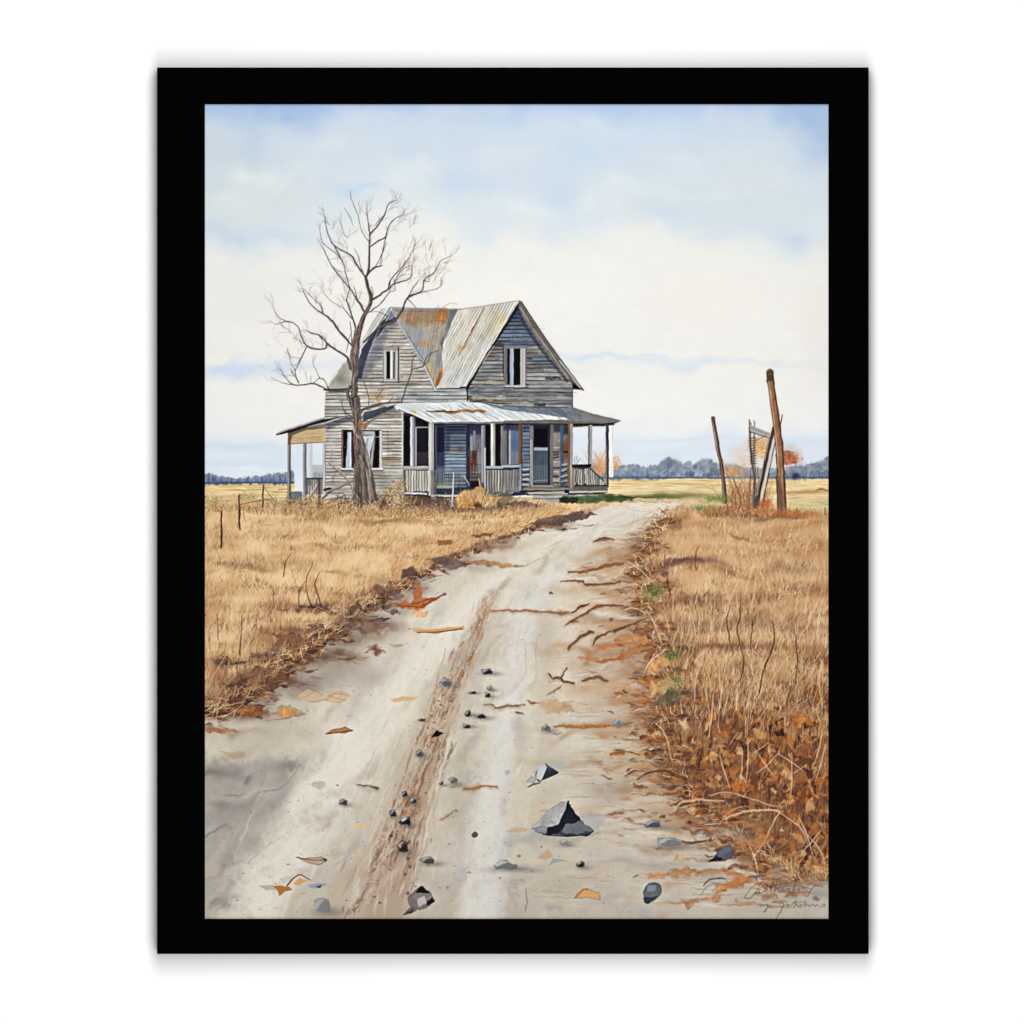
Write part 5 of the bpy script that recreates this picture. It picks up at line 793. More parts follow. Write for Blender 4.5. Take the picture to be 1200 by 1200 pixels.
for yq in np.arange(465, 625, 15): stroke(P((697, yq+4), (730, yq-2)), 1.1, (58, 50, 48), .7)
for xa, xb in ((690, 700), (740, 724), (755, 740)): stroke(P((xa, 890), (xb, 640)), [1.4, .8], (96, 74, 62), .7)
stroke(P((835, 405), (790, 590), (762, 720), (724, 872)), [4.4, 5, 5, 4.6], (86, 72, 64), id=GT, smooth=False, rough=.5); stroke(P((838, 470), (800, 640), (757, 838)), [2.4, 3, 2.6], (196, 186, 174), .95, id=GT, smooth=False); stroke(P((815, 440), (780, 600), (735, 800)), [1.2, 1.6, 1.2], (164, 150, 138), .9); stroke(P((848, 470), (812, 640), (772, 850)), 1.0, (50, 42, 40), .9); stroke(P((780, 600), (745, 860)), 1.2, (54, 46, 44), .8)
poly(P((692, 388), (812, 434), (806, 466), (696, 426)), (176, 170, 160), id=GT, rough=.4); stroke(P((694, 428), (806, 468)), 1.0, (66, 60, 58), .9); stroke(P((698, 404), (806, 446)), .7, (126, 120, 112), .8); stroke(P((730, 480), (790, 452)), 1, (70, 64, 62), .7)
TP = pid('painted_fence_post', 'tall thick leaning post with a dark top')
stroke(P((850, 690), (858, 800), (862, 905)), [1.6, 2.6, 3.4], (84, 70, 62), id=TP)
stroke(P((811, 78), (826, 200), (848, 350), (866, 500), (878, 700), (886, 905)), [7.6, 8, 8.4, 9, 9.4, 10], (150, 112, 84), id=TP, smooth=False, rough=.6, var=.1)
stroke(P((826, 80), (842, 200), (864, 350), (884, 500), (896, 700), (904, 900)), [1.6, 1.8, 1.6, 2, 2.2, 2.4], (84, 58, 46), .85, smooth=False); stroke(P((800, 100), (814, 200), (834, 350), (852, 500), (862, 640)), [1, 1.6, 1.2, 1.6, .6], (206, 178, 152), .7, smooth=False)
poly(P((790, 74), (832, 72), (836, 130), (796, 138)), (76, 68, 62), .75, soft=1.4, rough=1, id=TP); blob(902.4, 438, 2.2, 1.4, (126, 118, 112), .7, warp=.5); stroke(P((860, 700), (872, 800), (880, 905)), [4, 5.5, 6], (92, 80, 70), .6, soft=1.5)
for i in range(60):
    yq = rng.uniform(130, 890); xq = np.interp(yq, [78, 200, 350, 500, 700, 905], [811, 826, 848, 866, 878, 886])+rng.normal()*11; stroke(P((xq, yq), (xq+rng.uniform(2, 9), yq+rng.uniform(25, 80))), [.3, .9, .3], [(96, 62, 44), (176, 130, 92), (70, 52, 46), (196, 150, 110), (166, 96, 56)][rng.integers(5)], .55)
stroke(P((884, 332), (878, 370), (866, 400)), [1.4, 1.4, 1], (84, 70, 64), id=TP); stroke(P((600, 700), (625, 780), (645, 840)), 1, (110, 76, 58), .8)
stroke(P((792, 80), (806, 200), (826, 350), (846, 500), (856, 690)), .9, (70, 54, 46), .8, smooth=False); stroke(P((470, 350), (490, 490), (520, 640), (542, 838)), .7, (74, 58, 54), .8)
tuft(885, 602, 40, 4, 420, [(176, 116, 66), (150, 92, 54), (206, 150, 96), (110, 68, 46), (170, 90, 52)], .5, 0, .5, None, 303, (5, 13)); tuft(925, 606, 36, 3, 300, [(176, 104, 58), (196, 132, 82), (150, 84, 48)], .5, .1, .5, None, 304, (5, 11)); tuft(898, 592, 8, 3, 70, [(170, 84, 50), (190, 110, 66)], .6, 0, .5, None, 305, (5, 10))
tuft(842, 603, 22, 4, 260, [(150, 102, 66), (112, 76, 54), (196, 150, 98)], .5, 0, .5, None, 306, (5, 12)); tuft(842, 586, 22, 3, 150, [(118, 136, 66), (140, 150, 84), (86, 104, 54)], .5, 0, .6, None, 307, (3, 6)); tuft(820, 597, 9, 2, 60, [(104, 140, 70), (80, 112, 56)], .55, 0, .6, None, 308, (3, 6))
stroke([(967, 595), (967, 604)], 1, (96, 90, 70), .8)
# fence on the far left
for pts, w, lab in [(((115, 158), (117, 240), (115, 326)), [1.8, 2.2, 2.4], 'dark leaning fence post nearest the left edge'), (((199, 84), (201, 160), (204, 240)), [1.8, 2.4, 2.2], 'fence post with a broken rail'), (((314, 32), (312, 80), (311, 134)), [1.2, 1.8, 1.8], 'thin fence post nearest the lean-to')]:
    k = pid('painted_fence_post', lab); stroke(L1(*pts), w, (84, 56, 46), id=k, rough=.7); stroke([(a-.7, b) for a, b in L1(*pts)], .6, (150, 112, 84), .7)
stroke(L1((206, 124), (280, 108), (352, 98)), [1.3, 1.5, 1], (128, 102, 76), .9); stroke(L1((320, 45), (340, 76), (362, 102)), .8, (120, 98, 78), .8); stroke(L1((206, 120), (280, 104), (350, 95)), .6, (214, 190, 150), .7); stroke(L1((385, 55), (425, 52)), 1, (120, 90, 60), .7); stroke(L1((425, 65), (490, 68)), 1.4, (140, 120, 80), .8)

# =============== the bare tree ===============
TREE = pid('painted_bare_tree', 'leafless tree with a forked trunk in front of the house')
bark = (76, 66, 64)
def limb(z, pts, w, c=bark, a=.95, hi=True):
    q = z(*pts); stroke(q, w, c, a, id=TREE, rough=.55, var=.12)
    if hi and np.max(w) > 1.6: stroke([(x-np.max(w)*.16, y) for x, y in q], np.array(w)*.28, (160, 148, 140), .55)
# twigs first (faint), grown from the limb ends
def twig(x, y, an, l, w, depth, r, c):
    n = 3; pts = [(x, y)]
    for i in range(n): an += r.normal()*.13; x += math.sin(an)*l/n; y -= math.cos(an)*l/n; pts.append((x, y))
    stroke(pts, [w, w*.5], c, .55 if depth else .42, id=TREE if w > .9 else None, rough=.4)
    if depth > 0:
        for s in range(r.integers(1, 3)+1): k = r.integers(1, n+1); twig(*pts[k], an+r.choice([-1, 1])*r.uniform(.2, .6), l*r.uniform(.5, .8), w*.6, depth-1, r, c)
r_ = np.random.default_rng(9)
tw = [((360, 200), -.15), ((345, 350), -.3), ((335, 280), -.2), ((440, 230), -.1), ((575, 150), .05), ((540, 180), -.1), ((730, 110), .6), ((770, 185), .4), ((830, 340), .2), ((810, 450), .3), ((1020, 395), .6), ((960, 560), .7), ((900, 370), .3), ((240, 560), -.3), ((350, 590), -.2), ((390, 600), 0), ((90, 670), -.2), ((105, 755), -1.2), ((130, 1000), -.4), ((120, 1050), -1.1), ((300, 970), -.3), ((180, 930), -.4), ((455, 670), -.4), ((265, 785), -.7), ((650, 440), .6), ((690, 590), .5), ((740, 480), .4), ((480, 480), -.2), ((520, 450), -.2), ((870, 520), .3), ((800, 250), .2), ((820, 230), .15), ((430, 400), -.3), ((480, 300), .5), ((240, 870), -.6), ((210, 830), -.7)]
for (p, an) in tw:
    q = T(p)[0]
    for s in range(2): twig(q[0], q[1], an+r_.normal()*.35, r_.uniform(6, 14), .6, 1, r_, [(120, 106, 104), (150, 128, 116), (176, 140, 118), (140, 130, 134)][r_.integers(4)])
for i in range(46):   # warm hair-thin twigs at the right of the crown
    x, y = r_.uniform(780, 1000), r_.uniform(330, 560); q = T((x, y))[0]; twig(q[0], q[1], r_.normal()*.4+.4, r_.uniform(6, 13), .5, 1, r_, [(206, 166, 138), (160, 140, 130), (150, 136, 130)][r_.integers(3)])
for i in range(26):
    x, y = r_.uniform(330, 480), r_.uniform(230, 620); q = T((x, y))[0]; twig(q[0], q[1], r_.normal()*.4-.3, r_.uniform(6, 14), .5, 1, r_, (166, 160, 164))
for i in range(16):
    x, y = r_.uniform(30, 230), r_.uniform(780, 1060); q = T((x, y))[0]; twig(q[0], q[1], r_.normal()*.7, r_.uniform(4, 9), .5, 1, r_, (186, 174, 170))
for pts, w in [
    (((570, 510), (586, 470), (590, 350), (590, 280), (583, 210), (575, 150)), [3.2, 2.6, 1.8, 1.6, 1, .5]), (((592, 285), (640, 232), (670, 185), (690, 130), (730, 110)), [1.9, 1.6, 1.4, 1.1, .6]), (((670, 185), (640, 215), (620, 240)), [1, .8, .5]),
    (((595, 350), (640, 320), (675, 300), (690, 250), (720, 205), (770, 185)), [1.6, 1.5, 1.4, 1.1, .9, .5]), (((675, 300), (662, 370), (645, 440)), [1.0, 1.0, .6]), (((572, 505), (610, 465), (655, 447)), [2.6, 2.4, 1.4]), (((620, 460), (660, 380), (680, 330)), [.8, .8, .5]),
    (((566, 508), (530, 450), (490, 395), (410, 345), (370, 270), (360, 200)), [2.0, 2, 1.8, 1.4, 1.1, .6]), (((345, 350), (380, 425), (430, 500), (490, 570), (545, 660), (568, 690)), [.8, 1.2, 1.4, 1.7, 1.9, 2.2]), (((410, 350), (450, 430), (470, 500), (490, 565)), [1, 1.1, 1.1, .9]), (((335, 280), (350, 330), (430, 400), (450, 430)), [.5, .7, .8, .7]), (((555, 480), (530, 400), (510, 360)), [.8, .7, .4]), (((590, 330), (550, 270), (535, 200), (500, 110), (492, 60)), [.8, .7, .6, .6, .3]), (((440, 230), (460, 290), (480, 300)), [.4, .5, .3]), (((460, 150), (490, 200), (505, 240)), [.4, .6, .3]),
    (((602, 630), (660, 592), (720, 545), (800, 515), (812, 450)), [2.4, 2, 1.6, 1.2, .8]), (((685, 570), (700, 530), (740, 480), (795, 410), (830, 340)), [1.4, 1.3, 1.2, .8, .4]), (((720, 540), (760, 470), (810, 450)), [1, .9, .6]), (((700, 530), (690, 590), (650, 640)), [.9, .9, .8]), (((590, 692), (640, 655), (670, 620), (690, 590)), [1.4, 1.2, 1, .6]), (((720, 520), (725, 575), (700, 585)), [.7, .6, .4]),
    (((560, 850), (640, 775), (715, 742), (760, 680), (790, 620), (860, 582), (880, 520), (930, 482), (960, 425), (1020, 395)), [2.2, 2.6, 2.8, 2.4, 1.9, 1.5, 1.2, 1.1, .8, .4]), (((790, 622), (832, 666)), [1.1, .6]), (((800, 605), (860, 590), (905, 580), (960, 560), (965, 510)), [1.1, .9, .7, .6, .3]), (((788, 625), (812, 575), (850, 520)), [1.2, 1, .5]), (((870, 530), (900, 530), (905, 500)), [.7, .6, .3]), (((680, 710), (640, 690), (600, 690)), [.8, .6, .4]),
    (((508, 875), (440, 800), (395, 740), (350, 700), (310, 676), (270, 630), (240, 565)), [2.8, 2.5, 2.2, 1.9, 1.4, 1, .5]), (((350, 700), (335, 655), (300, 625), (252, 570)), [1.1, .9, .7, .4]), (((350, 690), (345, 660)), [.8, .4]), (((445, 670), (400, 640), (350, 590)), [.6, .5, .3]),
    (((492, 985), (470, 925), (415, 888), (365, 850), (330, 815), (290, 800), (265, 785)), [3.2, 2.6, 2.2, 2.2, 1.7, 1.3, .6]), (((367, 852), (360, 880), (310, 885), (265, 868), (235, 820), (215, 765), (165, 740), (105, 755)), [2, 1.9, 1.7, 1.6, 1.4, 1.2, 1.1, .5]), (((165, 740), (118, 718), (92, 672)), [.9, .7, .4]), (((265, 868), (235, 930), (205, 1000), (222, 1060)), [1.2, 1, .9, .6]), (((330, 815), (345, 850), (340, 880)), [.6, .5, .3]), (((262, 865), (230, 845), (190, 825)), [.7, .5, .3]),
    (((485, 1095), (420, 1102), (372, 1098), (340, 1082), (300, 1065), (205, 1073), (160, 1040), (130, 1000)), [2.4, 2.4, 2.2, 1.8, 1.6, 1.3, .9, .4]), (((205, 1073), (155, 1065), (120, 1050)), [1, .7, .4]), (((380, 1092), (352, 1042), (330, 1035), (300, 970)), [1.1, .9, .7, .4]), (((222, 1062), (200, 1020), (178, 985)), [1.1, .8, .5]), (((205, 1000), (180, 950), (165, 880)), [.6, .5, .3]), (((330, 1035), (300, 1060)), [.8, .7]),
    (((518, 775), (495, 700), (475, 640), (480, 592), (492, 560)), [1.9, 1.7, 1.5, 1.1, .7]), (((520, 765), (500, 728), (455, 672)), [1.4, 1.2, .6]), (((502, 868), (496, 800), (488, 740)), [1.2, 1, .5]), (((562, 680), (530, 625), (510, 560)), [1.5, 1.2, .7]), (((600, 560), (608, 600), (600, 640)), [.6, .8, .9]), (((475, 640), (440, 600)), [.6, .3]), (((540, 620), (545, 590)), [.6, .4]), (((470, 900), (480, 840), (495, 800)), [.7, .8, .5])]:
    limb(T, pts, w)
for pts, w in [(((600, 875), (640, 760), (680, 640), (690, 545), (720, 500)), [1.8, 1.4, 1.4, 1.1, .6]), (((680, 620), (730, 605), (772, 590), (790, 545), (830, 490), (900, 470)), [1.2, 1.2, 1.2, 1, .7, .4]), (((772, 590), (820, 545), (850, 430)), [.8, .6, .4]), (((745, 540), (775, 570)), [.9, .7]), (((270, 955), (350, 912), (450, 888), (592, 872)), [3.2, 2.8, 2.4, 1.4]), (((330, 1050), (380, 1015), (450, 970), (545, 920)), [2.6, 2, 1.5, .8]), (((310, 715), (335, 790), (350, 850), (345, 905)), [1, 1.1, 1, .8]), (((350, 850), (400, 850), (460, 770)), [.8, .8, .5]), (((400, 850), (430, 880)), [.8, .6]), (((240, 1000), (160, 950), (130, 860)), [1.2, .9, .5]), (((500, 880), (540, 830)), [.8, .4])]:
    limb(Hg, pts, w, (84, 74, 74), .9)
blob(437, 469, 3.5, 2.2, (196, 142, 88), .7, warp=2); blob(444, 471, 3, 2, (176, 120, 74), .6, warp=2)
limb(T, ((515, 1180), (512, 1080), (516, 1000), (522, 900), (532, 810), (552, 740), (580, 680), (600, 625), (582, 560), (570, 508)), [8.6, 7.6, 7.2, 6.8, 6.4, 5.8, 5, 4.2, 3.8, 3.1], (86, 76, 72))
limb(T, ((505, 1000), (497, 930), (505, 860), (520, 770)), [4, 3.6, 3, 1.6], (110, 88, 80))
limb(T, ((490, 1080), (478, 1120), (500, 1180)), [3, 4, 4.5], (76, 68, 68))
poly(Hl((752, 330), (790, 380), (830, 520), (868, 680), (896, 900), (740, 905), (752, 700)), (74, 66, 62), .72, soft=1.0, rough=1.2, var=.3, id=TREE)
r_ = np.random.default_rng(601)
for p0, p1, n_ in [((590, 350), (575, 150), 10), ((490, 395), (360, 200), 12), ((430, 500), (545, 660), 8), ((660, 592), (812, 450), 12), ((700, 530), (830, 340), 10), ((790, 620), (1000, 410), 14), ((440, 800), (250, 570), 14), ((415, 888), (270, 790), 8), ((310, 885), (110, 750), 10), ((300, 1065), (130, 1000), 8), ((675, 300), (770, 185), 10), ((640, 230), (730, 110), 8), ((265, 868), (205, 1000), 6), ((495, 700), (480, 590), 6), ((345, 350), (430, 500), 6)]:
    for q_ in range(n_):
        u = r_.random(); q = T((p0[0]+(p1[0]-p0[0])*u, p0[1]+(p1[1]-p0[1])*u))[0]; an = math.atan2(p1[0]-p0[0], -(p1[1]-p0[1]))+r_.choice([-1, 1])*r_.uniform(.3, .9)
        twig(q[0], q[1], an*.8, r_.uniform(5, 15), .6, 1, r_, [(110, 98, 96), (134, 120, 116), (150, 134, 126)][r_.integers(3)])
limb(Hl, ((690, -10), (700, 60), (720, 130), (735, 200)), [5, 5, 5, 5], (84, 74, 70))
limb(Hl, ((735, -20), (738, 120), (742, 260), (748, 420), (748, 600), (746, 760), (740, 912)), [8.5, 8.6, 8.2, 8.5, 9.4, 11, 13], (84, 74, 68))
limb(Hl, ((720, 250), (770, 330), (800, 420), (835, 540), (856, 660), (875, 780), (902, 910)), [4, 4.2, 4.2, 4.4, 4.6, 4.8, 5.2], (98, 88, 80))
limb(Hl, ((790, 330), (815, 400), (835, 500), (840, 600)), [1.8, 1.6, 1.6, 1.4], (74, 64, 60)); limb(Hl, ((760, 480), (800, 570), (835, 680), (850, 800), (858, 905)), [2.6, 2.8, 3, 3.4, 4], (140, 128, 118)); limb(Hl, ((872, 640), (890, 740), (915, 880)), [1.6, 2, 2.2], (60, 52, 48)); limb(Hl, ((880, 400), (866, 480), (850, 560)), [1.8, 2, 2], (150, 140, 130)); limb(Hl, ((705, 230), (725, 290), (765, 330)), [2.4, 2.8, 2.4], (168, 156, 146)); limb(Hl, ((640, 130), (690, 180), (730, 215)), [1.4, 2.2, 2.6], (96, 82, 74)); limb(Hl, ((770, 90), (830, 60), (960, 25)), [3.6, 3, 1.6], (80, 66, 62)); limb(Hl, ((745, 150), (790, 80)), [3.4, 2.6], (96, 76, 66)); limb(Hl, ((800, 240), (840, 200), (900, 150), (1070, 60)), [2.6, 2.2, 1.8, 1], (128, 112, 102)); limb(Hl, ((600, 20), (625, 90), (650, 150)), [.6, .9, 1], (96, 86, 82))
poly(Hl((722, 180), (770, 165), (830, 195), (810, 235), (760, 250), (730, 225)), (150, 104, 64), .75, soft=1.2, rough=2, var=.25)
for pts, w, c in [(((735, 250), (712, 330), (722, 420), (735, 520)), [1.4, 2, 2.2, 1.6], (84, 70, 64)), (((770, 300), (786, 420), (778, 560), (790, 720), (800, 900)), [2, 2.6, 3, 3.4, 4], (112, 102, 94)), (((800, 560), (815, 700), (822, 900)), [1.2, 1.8, 2.4], (58, 50, 48)), (((722, 560), (716, 700), (700, 830), (690, 905)), [1.4, 2.2, 3, 3.4], (128, 116, 106)), (((735, 620), (728, 760), (722, 905)), [1, 1.4, 1.6], (60, 52, 50)), (((855, 560), (880, 700), (925, 905)), [1, 1.4, 1.4], (96, 84, 76)), (((760, 160), (800, 120), (850, 100)), [2, 1.4, .8], (92, 74, 66)), (((720, 200), (690, 170), (660, 160)), [2, 1.4, .8], (92, 74, 66)), (((830, 330), (820, 420), (838, 540), (858, 660)), [1.4, 1.8, 2, 1.6], (150, 140, 132))]:
    limb(Hl, pts, w, c)
blob(421.5, 498, 2, 1.6, (120, 68, 44), .7, warp=1); blob(427, 496, 2.5, 1.2, (206, 168, 116), .6, warp=1)
for i in range(190):
    yq = rng.uniform(-60, 900); xc = np.interp(yq, [-60, 260, 600, 760, 912], [736, 742, 748, 746, 740]); hw = np.interp(yq, [-60, 260, 600, 760, 912], [30, 28, 32, 40, 56]); xq = xc+rng.uniform(-1, 1)*hw
    stroke(Hl((xq, yq), (xq+rng.normal()*6, yq+rng.uniform(30, 110))), [.3, rng.uniform(.6, 1.3), .3], [(60, 52, 50), (150, 138, 128), (176, 164, 152), (74, 62, 58), (120, 96, 82), (52, 46, 48)][rng.integers(6)], .6)
for i in range(80):
    v_ = rng.random(); q = crom(T((512, 1080), (516, 1000), (522, 900), (532, 810), (552, 740), (580, 680), (600, 625)), 8); k = int(v_*(len(q)-3)); w = np.interp(v_, [0, 1], [3.4, 1.8]); o = rng.uniform(-1, 1)*w
    stroke([(q[k][0]+o, q[k][1]), (q[k+2][0]+o*.9, q[k+2][1])], .7, [(60, 52, 52), (156, 144, 138), (136, 106, 92), (176, 166, 158)][rng.integers(4)], .6)
for i, (cx, cy, n) in enumerate([(410, 596, 130), (425, 597, 150), (440, 597, 130), (400, 594, 90), (395, 600, 90)]): tuft(cx, cy+4, 10, 3, n, gold+[(150, 120, 80), (96, 72, 58)], .5, 0, .5, None, 400+i, (5, 10))
poly(Hl((915, 900), (960, 860), (1010, 880), (970, 960), (930, 950)), (70, 54, 46), .6, soft=2.5, rough=3)

r_ = np.random.default_rng(630)
for (cx, cy, w, h, n_) in [(424, 590, 26, 8, 70), (455, 586, 18, 9, 70), (478, 590, 16, 7, 50), (372, 590, 18, 8, 50), (520, 596, 26, 5, 60), (400, 592, 14, 8, 40), (345, 590, 16, 7, 40), (600, 592, 24, 4, 30)]:
    for q_ in range(n_):
        x = cx+r_.normal()*w*.5; y = cy+r_.normal()*h*.5; l = r_.uniform(3, 11); an = r_.normal()*.8
        stroke([(x, y), (x+l*.5*math.sin(an)+r_.normal()*.6, y-l*.5*math.cos(an)), (x+l*math.sin(an*1.3), y-l*math.cos(an*1.3))], [.9, .7, .3], [(84, 64, 54), (110, 84, 66), (64, 52, 50), (150, 116, 84), (206, 170, 122), (226, 194, 146), (130, 112, 96)][r_.integers(7)], r_.uniform(.4, .8))
# =============== foreground twigs and stems in the grass ===============
for b in [(842, 604, 14, 3), (862, 602, 12, 3), (882, 600, 14, 3), (902, 604, 16, 3), (922, 605, 18, 2.5), (800, 606, 8, 3), (786, 612, 6, 4)]: blob(*b, (112, 72, 52), .55, warp=5, nz=.8)
tuft(868, 604, 40, 4, 300, [(206, 156, 104), (150, 100, 66), (112, 72, 52), (222, 180, 130)], .5, 0, .4, None, 309, (5, 12))

for pts, w in [(((442, 358), (416, 402), (408, 462)), [.6, 1.2, 1.2]), (((545, 395), (515, 480), (520, 550), (542, 605)), [.7, 1.1, 1.4, 1.8]), (((576, 440), (556, 495), (566, 545), (585, 600)), [.7, 1.3, 1.4, 1.8]), (((510, 485), (484, 530), (480, 600)), [.6, 1, 1.3]), (((562, 570), (560, 600)), [1, 1.6]), (((214, 640), (210, 740), (203, 830)), [.7, 1.2, 1.6]), (((98, 640), (100, 760)), [.5, .9]), (((145, 840), (165, 870)), [1, 1.6]), (((360, 510), (362, 590)), [.5, .8])]:
    stroke(L1(*pts), w, (96, 60, 54), .85, id=pid('painted_dry_stem'), rough=.6)
for x, y, rx in [(540, 605, 14), (490, 605, 8), (575, 602, 10), (220, 860, 20), (195, 865, 12)]: q = L1((x, y))[0]; blob(q[0], q[1], rx/4+1, 1.8, (66, 50, 56), .8, warp=2)
for pts, w in [(((545, 600), (528, 660), (535, 720), (546, 790)), [.7, 1.6, 1.6, 1.2]), (((592, 570), (590, 650), (578, 710), (588, 780), (606, 850), (598, 930), (560, 980)), [.8, 1.6, 1.6, 1.4, 1.6, 1.4, .8]), (((640, 640), (650, 690), (640, 745), (638, 790)), [.8, 1.6, 1.4, 1]), (((742, 670), (750, 750), (735, 820), (700, 900), (680, 1000), (668, 1060)), [.8, 1.8, 2.2, 2.2, 1.6, .8]), (((834, 680), (852, 760), (858, 850), (850, 960)), [.7, 1.4, 1.4, .8]), (((832, 975), (815, 1030), (790, 1100)), [2, 2, 1.2]), (((398, 318), (380, 370), (384, 430)), [.6, 1.1, 1.3]), (((238, 360), (234, 400)), [.7, .6]), (((362, 360), (360, 420)), [.5, .8]), (((246, 440), (250, 490), (264, 550)), [1.2, 1.6, 1.4]), (((720, 800), (700, 860)), [.5, .9])]:
    stroke(L3(*pts), w, (94, 58, 42), .85, id=pid('painted_dry_stem'), rough=.6)
r_ = np.random.default_rng(55)
for i in range(120):          # tall pale stalks
    x = r_.uniform(778, 970); y = r_.uniform(735, 870) if i < 95 else r_.uniform(690, 730); l = r_.uniform(18, 55); an = r_.normal()*.12+.06
    stroke([(x, y), (x+l*.5*math.sin(an)+r_.normal(), y-l*.5), (x+l*math.sin(an*1.7), y-l)], [r_.uniform(.6, 1.3), .8, .4], [(226, 192, 146), (214, 172, 122), (234, 208, 170), (200, 150, 98)][r_.integers(4)], .6, rough=.4)
for pts in [((480, 60), (472, 160), (455, 270)), ((525, 20), (510, 110), (500, 150)), ((560, 20), (545, 90), (530, 160)), ((620, 330), (618, 420), (610, 490)), ((650, 290), (648, 390), (640, 480)), ((860, 340), (862, 450), (855, 560)), ((1010, 230), (990, 330), (960, 420)), ((1025, 300), (1000, 400), (975, 480)), ((510, 350), (530, 420), (562, 510)), ((700, 350), (735, 400), (770, 450)), ((800, 340), (740, 400), (690, 440)), ((795, 345), (850, 380), (920, 430)), ((870, 440), (930, 400)), ((900, 660), (935, 740), (970, 860)), ((1000, 720), (950, 780), (900, 840)), ((940, 740), (990, 800), (1015, 850)), ((860, 850), (862, 940)), ((205, 200), (250, 260), (280, 380)), ((330, 300), (380, 330)), ((660, 50), (640, 130)), ((720, 20), (690, 100)), ((560, 300), (600, 240)), ((760, 90), (700, 180)), ((680, 340), (750, 290)), ((640, 760), (680, 850), (700, 930))]:
    stroke(G3(*pts), [.9, 1.5, .7], (230, 196, 156), .75, rough=.4)

for pts, w, c in [(((290, 620), (330, 580), (420, 568), (530, 575)), [2, 3, 3.2, 2], (206, 170, 138)), (((300, 628), (340, 592), (430, 580)), [1.4, 2.4, 1], (74, 44, 36)), (((530, 660), (640, 625), (760, 618), (800, 625)), [1.2, 2.6, 3, 2.4], (224, 190, 158)), (((545, 672), (640, 640), (770, 632)), [1, 1.6, 1], (90, 54, 40)), (((800, 630), (760, 700), (720, 780), (670, 850)), [2.2, 2.2, 2, 1], (222, 190, 156)), (((800, 630), (860, 670), (910, 710), (940, 790)), [2.2, 2, 2, 1], (214, 178, 144)), (((440, 695), (520, 690), (590, 720), (680, 745)), [1.2, 2.6, 3.6, 2], (128, 76, 54)), (((440, 690), (520, 683)), [1, 1.2], (226, 204, 180)), (((460, 545), (560, 535), (680, 570), (790, 605)), [1.6, 2, 2, 1.6], (206, 172, 140)), (((330, 770), (380, 778), (445, 768)), [2.6, 4.2, 3], (88, 52, 40)), (((110, 470), (160, 440), (240, 425), (310, 450)), [2, 3.4, 3, 2], (86, 56, 42)), (((0, 340), (60, 335), (120, 350)), [1.4, 2, 1.4], (110, 62, 42)), (((520, 655), (600, 605), (650, 600)), [.8, 1.4, .8], (216, 180, 144)), (((60, 550), (100, 530), (140, 545)), [.8, 2, .8], (206, 182, 150))]:
    stroke(G3(*pts), np.array(w)*.8, c, .75, id=pid('painted_fallen_branch') if max(w) > 2.2 else None, rough=.8)
# green weeds at the right verge
for cx, cy, w, n, sd in [(770, 693, 10, 150, 1), (789, 770, 8, 120, 2), (790, 800, 12, 160, 3), (764, 700, 8, 80, 4), (785, 812, 10, 80, 5)]:
    tuft(cx, cy, w, 5, n, [(130, 140, 66), (104, 116, 62), (150, 156, 84), (74, 84, 52), (60, 66, 52)], .5, -.3, .9, None, 500+sd, (4, 9))
for pts in [((190, 1060), (230, 1010), (290, 990), (330, 1010), (300, 1050), (230, 1070)), ((270, 900), (310, 880), (320, 910), (280, 915)), ((330, 985), (365, 975), (350, 1010), (320, 1020))]: poly(L3(*pts), (62, 66, 54), .6, rough=3.5, soft=1.4, var=.4, brk=.9)
for pts, c in [(((90, 930), (220, 940), (180, 1000), (110, 970)), (176, 104, 54)), (((130, 880), (240, 820), (260, 870), (170, 930), (100, 940)), (206, 160, 104)), (((0, 745), (130, 740), (160, 770), (60, 800), (0, 790)), (196, 128, 70)), (((60, 800), (150, 770), (160, 800), (40, 850), (0, 850)), (176, 110, 60)), (((180, 960), (250, 930), (300, 960), (220, 1020), (150, 1040)), (196, 160, 108)), (((870, 1090), (850, 1120), (900, 1170), (940, 1160)), (190, 118, 54)), (((300, 1140), (330, 1135), (345, 1170), (320, 1195)), (226, 196, 158)), (((130, 560), (160, 540), (200, 570)), (176, 160, 90))]:
    poly(L3(*pts), c, .7, soft=1.6, rough=3.5, var=.22, edge=.12, brk=.5)
for pts, w in [(((130, 930), (170, 860), (240, 805)), [.7, 1.4, 1]), (((240, 805), (200, 815), (175, 850)), [1.2, 1, .6]), (((60, 390), (120, 430), (180, 490)), [.8, 1.3, .6]), (((150, 620), (190, 690), (220, 770)), [.8, 1.3, .7]), (((100, 410), (50, 430), (0, 470)), [.6, 1.2, .7]), (((40, 620), (90, 610), (140, 630)), [.8, 1.2, .6])]:
    stroke(L3(*pts), w, (226, 200, 164), .8)
# pale crossing straws at the left verge
r_ = np.random.default_rng(66)
for i in range(120):
    k = r_.integers(len(el)//3, len(el)); x, y = el[k]; s = sc1(y); x += r_.normal()*9; y += r_.normal()*5-2; l = r_.uniform(6, 20)*s*.8; an = r_.normal()*.6-.45
    stroke([(x-l/2*math.cos(an), y-l/2*math.sin(an)), (x+r_.normal(), y+r_.normal()), (x+l/2*math.cos(an), y+l/2*math.sin(an))], [.3, .9, .3], [(232, 198, 156), (214, 164, 116), (206, 150, 96), (240, 214, 176)][r_.integers(4)], .65)
for pts in [((40, 1120), (120, 1075), (230, 1050)), ((45, 1130), (150, 1110), (220, 1060)), ((60, 1085), (160, 1080)), ((60, 960), (110, 880), (180, 760)), ((130, 975), (180, 930)), ((600, 650), (700, 560)), ((560, 600), (640, 640)), ((740, 600), (800, 640)), ((640, 640), (690, 570)), ((200, 990), (250, 960)), ((250, 1000), (320, 970))]: stroke(L1(*pts), [.5, 1.1, .5], (226, 186, 146), .75)
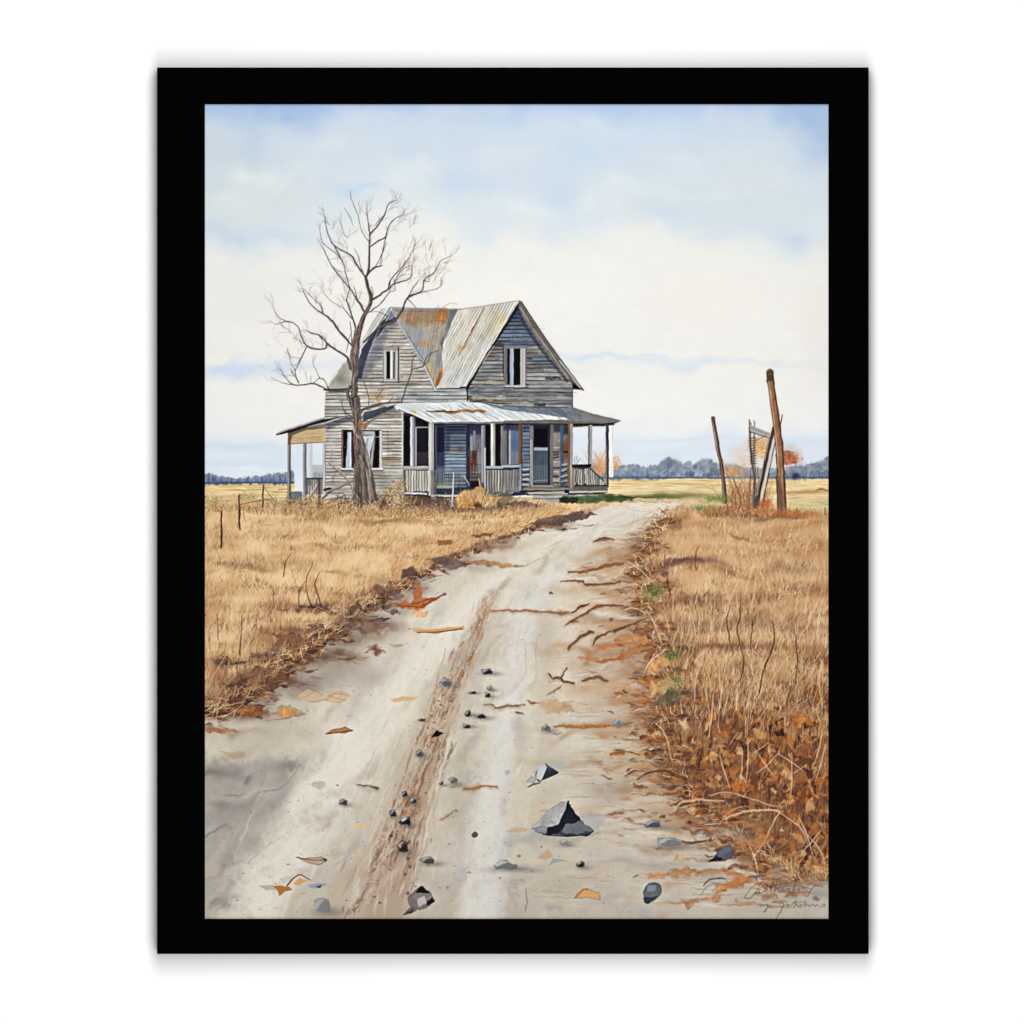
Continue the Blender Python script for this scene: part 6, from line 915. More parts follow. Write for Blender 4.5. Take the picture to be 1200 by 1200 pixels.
# rusty patches of turf on the track's left side
for pts, c, a in [(((935, 590), (980, 580), (1005, 590), (1025, 520), (1040, 490), (1060, 560), (1130, 570), (1040, 620), (960, 615)), (164, 84, 38), .9), (((1000, 620), (1090, 615), (1080, 640), (1040, 660)), (186, 134, 86), .8), (((855, 620), (900, 615), (950, 630), (900, 642)), (40, 32, 38), .9), (((800, 815), (830, 800), (880, 830), (840, 838)), (110, 66, 48), .9), (((200, 1085), (260, 1065), (350, 1095), (280, 1110), (210, 1110)), (150, 90, 50), .85), (((330, 1100), (430, 1065), (510, 1110), (400, 1120), (370, 1105)), (190, 130, 66), .9), (((40, 1160), (130, 1170), (210, 1198), (60, 1195)), (150, 96, 58), .8), (((700, 650), (780, 645), (890, 700), (820, 730), (700, 720), (660, 680)), (128, 100, 84), .75), (((830, 510), (900, 500), (960, 540), (880, 560), (830, 540)), (88, 62, 54), .8), (((700, 610), (760, 590), (800, 620), (720, 640)), (60, 42, 40), .75), (((360, 745), (450, 740), (560, 775), (470, 795), (390, 790)), (104, 64, 44), .65), (((130, 970), (220, 940), (250, 975), (150, 990)), (52, 36, 36), .8), (((200, 900), (300, 890), (420, 940), (300, 1000), (180, 970)), (110, 76, 60), .6)]:
    poly(L1(*pts), c, a*.85, soft=1.6, rough=(1.6 if c == (164, 84, 38) else 3.8), big=(.6 if c == (164, 84, 38) else 2), var=.35, edge=.06, brk=.7)
stroke(L1((935, 605), (1060, 600), (1160, 550)), [1, 3, 1.4], (140, 74, 42), .7, rough=1.5); stroke(L2((50, 590), (140, 570), (210, 548)), [3, 3, 1.6], (150, 82, 44), .8, rough=1.4); blob(521, 696, 2, 1.3, (80, 50, 50), .8, warp=1)
for cx, cy, rx, ry in [(575, 1000, 90, 20), (660, 1022, 60, 16)]: pass
for pts in [((500, 1000), (530, 990), (580, 1010), (600, 1040), (560, 1050), (510, 1040), (470, 1020)), ((600, 1040), (640, 1000), (700, 1010), (712, 1025), (680, 1050), (620, 1052))]: poly(L1(*pts), (206, 176, 138), .75, soft=.9, rough=1.4, smooth=True, edge=.08, brk=.3)
for pts in [((470, 1020), (530, 990), (590, 1015)), ((500, 1030), (560, 1000)), ((610, 1040), (650, 1010), (705, 1020)), ((540, 1050), (620, 1042)), ((620, 1020), (700, 1045)), ((310, 1140), (400, 1130), (500, 1105)), ((400, 1130), (470, 1115), (512, 1110))]: stroke(L1(*pts), [.5, 1.2, .5], (150, 106, 82), .6, rough=.9, brk=.5)
# sticks and turf on the right side of the track

for z, pts, w, c in [(L2, ((780, 800), (830, 755), (880, 722), (905, 722)), [1.4, 3, 4, 2], (110, 78, 58)), (L2, ((900, 780), (920, 750), (980, 720), (1050, 695)), [1.4, 3, 2.6, 2.4], (104, 74, 56)), (L3, ((0, 718), (70, 690), (160, 655)), [2.6, 2.2, 1.4], (104, 72, 54)), (L2, ((800, 630), (850, 600), (880, 590)), [1.6, 2.6, 1.2], (76, 46, 38)), (L2, ((770, 685), (830, 655), (930, 600), (1040, 600)), [1.4, 2.6, 3, 2], (128, 84, 56)), (L2, ((750, 480), (850, 482), (870, 500), (960, 495), (1030, 485)), [1, 2.2, 2.4, 2.4, 1.6], (124, 78, 54)), (L2, ((780, 440), (880, 435), (960, 410), (1040, 400)), [1.4, 3.4, 4, 3], (140, 92, 58)), (L2, ((690, 915), (710, 940), (740, 935), (770, 955), (810, 960)), [1.2, 2, 2.6, 2.4, 2], (84, 50, 42)), (L2, ((750, 935), (775, 890)), [1.2, .8], (84, 50, 42)), (L2, ((685, 1020), (750, 980)), [.8, 1.4], (128, 100, 78)), (L2, ((850, 950), (880, 940), (930, 935), (965, 955)), [1.4, 3, 4, 1.6], (118, 84, 68)), (L2, ((420, 620), (600, 622), (740, 632), (790, 625)), [1, 1.6, 3, 1.2], (166, 110, 74)), (L2, ((900, 295), (950, 285), (1000, 290)), [1, 2.6, 1], (120, 76, 56)), (G2, ((740, 210), (800, 208), (870, 215), (960, 208), (1035, 208)), [1, 2.4, 3.6, 2.2, 1], (176, 118, 64)), (G2, ((300, 515), (350, 510), (410, 500), (465, 503)), [2.6, 3, 2, 1.6], (176, 122, 72)), (G2, ((400, 110), (440, 105), (470, 118), (560, 108), (600, 105)), [.6, 1.2, 1.6, 2, .8], (128, 110, 94)), (G2, ((190, 660), (230, 640), (270, 615)), [1.2, 1.8, 1], (176, 156, 134)), (G1, ((780, 497), (830, 500), (880, 512)), [1, 1.8, 3], (96, 88, 92)), (G2, ((1005, 640), (1075, 628)), [2, 3], (150, 118, 92)), (G2, ((1015, 345), (1075, 340)), [2.5, 4], (166, 92, 52))]:
    stroke([(x-1, y+1.2) for x, y in z(*pts)], np.array(w)*2.6+1, (178, 142, 108), .45, rough=2.2, soft=1.6, brk=.6); stroke([(x, y+.9) for x, y in z(*pts)], np.array(w)*1.1, (92, 70, 58), .5, rough=1.2, brk=.6)
    stroke(z(*pts), np.array(w)*.9, c, .8, brk=.35, id=pid('painted_fallen_stick') if w[1] > 2 else None, rough=1.0, var=.15)
for pts, c in [(((620, 95), (830, 92), (830, 150), (700, 150), (690, 128)), (190, 148, 108)), (((830, 850), (880, 835), (930, 850), (880, 865)), (176, 106, 62)), (((1020, 190), (1040, 170), (1075, 175), (1075, 200)), (146, 162, 176))]:
    poly((G2 if c != (176, 106, 62) else L2)(*pts), c, .6, soft=2, rough=3, var=.15)
poly(L2((910, 860), (1040, 830), (1040, 850), (930, 870)), (170, 100, 54), .8, soft=1.2, rough=2); poly(L2((900, 790), (1040, 770), (1040, 800), (940, 800)), (186, 120, 66), .75, soft=1.2, rough=2); poly(L2((700, 780), (780, 775), (770, 800), (710, 800)), (200, 164, 120), .6, soft=1.5, rough=2); stroke(L2((60, 715), (170, 718), (290, 703)), [4, 5.5, 4.5], (200, 162, 108), .9, rough=1.4); stroke(L2((75, 725), (180, 722), (285, 708)), [1, 1.4, 1.4], (110, 76, 52), .8); stroke(L2((60, 710), (180, 705), (280, 696)), [1, 1.4, .8], (230, 206, 168), .7)
for pts in [((905, 1035), (960, 1025), (1040, 1030), (1020, 1045), (930, 1050))]: poly(L1(*pts), (206, 176, 126), .8, soft=1.2, rough=1.5)
for pts, c in [(((165, 930), (290, 905), (560, 905), (640, 930), (400, 935), (170, 948)), (170, 112, 62)), (((270, 845), (460, 850), (440, 865), (300, 862)), (176, 136, 92)), (((600, 920), (680, 940), (640, 975), (500, 1020), (480, 1000), (560, 960)), (172, 100, 48)), (((330, 1055), (420, 1045), (530, 1020), (520, 1050), (400, 1075), (370, 1105)), (166, 112, 70)), (((590, 745), (740, 740), (720, 790), (600, 800)), (176, 116, 70)), (((670, 935), (705, 935), (700, 965)), (60, 44, 38)), (((840, 1050), (890, 1000), (960, 1005), (960, 1050), (890, 1055)), None)]:
    if c: poly(G3(*pts), c, .7, soft=2, rough=3.5, var=.25, brk=.5)
for b in [(850, 975, 30, 8, (172, 160, 146), .6), (838, 1030, 20, 7, (156, 146, 134), .6), (895, 965, 16, 6, (140, 104, 76), .4), (912, 1020, 14, 8, (178, 168, 156), .5), (945, 1038, 30, 10, (158, 150, 140), .6)]: blob(*b, warp=7)
stroke(G3((430, 985), (470, 955), (560, 955)), [1.2, 2.4, 1.4], (84, 72, 64), .8, rough=1.2); stroke(G3((420, 1035), (450, 990), (520, 970)), [1, 3, 1.5], (150, 146, 140), .6)
r_ = np.random.default_rng(620)
def track_x(y): return np.interp(y, [600, 640, 700, 800, 900, 1077], [735, 650, 610, 545, 520, 480])
for i in range(210):      # scattered clods, leaf scraps and short sticks, thicker towards the right verge
    y = 620+r_.random()**.85*440; xr = np.interp(y, [p[1] for p in RDR[:-1]], [p[0] for p in RDR[:-1]]) if y < 1000 else 930
    x = xr-r_.exponential(42)*np.interp(y, [620, 760], [.5, 1.1]); k = np.interp(y, [620, 720, 1000], [.5, .95, 1.25])
    if x < 560: continue
    l = r_.uniform(4, 17)*k; h = r_.uniform(.6, 2.2)*k; a_ = r_.normal()*.16-np.interp(y, [620, 800], [.18, .0]); c = [(120, 80, 56), (152, 102, 66), (94, 62, 48), (176, 124, 78), (134, 110, 92), (196, 156, 112), (156, 86, 46)][r_.integers(7)]
    q = [(-l/2, 0), (-l*.2, -h*r_.uniform(.3, 1)), (l*.15, -h*r_.uniform(.2, 1)), (l/2, r_.normal()*.4), (l*.2, h*.8), (-l*.25, h*.6)]
    q = [(x+u*math.cos(a_)-v*math.sin(a_), y+u*math.sin(a_)+v*math.cos(a_)) for u, v in q]
    poly([(u+1, v+h*.8) for u, v in q], (130, 112, 98), .35, rough=2, soft=1.4); poly(q, c, r_.uniform(.45, .9), rough=1.8, soft=.8, brk=.35, var=.25)
for i in range(70):
    y = r_.uniform(730, 1060); x = r_.uniform(np.interp(y, [730, 840, 1060], [440, 270, 250]), 640); k = np.interp(y, [730, 1060], [.6, 1.1]); l = r_.uniform(2, 7)*k; h = r_.uniform(.5, 1.6)*k
    poly([(x-l/2, y), (x-l*.1, y-h), (x+l/2, y+r_.normal()*.3), (x, y+h)], [(150, 138, 126), (128, 112, 100), (172, 146, 114), (110, 100, 98), (188, 172, 150)][r_.integers(5)], r_.uniform(.3, .75), rough=1.4, soft=.9)
for i in range(900):      # fine grit
    y = 640+r_.random()*430; x = r_.uniform(250, 780)
    if ids[int((y-Y0)*S), int((x-X0)*S)] != ROAD: continue
    r0 = r_.uniform(.3, .9)*np.interp(y, [640, 1070], [.6, 1.2]); stroke([(x-r0, y), (x+r0, y+r_.normal()*.3)], [r0, r0], [(120, 108, 98), (96, 88, 84), (150, 130, 110), (226, 220, 208), (140, 106, 80)][r_.integers(5)], r_.uniform(.25, .6), smooth=False)
# =============== stones and leaves on the track ===============
def stone(cx, cy, w, h, c=(94, 95, 100), d=(42, 43, 50), l=(170, 169, 168), lab='small grey stone on the track', seed=0, part=True, ang=None):
    g = lambda q: tuple(.45*v+.55*(sum(q)/3)*f for v, f in zip(q, (1.02, 1.0, .97)))
    c, d, l = g(c), g(d), g(l)
    r = np.random.default_rng(int(cx*7+cy*13)+seed); n = 8
    th = np.linspace(0, 2*math.pi, n, endpoint=False)+r.uniform(-.3, .3, n); rad = r.uniform(.62, 1.15, n)
    p = [(cx+w/2*a*math.cos(t), cy+h/2*a*math.sin(t)) for t, a in zip(th, rad)]
    blob(cx+w*.3, cy+h*.42, w*.8, h*.34, (110, 102, 98), .6, warp=1.5)
    poly(p, c, .92, rough=1.2, soft=.8, var=.25, edge=.1, brk=.15, id=pid('painted_stone', lab) if part else None)
    poly([(cx-w*.05, cy-h*.3), (cx+w*.4, cy-h*.1), (cx+w*.42, cy+h*.35), (cx-w*.3, cy+h*.4)], d, .75, rough=1.0, soft=.8)
    poly([(cx-w*.4, cy-h*.1), (cx-w*.05, cy-h*.42), (cx+w*.15, cy-h*.3), (cx-w*.2, cy+h*.1)], l, .75, rough=.8, soft=.7)
for a in [(570, 787, 15, 7, (104, 106, 116)), (521, 799.5, 14, 10, (128, 132, 134), (86, 88, 92)), (549, 836, 9, 8), (562, 839, 14, 8, (92, 96, 112)), (546, 850.5, 11, 6, (122, 122, 128)), (574, 806, 8, 7, (138, 138, 146), (110, 110, 122)), (571, 814, 8, 7, (110, 112, 120)), (553, 812, 9, 4, (120, 118, 126)), (494, 843, 9, 3, (74, 72, 74)), (491, 883, 10, 9, (112, 114, 126), (72, 76, 88)), (531, 915, 12, 10, (148, 140, 128), (108, 100, 92)), (517, 918, 6, 4, (96, 92, 90)), (640, 853, 12, 9, (120, 130, 138), (86, 98, 108)), (680, 1013, 10, 9, (92, 88, 106)), (662, 987, 12, 8, (150, 152, 158), (116, 120, 128)), (765, 966, 24, 10, (108, 114, 120), (70, 76, 84)), (501, 1008, 19, 10, (120, 108, 108), (76, 66, 66)), (591, 1014, 37, 12, (138, 140, 146), (104, 108, 116), (190, 190, 190)), (377, 1061, 22, 19, (142, 142, 148), (122, 122, 130), (166, 166, 170)), (402, 940, 11, 9, (112, 106, 112), (70, 64, 74)), (461, 953, 9, 10), (474, 931, 8, 8, (56, 60, 66)), (484, 939, 9, 8, (130, 134, 140)), (475, 962, 13, 11, (56, 62, 74), (24, 30, 40), (206, 208, 210)), (472, 992, 14, 14, (92, 62, 50), (56, 36, 30), (196, 186, 172)), (783, 987, 33, 12, (140, 148, 152), (108, 116, 122), (172, 176, 178)), (724, 846, 10, 9, (140, 150, 156), (108, 116, 124)), (545, 1006, 0.1, .1)]:
    if a[2] > 1: stone(*a)
TRI = pid('painted_stone', 'small black triangular stone on the track'); poly(G2((148, 268), (172, 230), (206, 246), (180, 262)), (40, 32, 36), id=TRI, rough=.6)
for a in [(551, 910, 13, 13, (186, 182, 174)), (540, 1026, 15, 15, (182, 180, 176)), (374, 920, 15, 9, (160, 160, 158)), (600, 1045, 12, 22, (176, 170, 162)), (650, 1069, 17, 13, (176, 170, 162)), (395, 1000, 17, 11, (184, 176, 164)), (604, 1034, 16, 5, (168, 164, 160)), (596, 990, 10, 8, (174, 168, 162)), (430, 925, 16, 8, (178, 174, 164)), (640, 905, 30, 8, (160, 158, 152)), (540, 890, 9, 6, (178, 170, 160)), (595, 904, 6, 6, (170, 164, 156))]:
    th = np.linspace(0, 2*math.pi, 9)[:-1]; poly([(a[0]+a[2]/2*math.cos(t), a[1]+a[3]/2*math.sin(t)) for t in th], a[4], .5, soft=1.6, rough=2.2, smooth=True, edge=.05, var=.1)
poly([(552, 978), (556, 974.5), (560, 977), (559.5, 981), (554, 981.5)], (96, 86, 76), .9, smooth=True, rough=.4); blob(586, 1029, 1.2, 1.2, (110, 106, 104), .8, warp=0); stroke(G2((605, 1000), (610, 1060), (606, 1110)), [1, 2, 1.4], (132, 124, 118), .6, rough=.8)
# bluish wedge stone, the big rock, two blue cobbles
S1 = pid('painted_stone', 'pale wedge stone with a dark blue side above the big rock')
poly(G2((650, 450), (668, 405), (700, 390), (765, 435), (760, 442), (690, 475), (660, 478)), (58, 62, 70), id=S1, rough=.6); poly(G2((655, 465), (664, 405), (695, 392), (708, 410), (690, 455), (680, 478)), (196, 198, 198), .95, rough=.6); poly(G2((605, 508), (640, 490), (690, 470), (680, 482), (620, 510)), (92, 96, 104), .85, rough=.8); poly(G2((608, 480), (630, 455), (655, 465), (640, 490)), (172, 170, 168), .8, rough=.8, edge=.15); blob(652, 895, 14, 4, (150, 160, 168), .5, warp=3)
BIG = pid('painted_stone', 'largest grey rock, with a pale left face and a black shaded side')
poly(G2((600, 745), (700, 760), (850, 745), (960, 715), (1000, 640), (900, 620)), (164, 164, 164), .55, soft=3, rough=2)
poly(G2((632, 710), (690, 640), (760, 590), (815, 568), (840, 620), (872, 670), (905, 690), (930, 722), (905, 738), (800, 745), (690, 738)), (66, 68, 74), id=BIG, rough=1.8, var=.2)
poly(G2((632, 708), (690, 640), (760, 592), (812, 570), (790, 640), (760, 690), (710, 702), (700, 735), (660, 722)), (172, 170, 166), .96, rough=1.2, var=.14, id=BIG); poly(G2((632, 712), (680, 690), (710, 705), (705, 736), (660, 726)), (126, 128, 134), .8, rough=1.2)
poly(G2((812, 570), (842, 625), (870, 670), (800, 690), (760, 735), (705, 735), (712, 705), (760, 690), (790, 640)), (36, 38, 46), .95, rough=1.1, id=BIG); poly(G2((775, 730), (800, 690), (870, 672), (905, 692), (928, 720), (860, 735)), (108, 109, 114), .95, rough=1.6, id=BIG, var=.18); stroke(G2((690, 738), (800, 745), (905, 738)), [1, 1.8, 1], (30, 32, 40), .9)
for i in range(40): a_ = rng.uniform(650, 780); b_ = rng.uniform(620, 705); 
for i in range(26):
    a_ = rng.uniform(660, 780); b_ = np.interp(a_, [640, 812], [700, 580])+rng.uniform(5, 60); q = G2((a_, b_))[0]; stroke([q, (q[0]+rng.normal()*2, q[1]+rng.uniform(.5, 3))], .6, [(140, 138, 138), (206, 204, 200), (120, 122, 128)][rng.integers(3)], .55)
S2 = pid('painted_stone', 'dark blue cobble below the fallen branch'); poly(G3((490, 845), (510, 810), (550, 790), (572, 800), (570, 850), (530, 862)), (92, 96, 102), id=S2, rough=.8, smooth=True, var=.15, edge=.2); poly(G3((455, 872), (490, 845), (530, 850), (520, 865)), (36, 36, 42), .9, rough=.8); poly(G3((535, 845), (572, 805), (572, 850)), (76, 84, 98), .7, soft=1)
S3 = pid('painted_stone', 'round blue cobble at the bottom of the picture'); poly(G3((140, 1010), (165, 975), (210, 972), (230, 1000), (215, 1040), (170, 1072), (145, 1060)), (102, 106, 110), id=S3, rough=.8, smooth=True, var=.15, edge=.2); poly(G3((146, 1040), (190, 1040), (215, 1035), (165, 1078), (148, 1072)), (52, 58, 68), .85, rough=1, soft=.8); poly(G3((160, 985), (205, 980), (200, 1010), (160, 1015)), (150, 158, 166), .6, soft=1.2)
S4 = pid('painted_stone', 'broken dark stone at the bottom left of centre'); poly(G2((30, 1045), (70, 1010), (100, 985), (140, 1020), (165, 1062), (120, 1095), (60, 1110), (10, 1130), (40, 1090)), (128, 118, 114), id=S4, rough=1.2, var=.2, edge=.15); poly(G2((70, 1020), (100, 985), (140, 1022), (110, 1020)), (34, 30, 32), .95, rough=.8); poly(G2((120, 1085), (168, 1062), (150, 1040), (128, 1060)), (36, 32, 34), .9, rough=.8); poly(G2((80, 1050), (110, 1035), (125, 1070), (85, 1090)), (186, 182, 178), .8, rough=1); poly(G2((8, 1132), (60, 1090), (55, 1115)), (86, 66, 62), .8, rough=1)
for xq, yq in [(40, 1025), (35, 850), (25, 930), (45, 890), (5, 780), (38, 770)]: q = G2((xq, yq))[0]; blob(q[0], q[1], 2, 2, (88, 60, 52), .75, warp=2)
LEAF = [pid('painted_leaf', l) for l in ('brown curled leaf on the left wheel track', 'pale leaf left of the rut', 'rusty curled leaf at the lower left', 'orange leaf at the bottom centre')]
poly(G1((625, 250), (665, 225), (720, 215), (762, 232), (720, 245)), (176, 128, 76), .92, id=LEAF[0], rough=.8, edge=.2); stroke(G1((630, 250), (700, 240), (755, 232)), .9, (96, 62, 40), .8)
poly(G1((485, 848), (540, 852), (600, 850), (635, 860), (600, 885), (550, 878)), (188, 162, 134), .9, id=LEAF[1], rough=.8, edge=.2); stroke(G1((485, 848), (560, 862), (630, 862)), 1, (110, 82, 62), .8); poly(G1((605, 850), (635, 855), (625, 872)), (96, 76, 66), .8)
poly(G1((370, 985), (420, 985), (450, 990), (468, 1008), (430, 1012), (400, 1035), (395, 1010)), (176, 116, 58), .92, id=LEAF[2], rough=.7); stroke(G1((440, 985), (470, 950), (505, 933), (550, 958)), [2, 1.6, 1.6, 1], (140, 74, 42), .9); poly(G1((470, 975), (500, 950), (540, 958), (500, 985)), (206, 156, 98), .85, rough=.8); poly(G1((540, 985), (590, 970), (635, 980), (600, 998), (560, 1000)), (150, 152, 166), .8, rough=.8); poly(G1((575, 990), (610, 980), (600, 1000)), (80, 74, 86), .8); poly(G1((300, 985), (370, 980), (390, 1005), (340, 1010)), (160, 152, 144), .6, soft=1)
poly(G2((838, 1048), (855, 1020), (885, 998), (965, 1020), (965, 1055), (900, 1042)), (206, 158, 104), .9, id=LEAF[3], rough=.8, edge=.15); stroke(G2((845, 1045), (885, 1005), (905, 1000)), 1.4, (166, 106, 56), .85); poly(G1((770, 685), (835, 685), (835, 708), (780, 708)), (212, 184, 140), .7, soft=1, rough=1); poly(G2((660, 850), (710, 810), (745, 845), (700, 862)), (190, 158, 126), .8, rough=1); poly(G2((500, 722), (580, 700), (625, 715), (570, 730)), (190, 166, 136), .75, rough=1, soft=.8); poly(G2((710, 895), (740, 850), (810, 865), (760, 870)), (140, 156, 166), .75, rough=1)
# =============== signature ===============
SIG = pid('painted_signature', 'thin grey handwritten signature in the lower right corner')
Sg = Z(860, 980, 6.0); ink = (84, 76, 70)
for pts in [((165, 335), (130, 360), (90, 410), (80, 435), (100, 442), (130, 425), (165, 380), (185, 335)), ((175, 400), (190, 360), (215, 355), (225, 375), (205, 395), (180, 402)), ((215, 400), (235, 360), (232, 395), (245, 405)), ((250, 405), (268, 350), (280, 320), (268, 360), (262, 402)), ((275, 400), (292, 352), (310, 305), (295, 355), (288, 402)), ((290, 380), (310, 365), (318, 398), (335, 380)), ((335, 372), (338, 398), (352, 374), (356, 398), (372, 372)), ((375, 395), (380, 372), (395, 370), (390, 395), (408, 392)), ((408, 400), (425, 350), (440, 320), (428, 370), (428, 402)), ((440, 395), (452, 372), (465, 378), (455, 400), (480, 395)), ((480, 398), (490, 370), (505, 372), (500, 400)), ((510, 370), (530, 395), (560, 360), (580, 350)), ((545, 380), (520, 420), (508, 425)), ((440, 350), (500, 360), (540, 372)),
            ((170, 490), (185, 480), (195, 495), (205, 482), (215, 495)), ((225, 482), (240, 478), (235, 500), (222, 530), (210, 532), (235, 505), (260, 485)), ((262, 470), (285, 465), (300, 462)), ((320, 478), (345, 470), (350, 490), (330, 530), (308, 565), (300, 580)), ((330, 505), (365, 485), (385, 480), (375, 500), (395, 485)), ((395, 500), (420, 470), (440, 455), (425, 500)), ((425, 495), (445, 480), (455, 498), (475, 480), (470, 500)), ((480, 500), (505, 455), (500, 495), (520, 475), (528, 498), (545, 480)), ((548, 492), (560, 480), (572, 495), (585, 482), (600, 492)), ((615, 490), (635, 478), (640, 492), (612, 500))]:
    stroke(Sg(*pts), [.5, 1.0, .6], ink, .7, id=SIG, rough=.25)
blob(958, 1049, 12, 6, (120, 110, 104), .35, warp=3)

# crisper pigment edges where the paint dried
def bx(a, r):
    k = 2*r+1
    for ax in (0, 1):
        p = np.pad(a, [(r+1, r) if q == ax else (0, 0) for q in (0, 1, 2)], 'edge'); c_ = np.cumsum(p, ax, dtype=np.float64)
        a = ((c_[k:] - c_[:-k]) if ax == 0 else (c_[:, k:] - c_[:, :-k])).astype(np.float32)/k
    return a
wt = np.where((ids == SKY) | (ids == SIG), 0, 1).astype(np.float32)[..., None]; wt *= np.where((ids == GRR) | (ids == GRL), .55, 1.0)[..., None]; wt = bx(wt, 2)
img = img+wt*(.35*(img-bx(bx(img, 2), 2))+.30*(img-bx(bx(img, 9), 9)))
img = np.clip(img, .03, 1)

# paper grain and pigment granulation
fine = vnoise(gx*1.1, gy*1.1, 91)*.5+vnoise(gx*.55, gy*.55, 92)*.5
img *= (1+np.where(ids == SKY, .4, 1.0)*(.010*fine+.008*F3+.005*F2))[..., None]
img = np.clip(img, 0, 1)

# ======================= the scene =======================
import bpy
col = bpy.context.scene.collection
CX, CZ = 600.0, 1.5
def P3(px, py, y): return ((px-CX)/1000.0, y, CZ+(600.0-py)/1000.0)
def tag(o, label=None, cat=None, group=None, kind=None):
    for k, v in (('label', label), ('category', cat), ('group', group), ('kind', kind)):
        if v: o[k] = v
def mat(name):
    m = bpy.data.materials.new(name); m.use_nodes = True
    return m, m.node_tree.nodes, m.node_tree.links, m.node_tree.nodes['Principled BSDF']
def mesh_obj(name, verts, faces, m, parent=None, smooth=False):
    me = bpy.data.meshes.new(name); me.from_pydata([tuple(v) for v in verts], [], faces); me.update()
    me.materials.append(m); o = bpy.data.objects.new(name, me); col.objects.link(o)
    if parent: o.parent = parent
    return o
FRONT, SHEET = -0.036, -0.031
KEXP = 1.36                      # light level on the print: keeps the paper's pigment at its true albedo

# wall: matt white paint with a very fine roller texture
mw, n, l, b = mat('white_wall_paint')
b.inputs['Base Color'].default_value = (.86, .86, .86, 1); b.inputs['Roughness'].default_value = .9; b.inputs['Specular IOR Level'].default_value = .1
tx = n.new('ShaderNodeTexNoise'); tx.inputs['Scale'].default_value = 400; tx.inputs['Detail'].default_value = 3
bp = n.new('ShaderNodeBump'); bp.inputs['Strength'].default_value = .04; bp.inputs['Distance'].default_value = .001
l.new(tx.outputs['Fac'], bp.inputs['Height']); l.new(bp.outputs['Normal'], b.inputs['Normal'])
w, z0, z1 = 2.6, -.9, 3.9
wall = mesh_obj('wall', [(-w, 0, z0), (w, 0, z0), (w, 0, z1), (-w, 0, z1), (-w, .12, z0), (w, .12, z0), (w, .12, z1), (-w, .12, z1)],
                [(0, 1, 2, 3), (5, 4, 7, 6), (4, 0, 3, 7), (1, 5, 6, 2), (3, 2, 6, 7), (4, 5, 1, 0)], mw)
tag(wall, 'plain white wall behind the framed print', 'wall', kind='structure')

# framed print
root = bpy.data.objects.new('framed_print', None); col.objects.link(root); root.empty_display_size = .1
root.location = P3(601, 1118, 0)
tag(root, 'black framed watercolour print of an old grey farmhouse hanging on a white wall', 'framed print')
def child(o):
    o.parent = root; o.matrix_parent_inverse = root.matrix_basis.inverted(); return o
root_loc = root.location.copy()
mf, n, l, b = mat('black_frame_lacquer')
b.inputs['Base Color'].default_value = (.0004, .0004, .0004, 1); b.inputs['Roughness'].default_value = .55; b.inputs['Specular IOR Level'].default_value = .004
tx = n.new('ShaderNodeTexNoise'); tx.inputs['Scale'].default_value = 60; mr = n.new('ShaderNodeMapRange'); mr.inputs['To Min'].default_value = .5; mr.inputs['To Max'].default_value = .62
l.new(tx.outputs['Fac'], mr.inputs['Value']); l.new(mr.outputs['Result'], b.inputs['Roughness'])
O = (184, 79, 1018, 1118); I = (240, 122, 971, 1077)
prof = [(0, 0, .0), (0, 0, FRONT+.0012), (0, 1.2, FRONT), (1, -1.0, FRONT), (1, 0, FRONT+.001), (1, 0, SHEET+.004), (.55, 0, SHEET+.004), (.55, 0, 0)]
vs = []
for t, off, y in prof:
    x0, y0, x1, y1 = [O[k]+(I[k]-O[k])*t for k in range(4)]
    for px, py in ((x0+off, y0+off), (x1-off, y0+off), (x1-off, y1-off), (x0+off, y1-off)):
        v = P3(px, py, y); vs.append((v[0]-root_loc[0], v[1]-root_loc[1], v[2]-root_loc[2]))
fs = []
for k in range(len(prof)):
    k2 = (k+1) % len(prof)
    for c in range(4):
        c2 = (c+1) % 4; fs.append((k*4+c, k2*4+c, k2*4+c2, k*4+c2))
frame = mesh_obj('frame', vs, fs, mf, root); tag(frame, 'plain black frame')
bm_ = __import__('bmesh').new(); bm_.from_mesh(frame.data); __import__('bmesh').ops.recalc_face_normals(bm_, faces=bm_.faces); bm_.to_mesh(frame.data); bm_.free()

# print: paper sheet + one flat inked area per depicted thing
mp, n, l, b = mat('printed_watercolour_paper')
at_ = n.new('ShaderNodeAttribute'); at_.attribute_name = 'pigment'
sc_ = n.new('ShaderNodeVectorMath'); sc_.operation = 'SCALE'; sc_.inputs['Scale'].default_value = 1/KEXP
l.new(at_.outputs['Color'], sc_.inputs[0]); l.new(sc_.outputs['Vector'], b.inputs['Base Color'])
b.inputs['Roughness'].default_value = .85; b.inputs['Specular IOR Level'].default_value = .04
tc = n.new('ShaderNodeTexCoord'); tx = n.new('ShaderNodeTexNoise'); tx.inputs['Scale'].default_value = 900; tx.inputs['Detail'].default_value = 2
bp = n.new('ShaderNodeBump'); bp.inputs['Strength'].default_value = .03; bp.inputs['Distance'].default_value = .0004
l.new(tc.outputs['Object'], tx.inputs['Vector']); l.new(tx.outputs['Fac'], bp.inputs['Height']); l.new(bp.outputs['Normal'], b.inputs['Normal'])
mb, n, l, b = mat('paper_back'); b.inputs['Base Color'].default_value = (.6, .58, .54, 1); b.inputs['Roughness'].default_value = .9
lin = np.where(img <= .04045, img/12.92, ((img+.055)/1.055)**2.4).astype(np.float32)
xs = (X0+(np.arange(NX)+.5)/S); ys = (Y0+(np.arange(NY)+.5)/S); xs[0] -= 1.5; xs[-1] += 1.5; ys[0] -= 1.5; ys[-1] += 1.5
VX, VY = np.meshgrid((xs-CX)/1000-root_loc[0], CZ+(600-ys)/1000-root_loc[2])
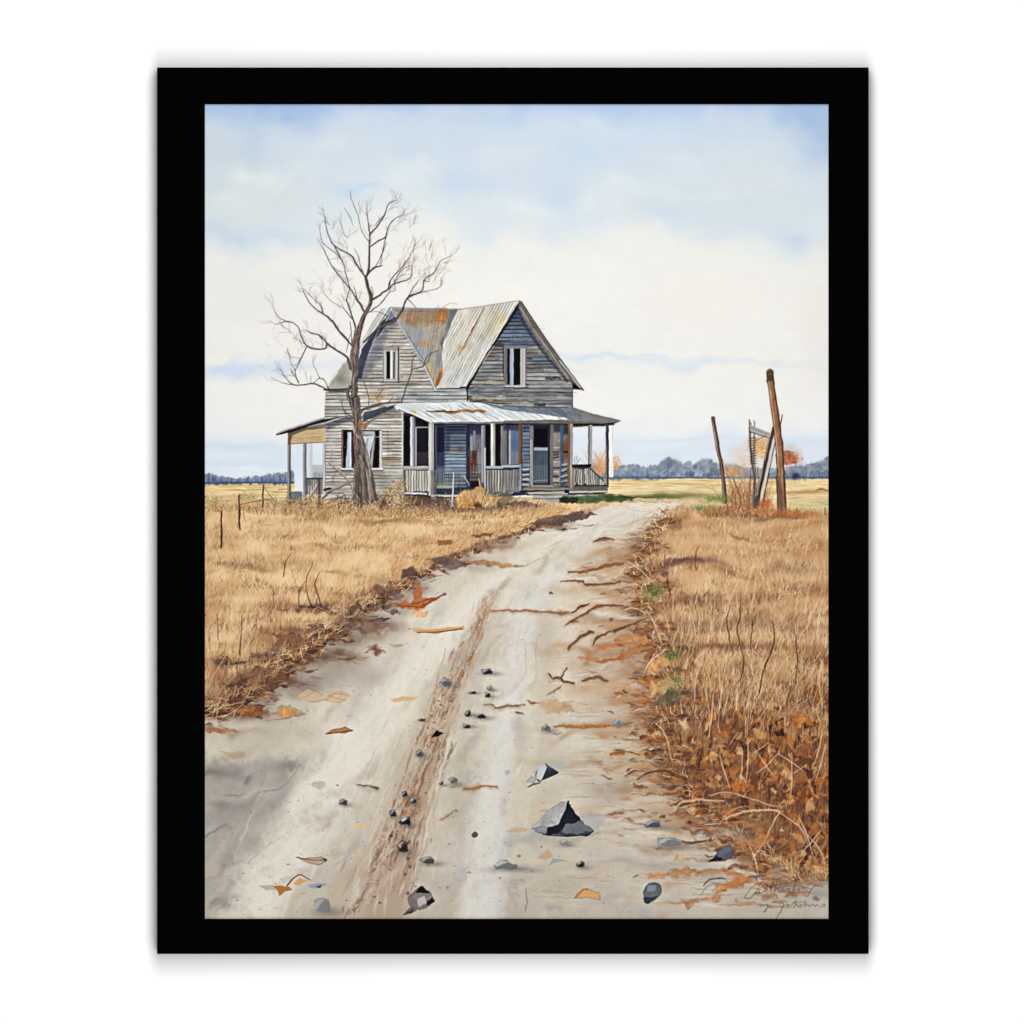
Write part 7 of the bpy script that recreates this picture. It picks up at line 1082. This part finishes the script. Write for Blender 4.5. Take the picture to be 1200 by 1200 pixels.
VX = VX.ravel().astype(np.float32); VY = VY.ravel().astype(np.float32); LC_ = np.concatenate([lin.reshape(-1, 3), np.ones((NX*NY, 1), np.float32)], 1)
fid = ids[:-1, :-1].astype(int)
def ink(name, mask, parent):
    j, i = np.nonzero(mask); a = j*NX+i
    q = np.stack([a+NX, a+NX+1, a+1, a], 1).ravel(); u, inv = np.unique(q, return_inverse=True)
    me = bpy.data.meshes.new(name); nf = len(a)
    co = np.stack([VX[u], np.full(len(u), SHEET, np.float32), VY[u]], 1).astype(np.float32)
    me.vertices.add(len(u)); me.vertices.foreach_set('co', co.ravel())
    me.loops.add(nf*4); me.loops.foreach_set('vertex_index', inv.astype(np.int32).ravel())
    me.polygons.add(nf); me.polygons.foreach_set('loop_start', np.arange(0, nf*4, 4, dtype=np.int32))
    ca = me.attributes.new('pigment', 'FLOAT_COLOR', 'POINT'); ca.data.foreach_set('color', LC_[u].ravel())
    me.update(calc_edges=True); me.materials.append(mp)
    o = bpy.data.objects.new(name, me); col.objects.link(o); o.parent = parent
    return o
x0, x1 = (238.2-CX)/1000-root_loc[0], (972.8-CX)/1000-root_loc[0]; zt, zb = CZ+(600-120.2)/1000-root_loc[2], CZ+(600-1078.8)/1000-root_loc[2]; ya, yb = SHEET+.0008, SHEET+.0025
sheet = mesh_obj('print', [(x0, ya, zb), (x1, ya, zb), (x1, ya, zt), (x0, ya, zt), (x0, yb, zb), (x1, yb, zb), (x1, yb, zt), (x0, yb, zt)],
                 [(0, 1, 2, 3), (5, 4, 7, 6), (4, 0, 3, 7), (1, 5, 6, 2), (3, 2, 6, 7), (4, 5, 1, 0)], mb, root)
tag(sheet, 'watercolour print of a weathered farmhouse at the end of a dirt track')
counts = np.bincount(fid.ravel(), minlength=len(NAMES))
for k, (nm, lb) in enumerate(NAMES):
    if counts[k] < 12: fid[fid == k] = SKY if counts[k] == 0 else ROAD
for k, (nm, lb) in enumerate(NAMES):
    mk_ = fid == k
    if not mk_.any(): continue
    o = ink(nm, mk_, sheet); tag(o, lb)

# lamps: two soft boxes in front of the wall, one above and one below
def lamp(name, loc, target, sx, sy, power, colr=(1, 1, 1)):
    d = bpy.data.lights.new(name, 'AREA'); d.shape = 'ELLIPSE'; d.size = sx; d.size_y = sy; d.energy = power; d.color = colr
    o = bpy.data.objects.new(name, d); col.objects.link(o); o.location = loc
    from mathutils import Vector
    o.rotation_euler = (Vector(target)-Vector(loc)).to_track_quat('-Z', 'Y').to_euler(); return o
lamp('softbox_above', (.04, -2.0, CZ+.85), (0.0, 0, CZ+.1), 1.15, 2.2, 40)
lamp('softbox_below', (.04, -2.0, CZ-.85), (0.0, 0, CZ-.1), 1.15, 2.2, 34)
wd = bpy.data.worlds.new('World'); bpy.context.scene.world = wd; wd.use_nodes = True
wd.node_tree.nodes['Background'].inputs['Color'].default_value = (1, 1, 1, 1); wd.node_tree.nodes['Background'].inputs['Strength'].default_value = 0.14

# camera
D = 9.0
cd = bpy.data.cameras.new('camera'); cam = bpy.data.objects.new('camera', cd); col.objects.link(cam)
cam.location = (0, FRONT-D, CZ); cam.rotation_euler = (math.pi/2, 0, 0)
cd.sensor_fit = 'HORIZONTAL'; cd.sensor_width = 36; cd.lens = 36*D/1.2; cd.clip_start = .1; cd.clip_end = 100
sc = bpy.context.scene; sc.camera = cam
sc.render.engine = 'CYCLES'
sc.view_settings.view_transform = 'Standard'; sc.view_settings.look = 'None'; sc.view_settings.exposure = 0; sc.view_settings.gamma = 1
try: sc.view_settings.use_curve_mapping = False
except Exception: pass
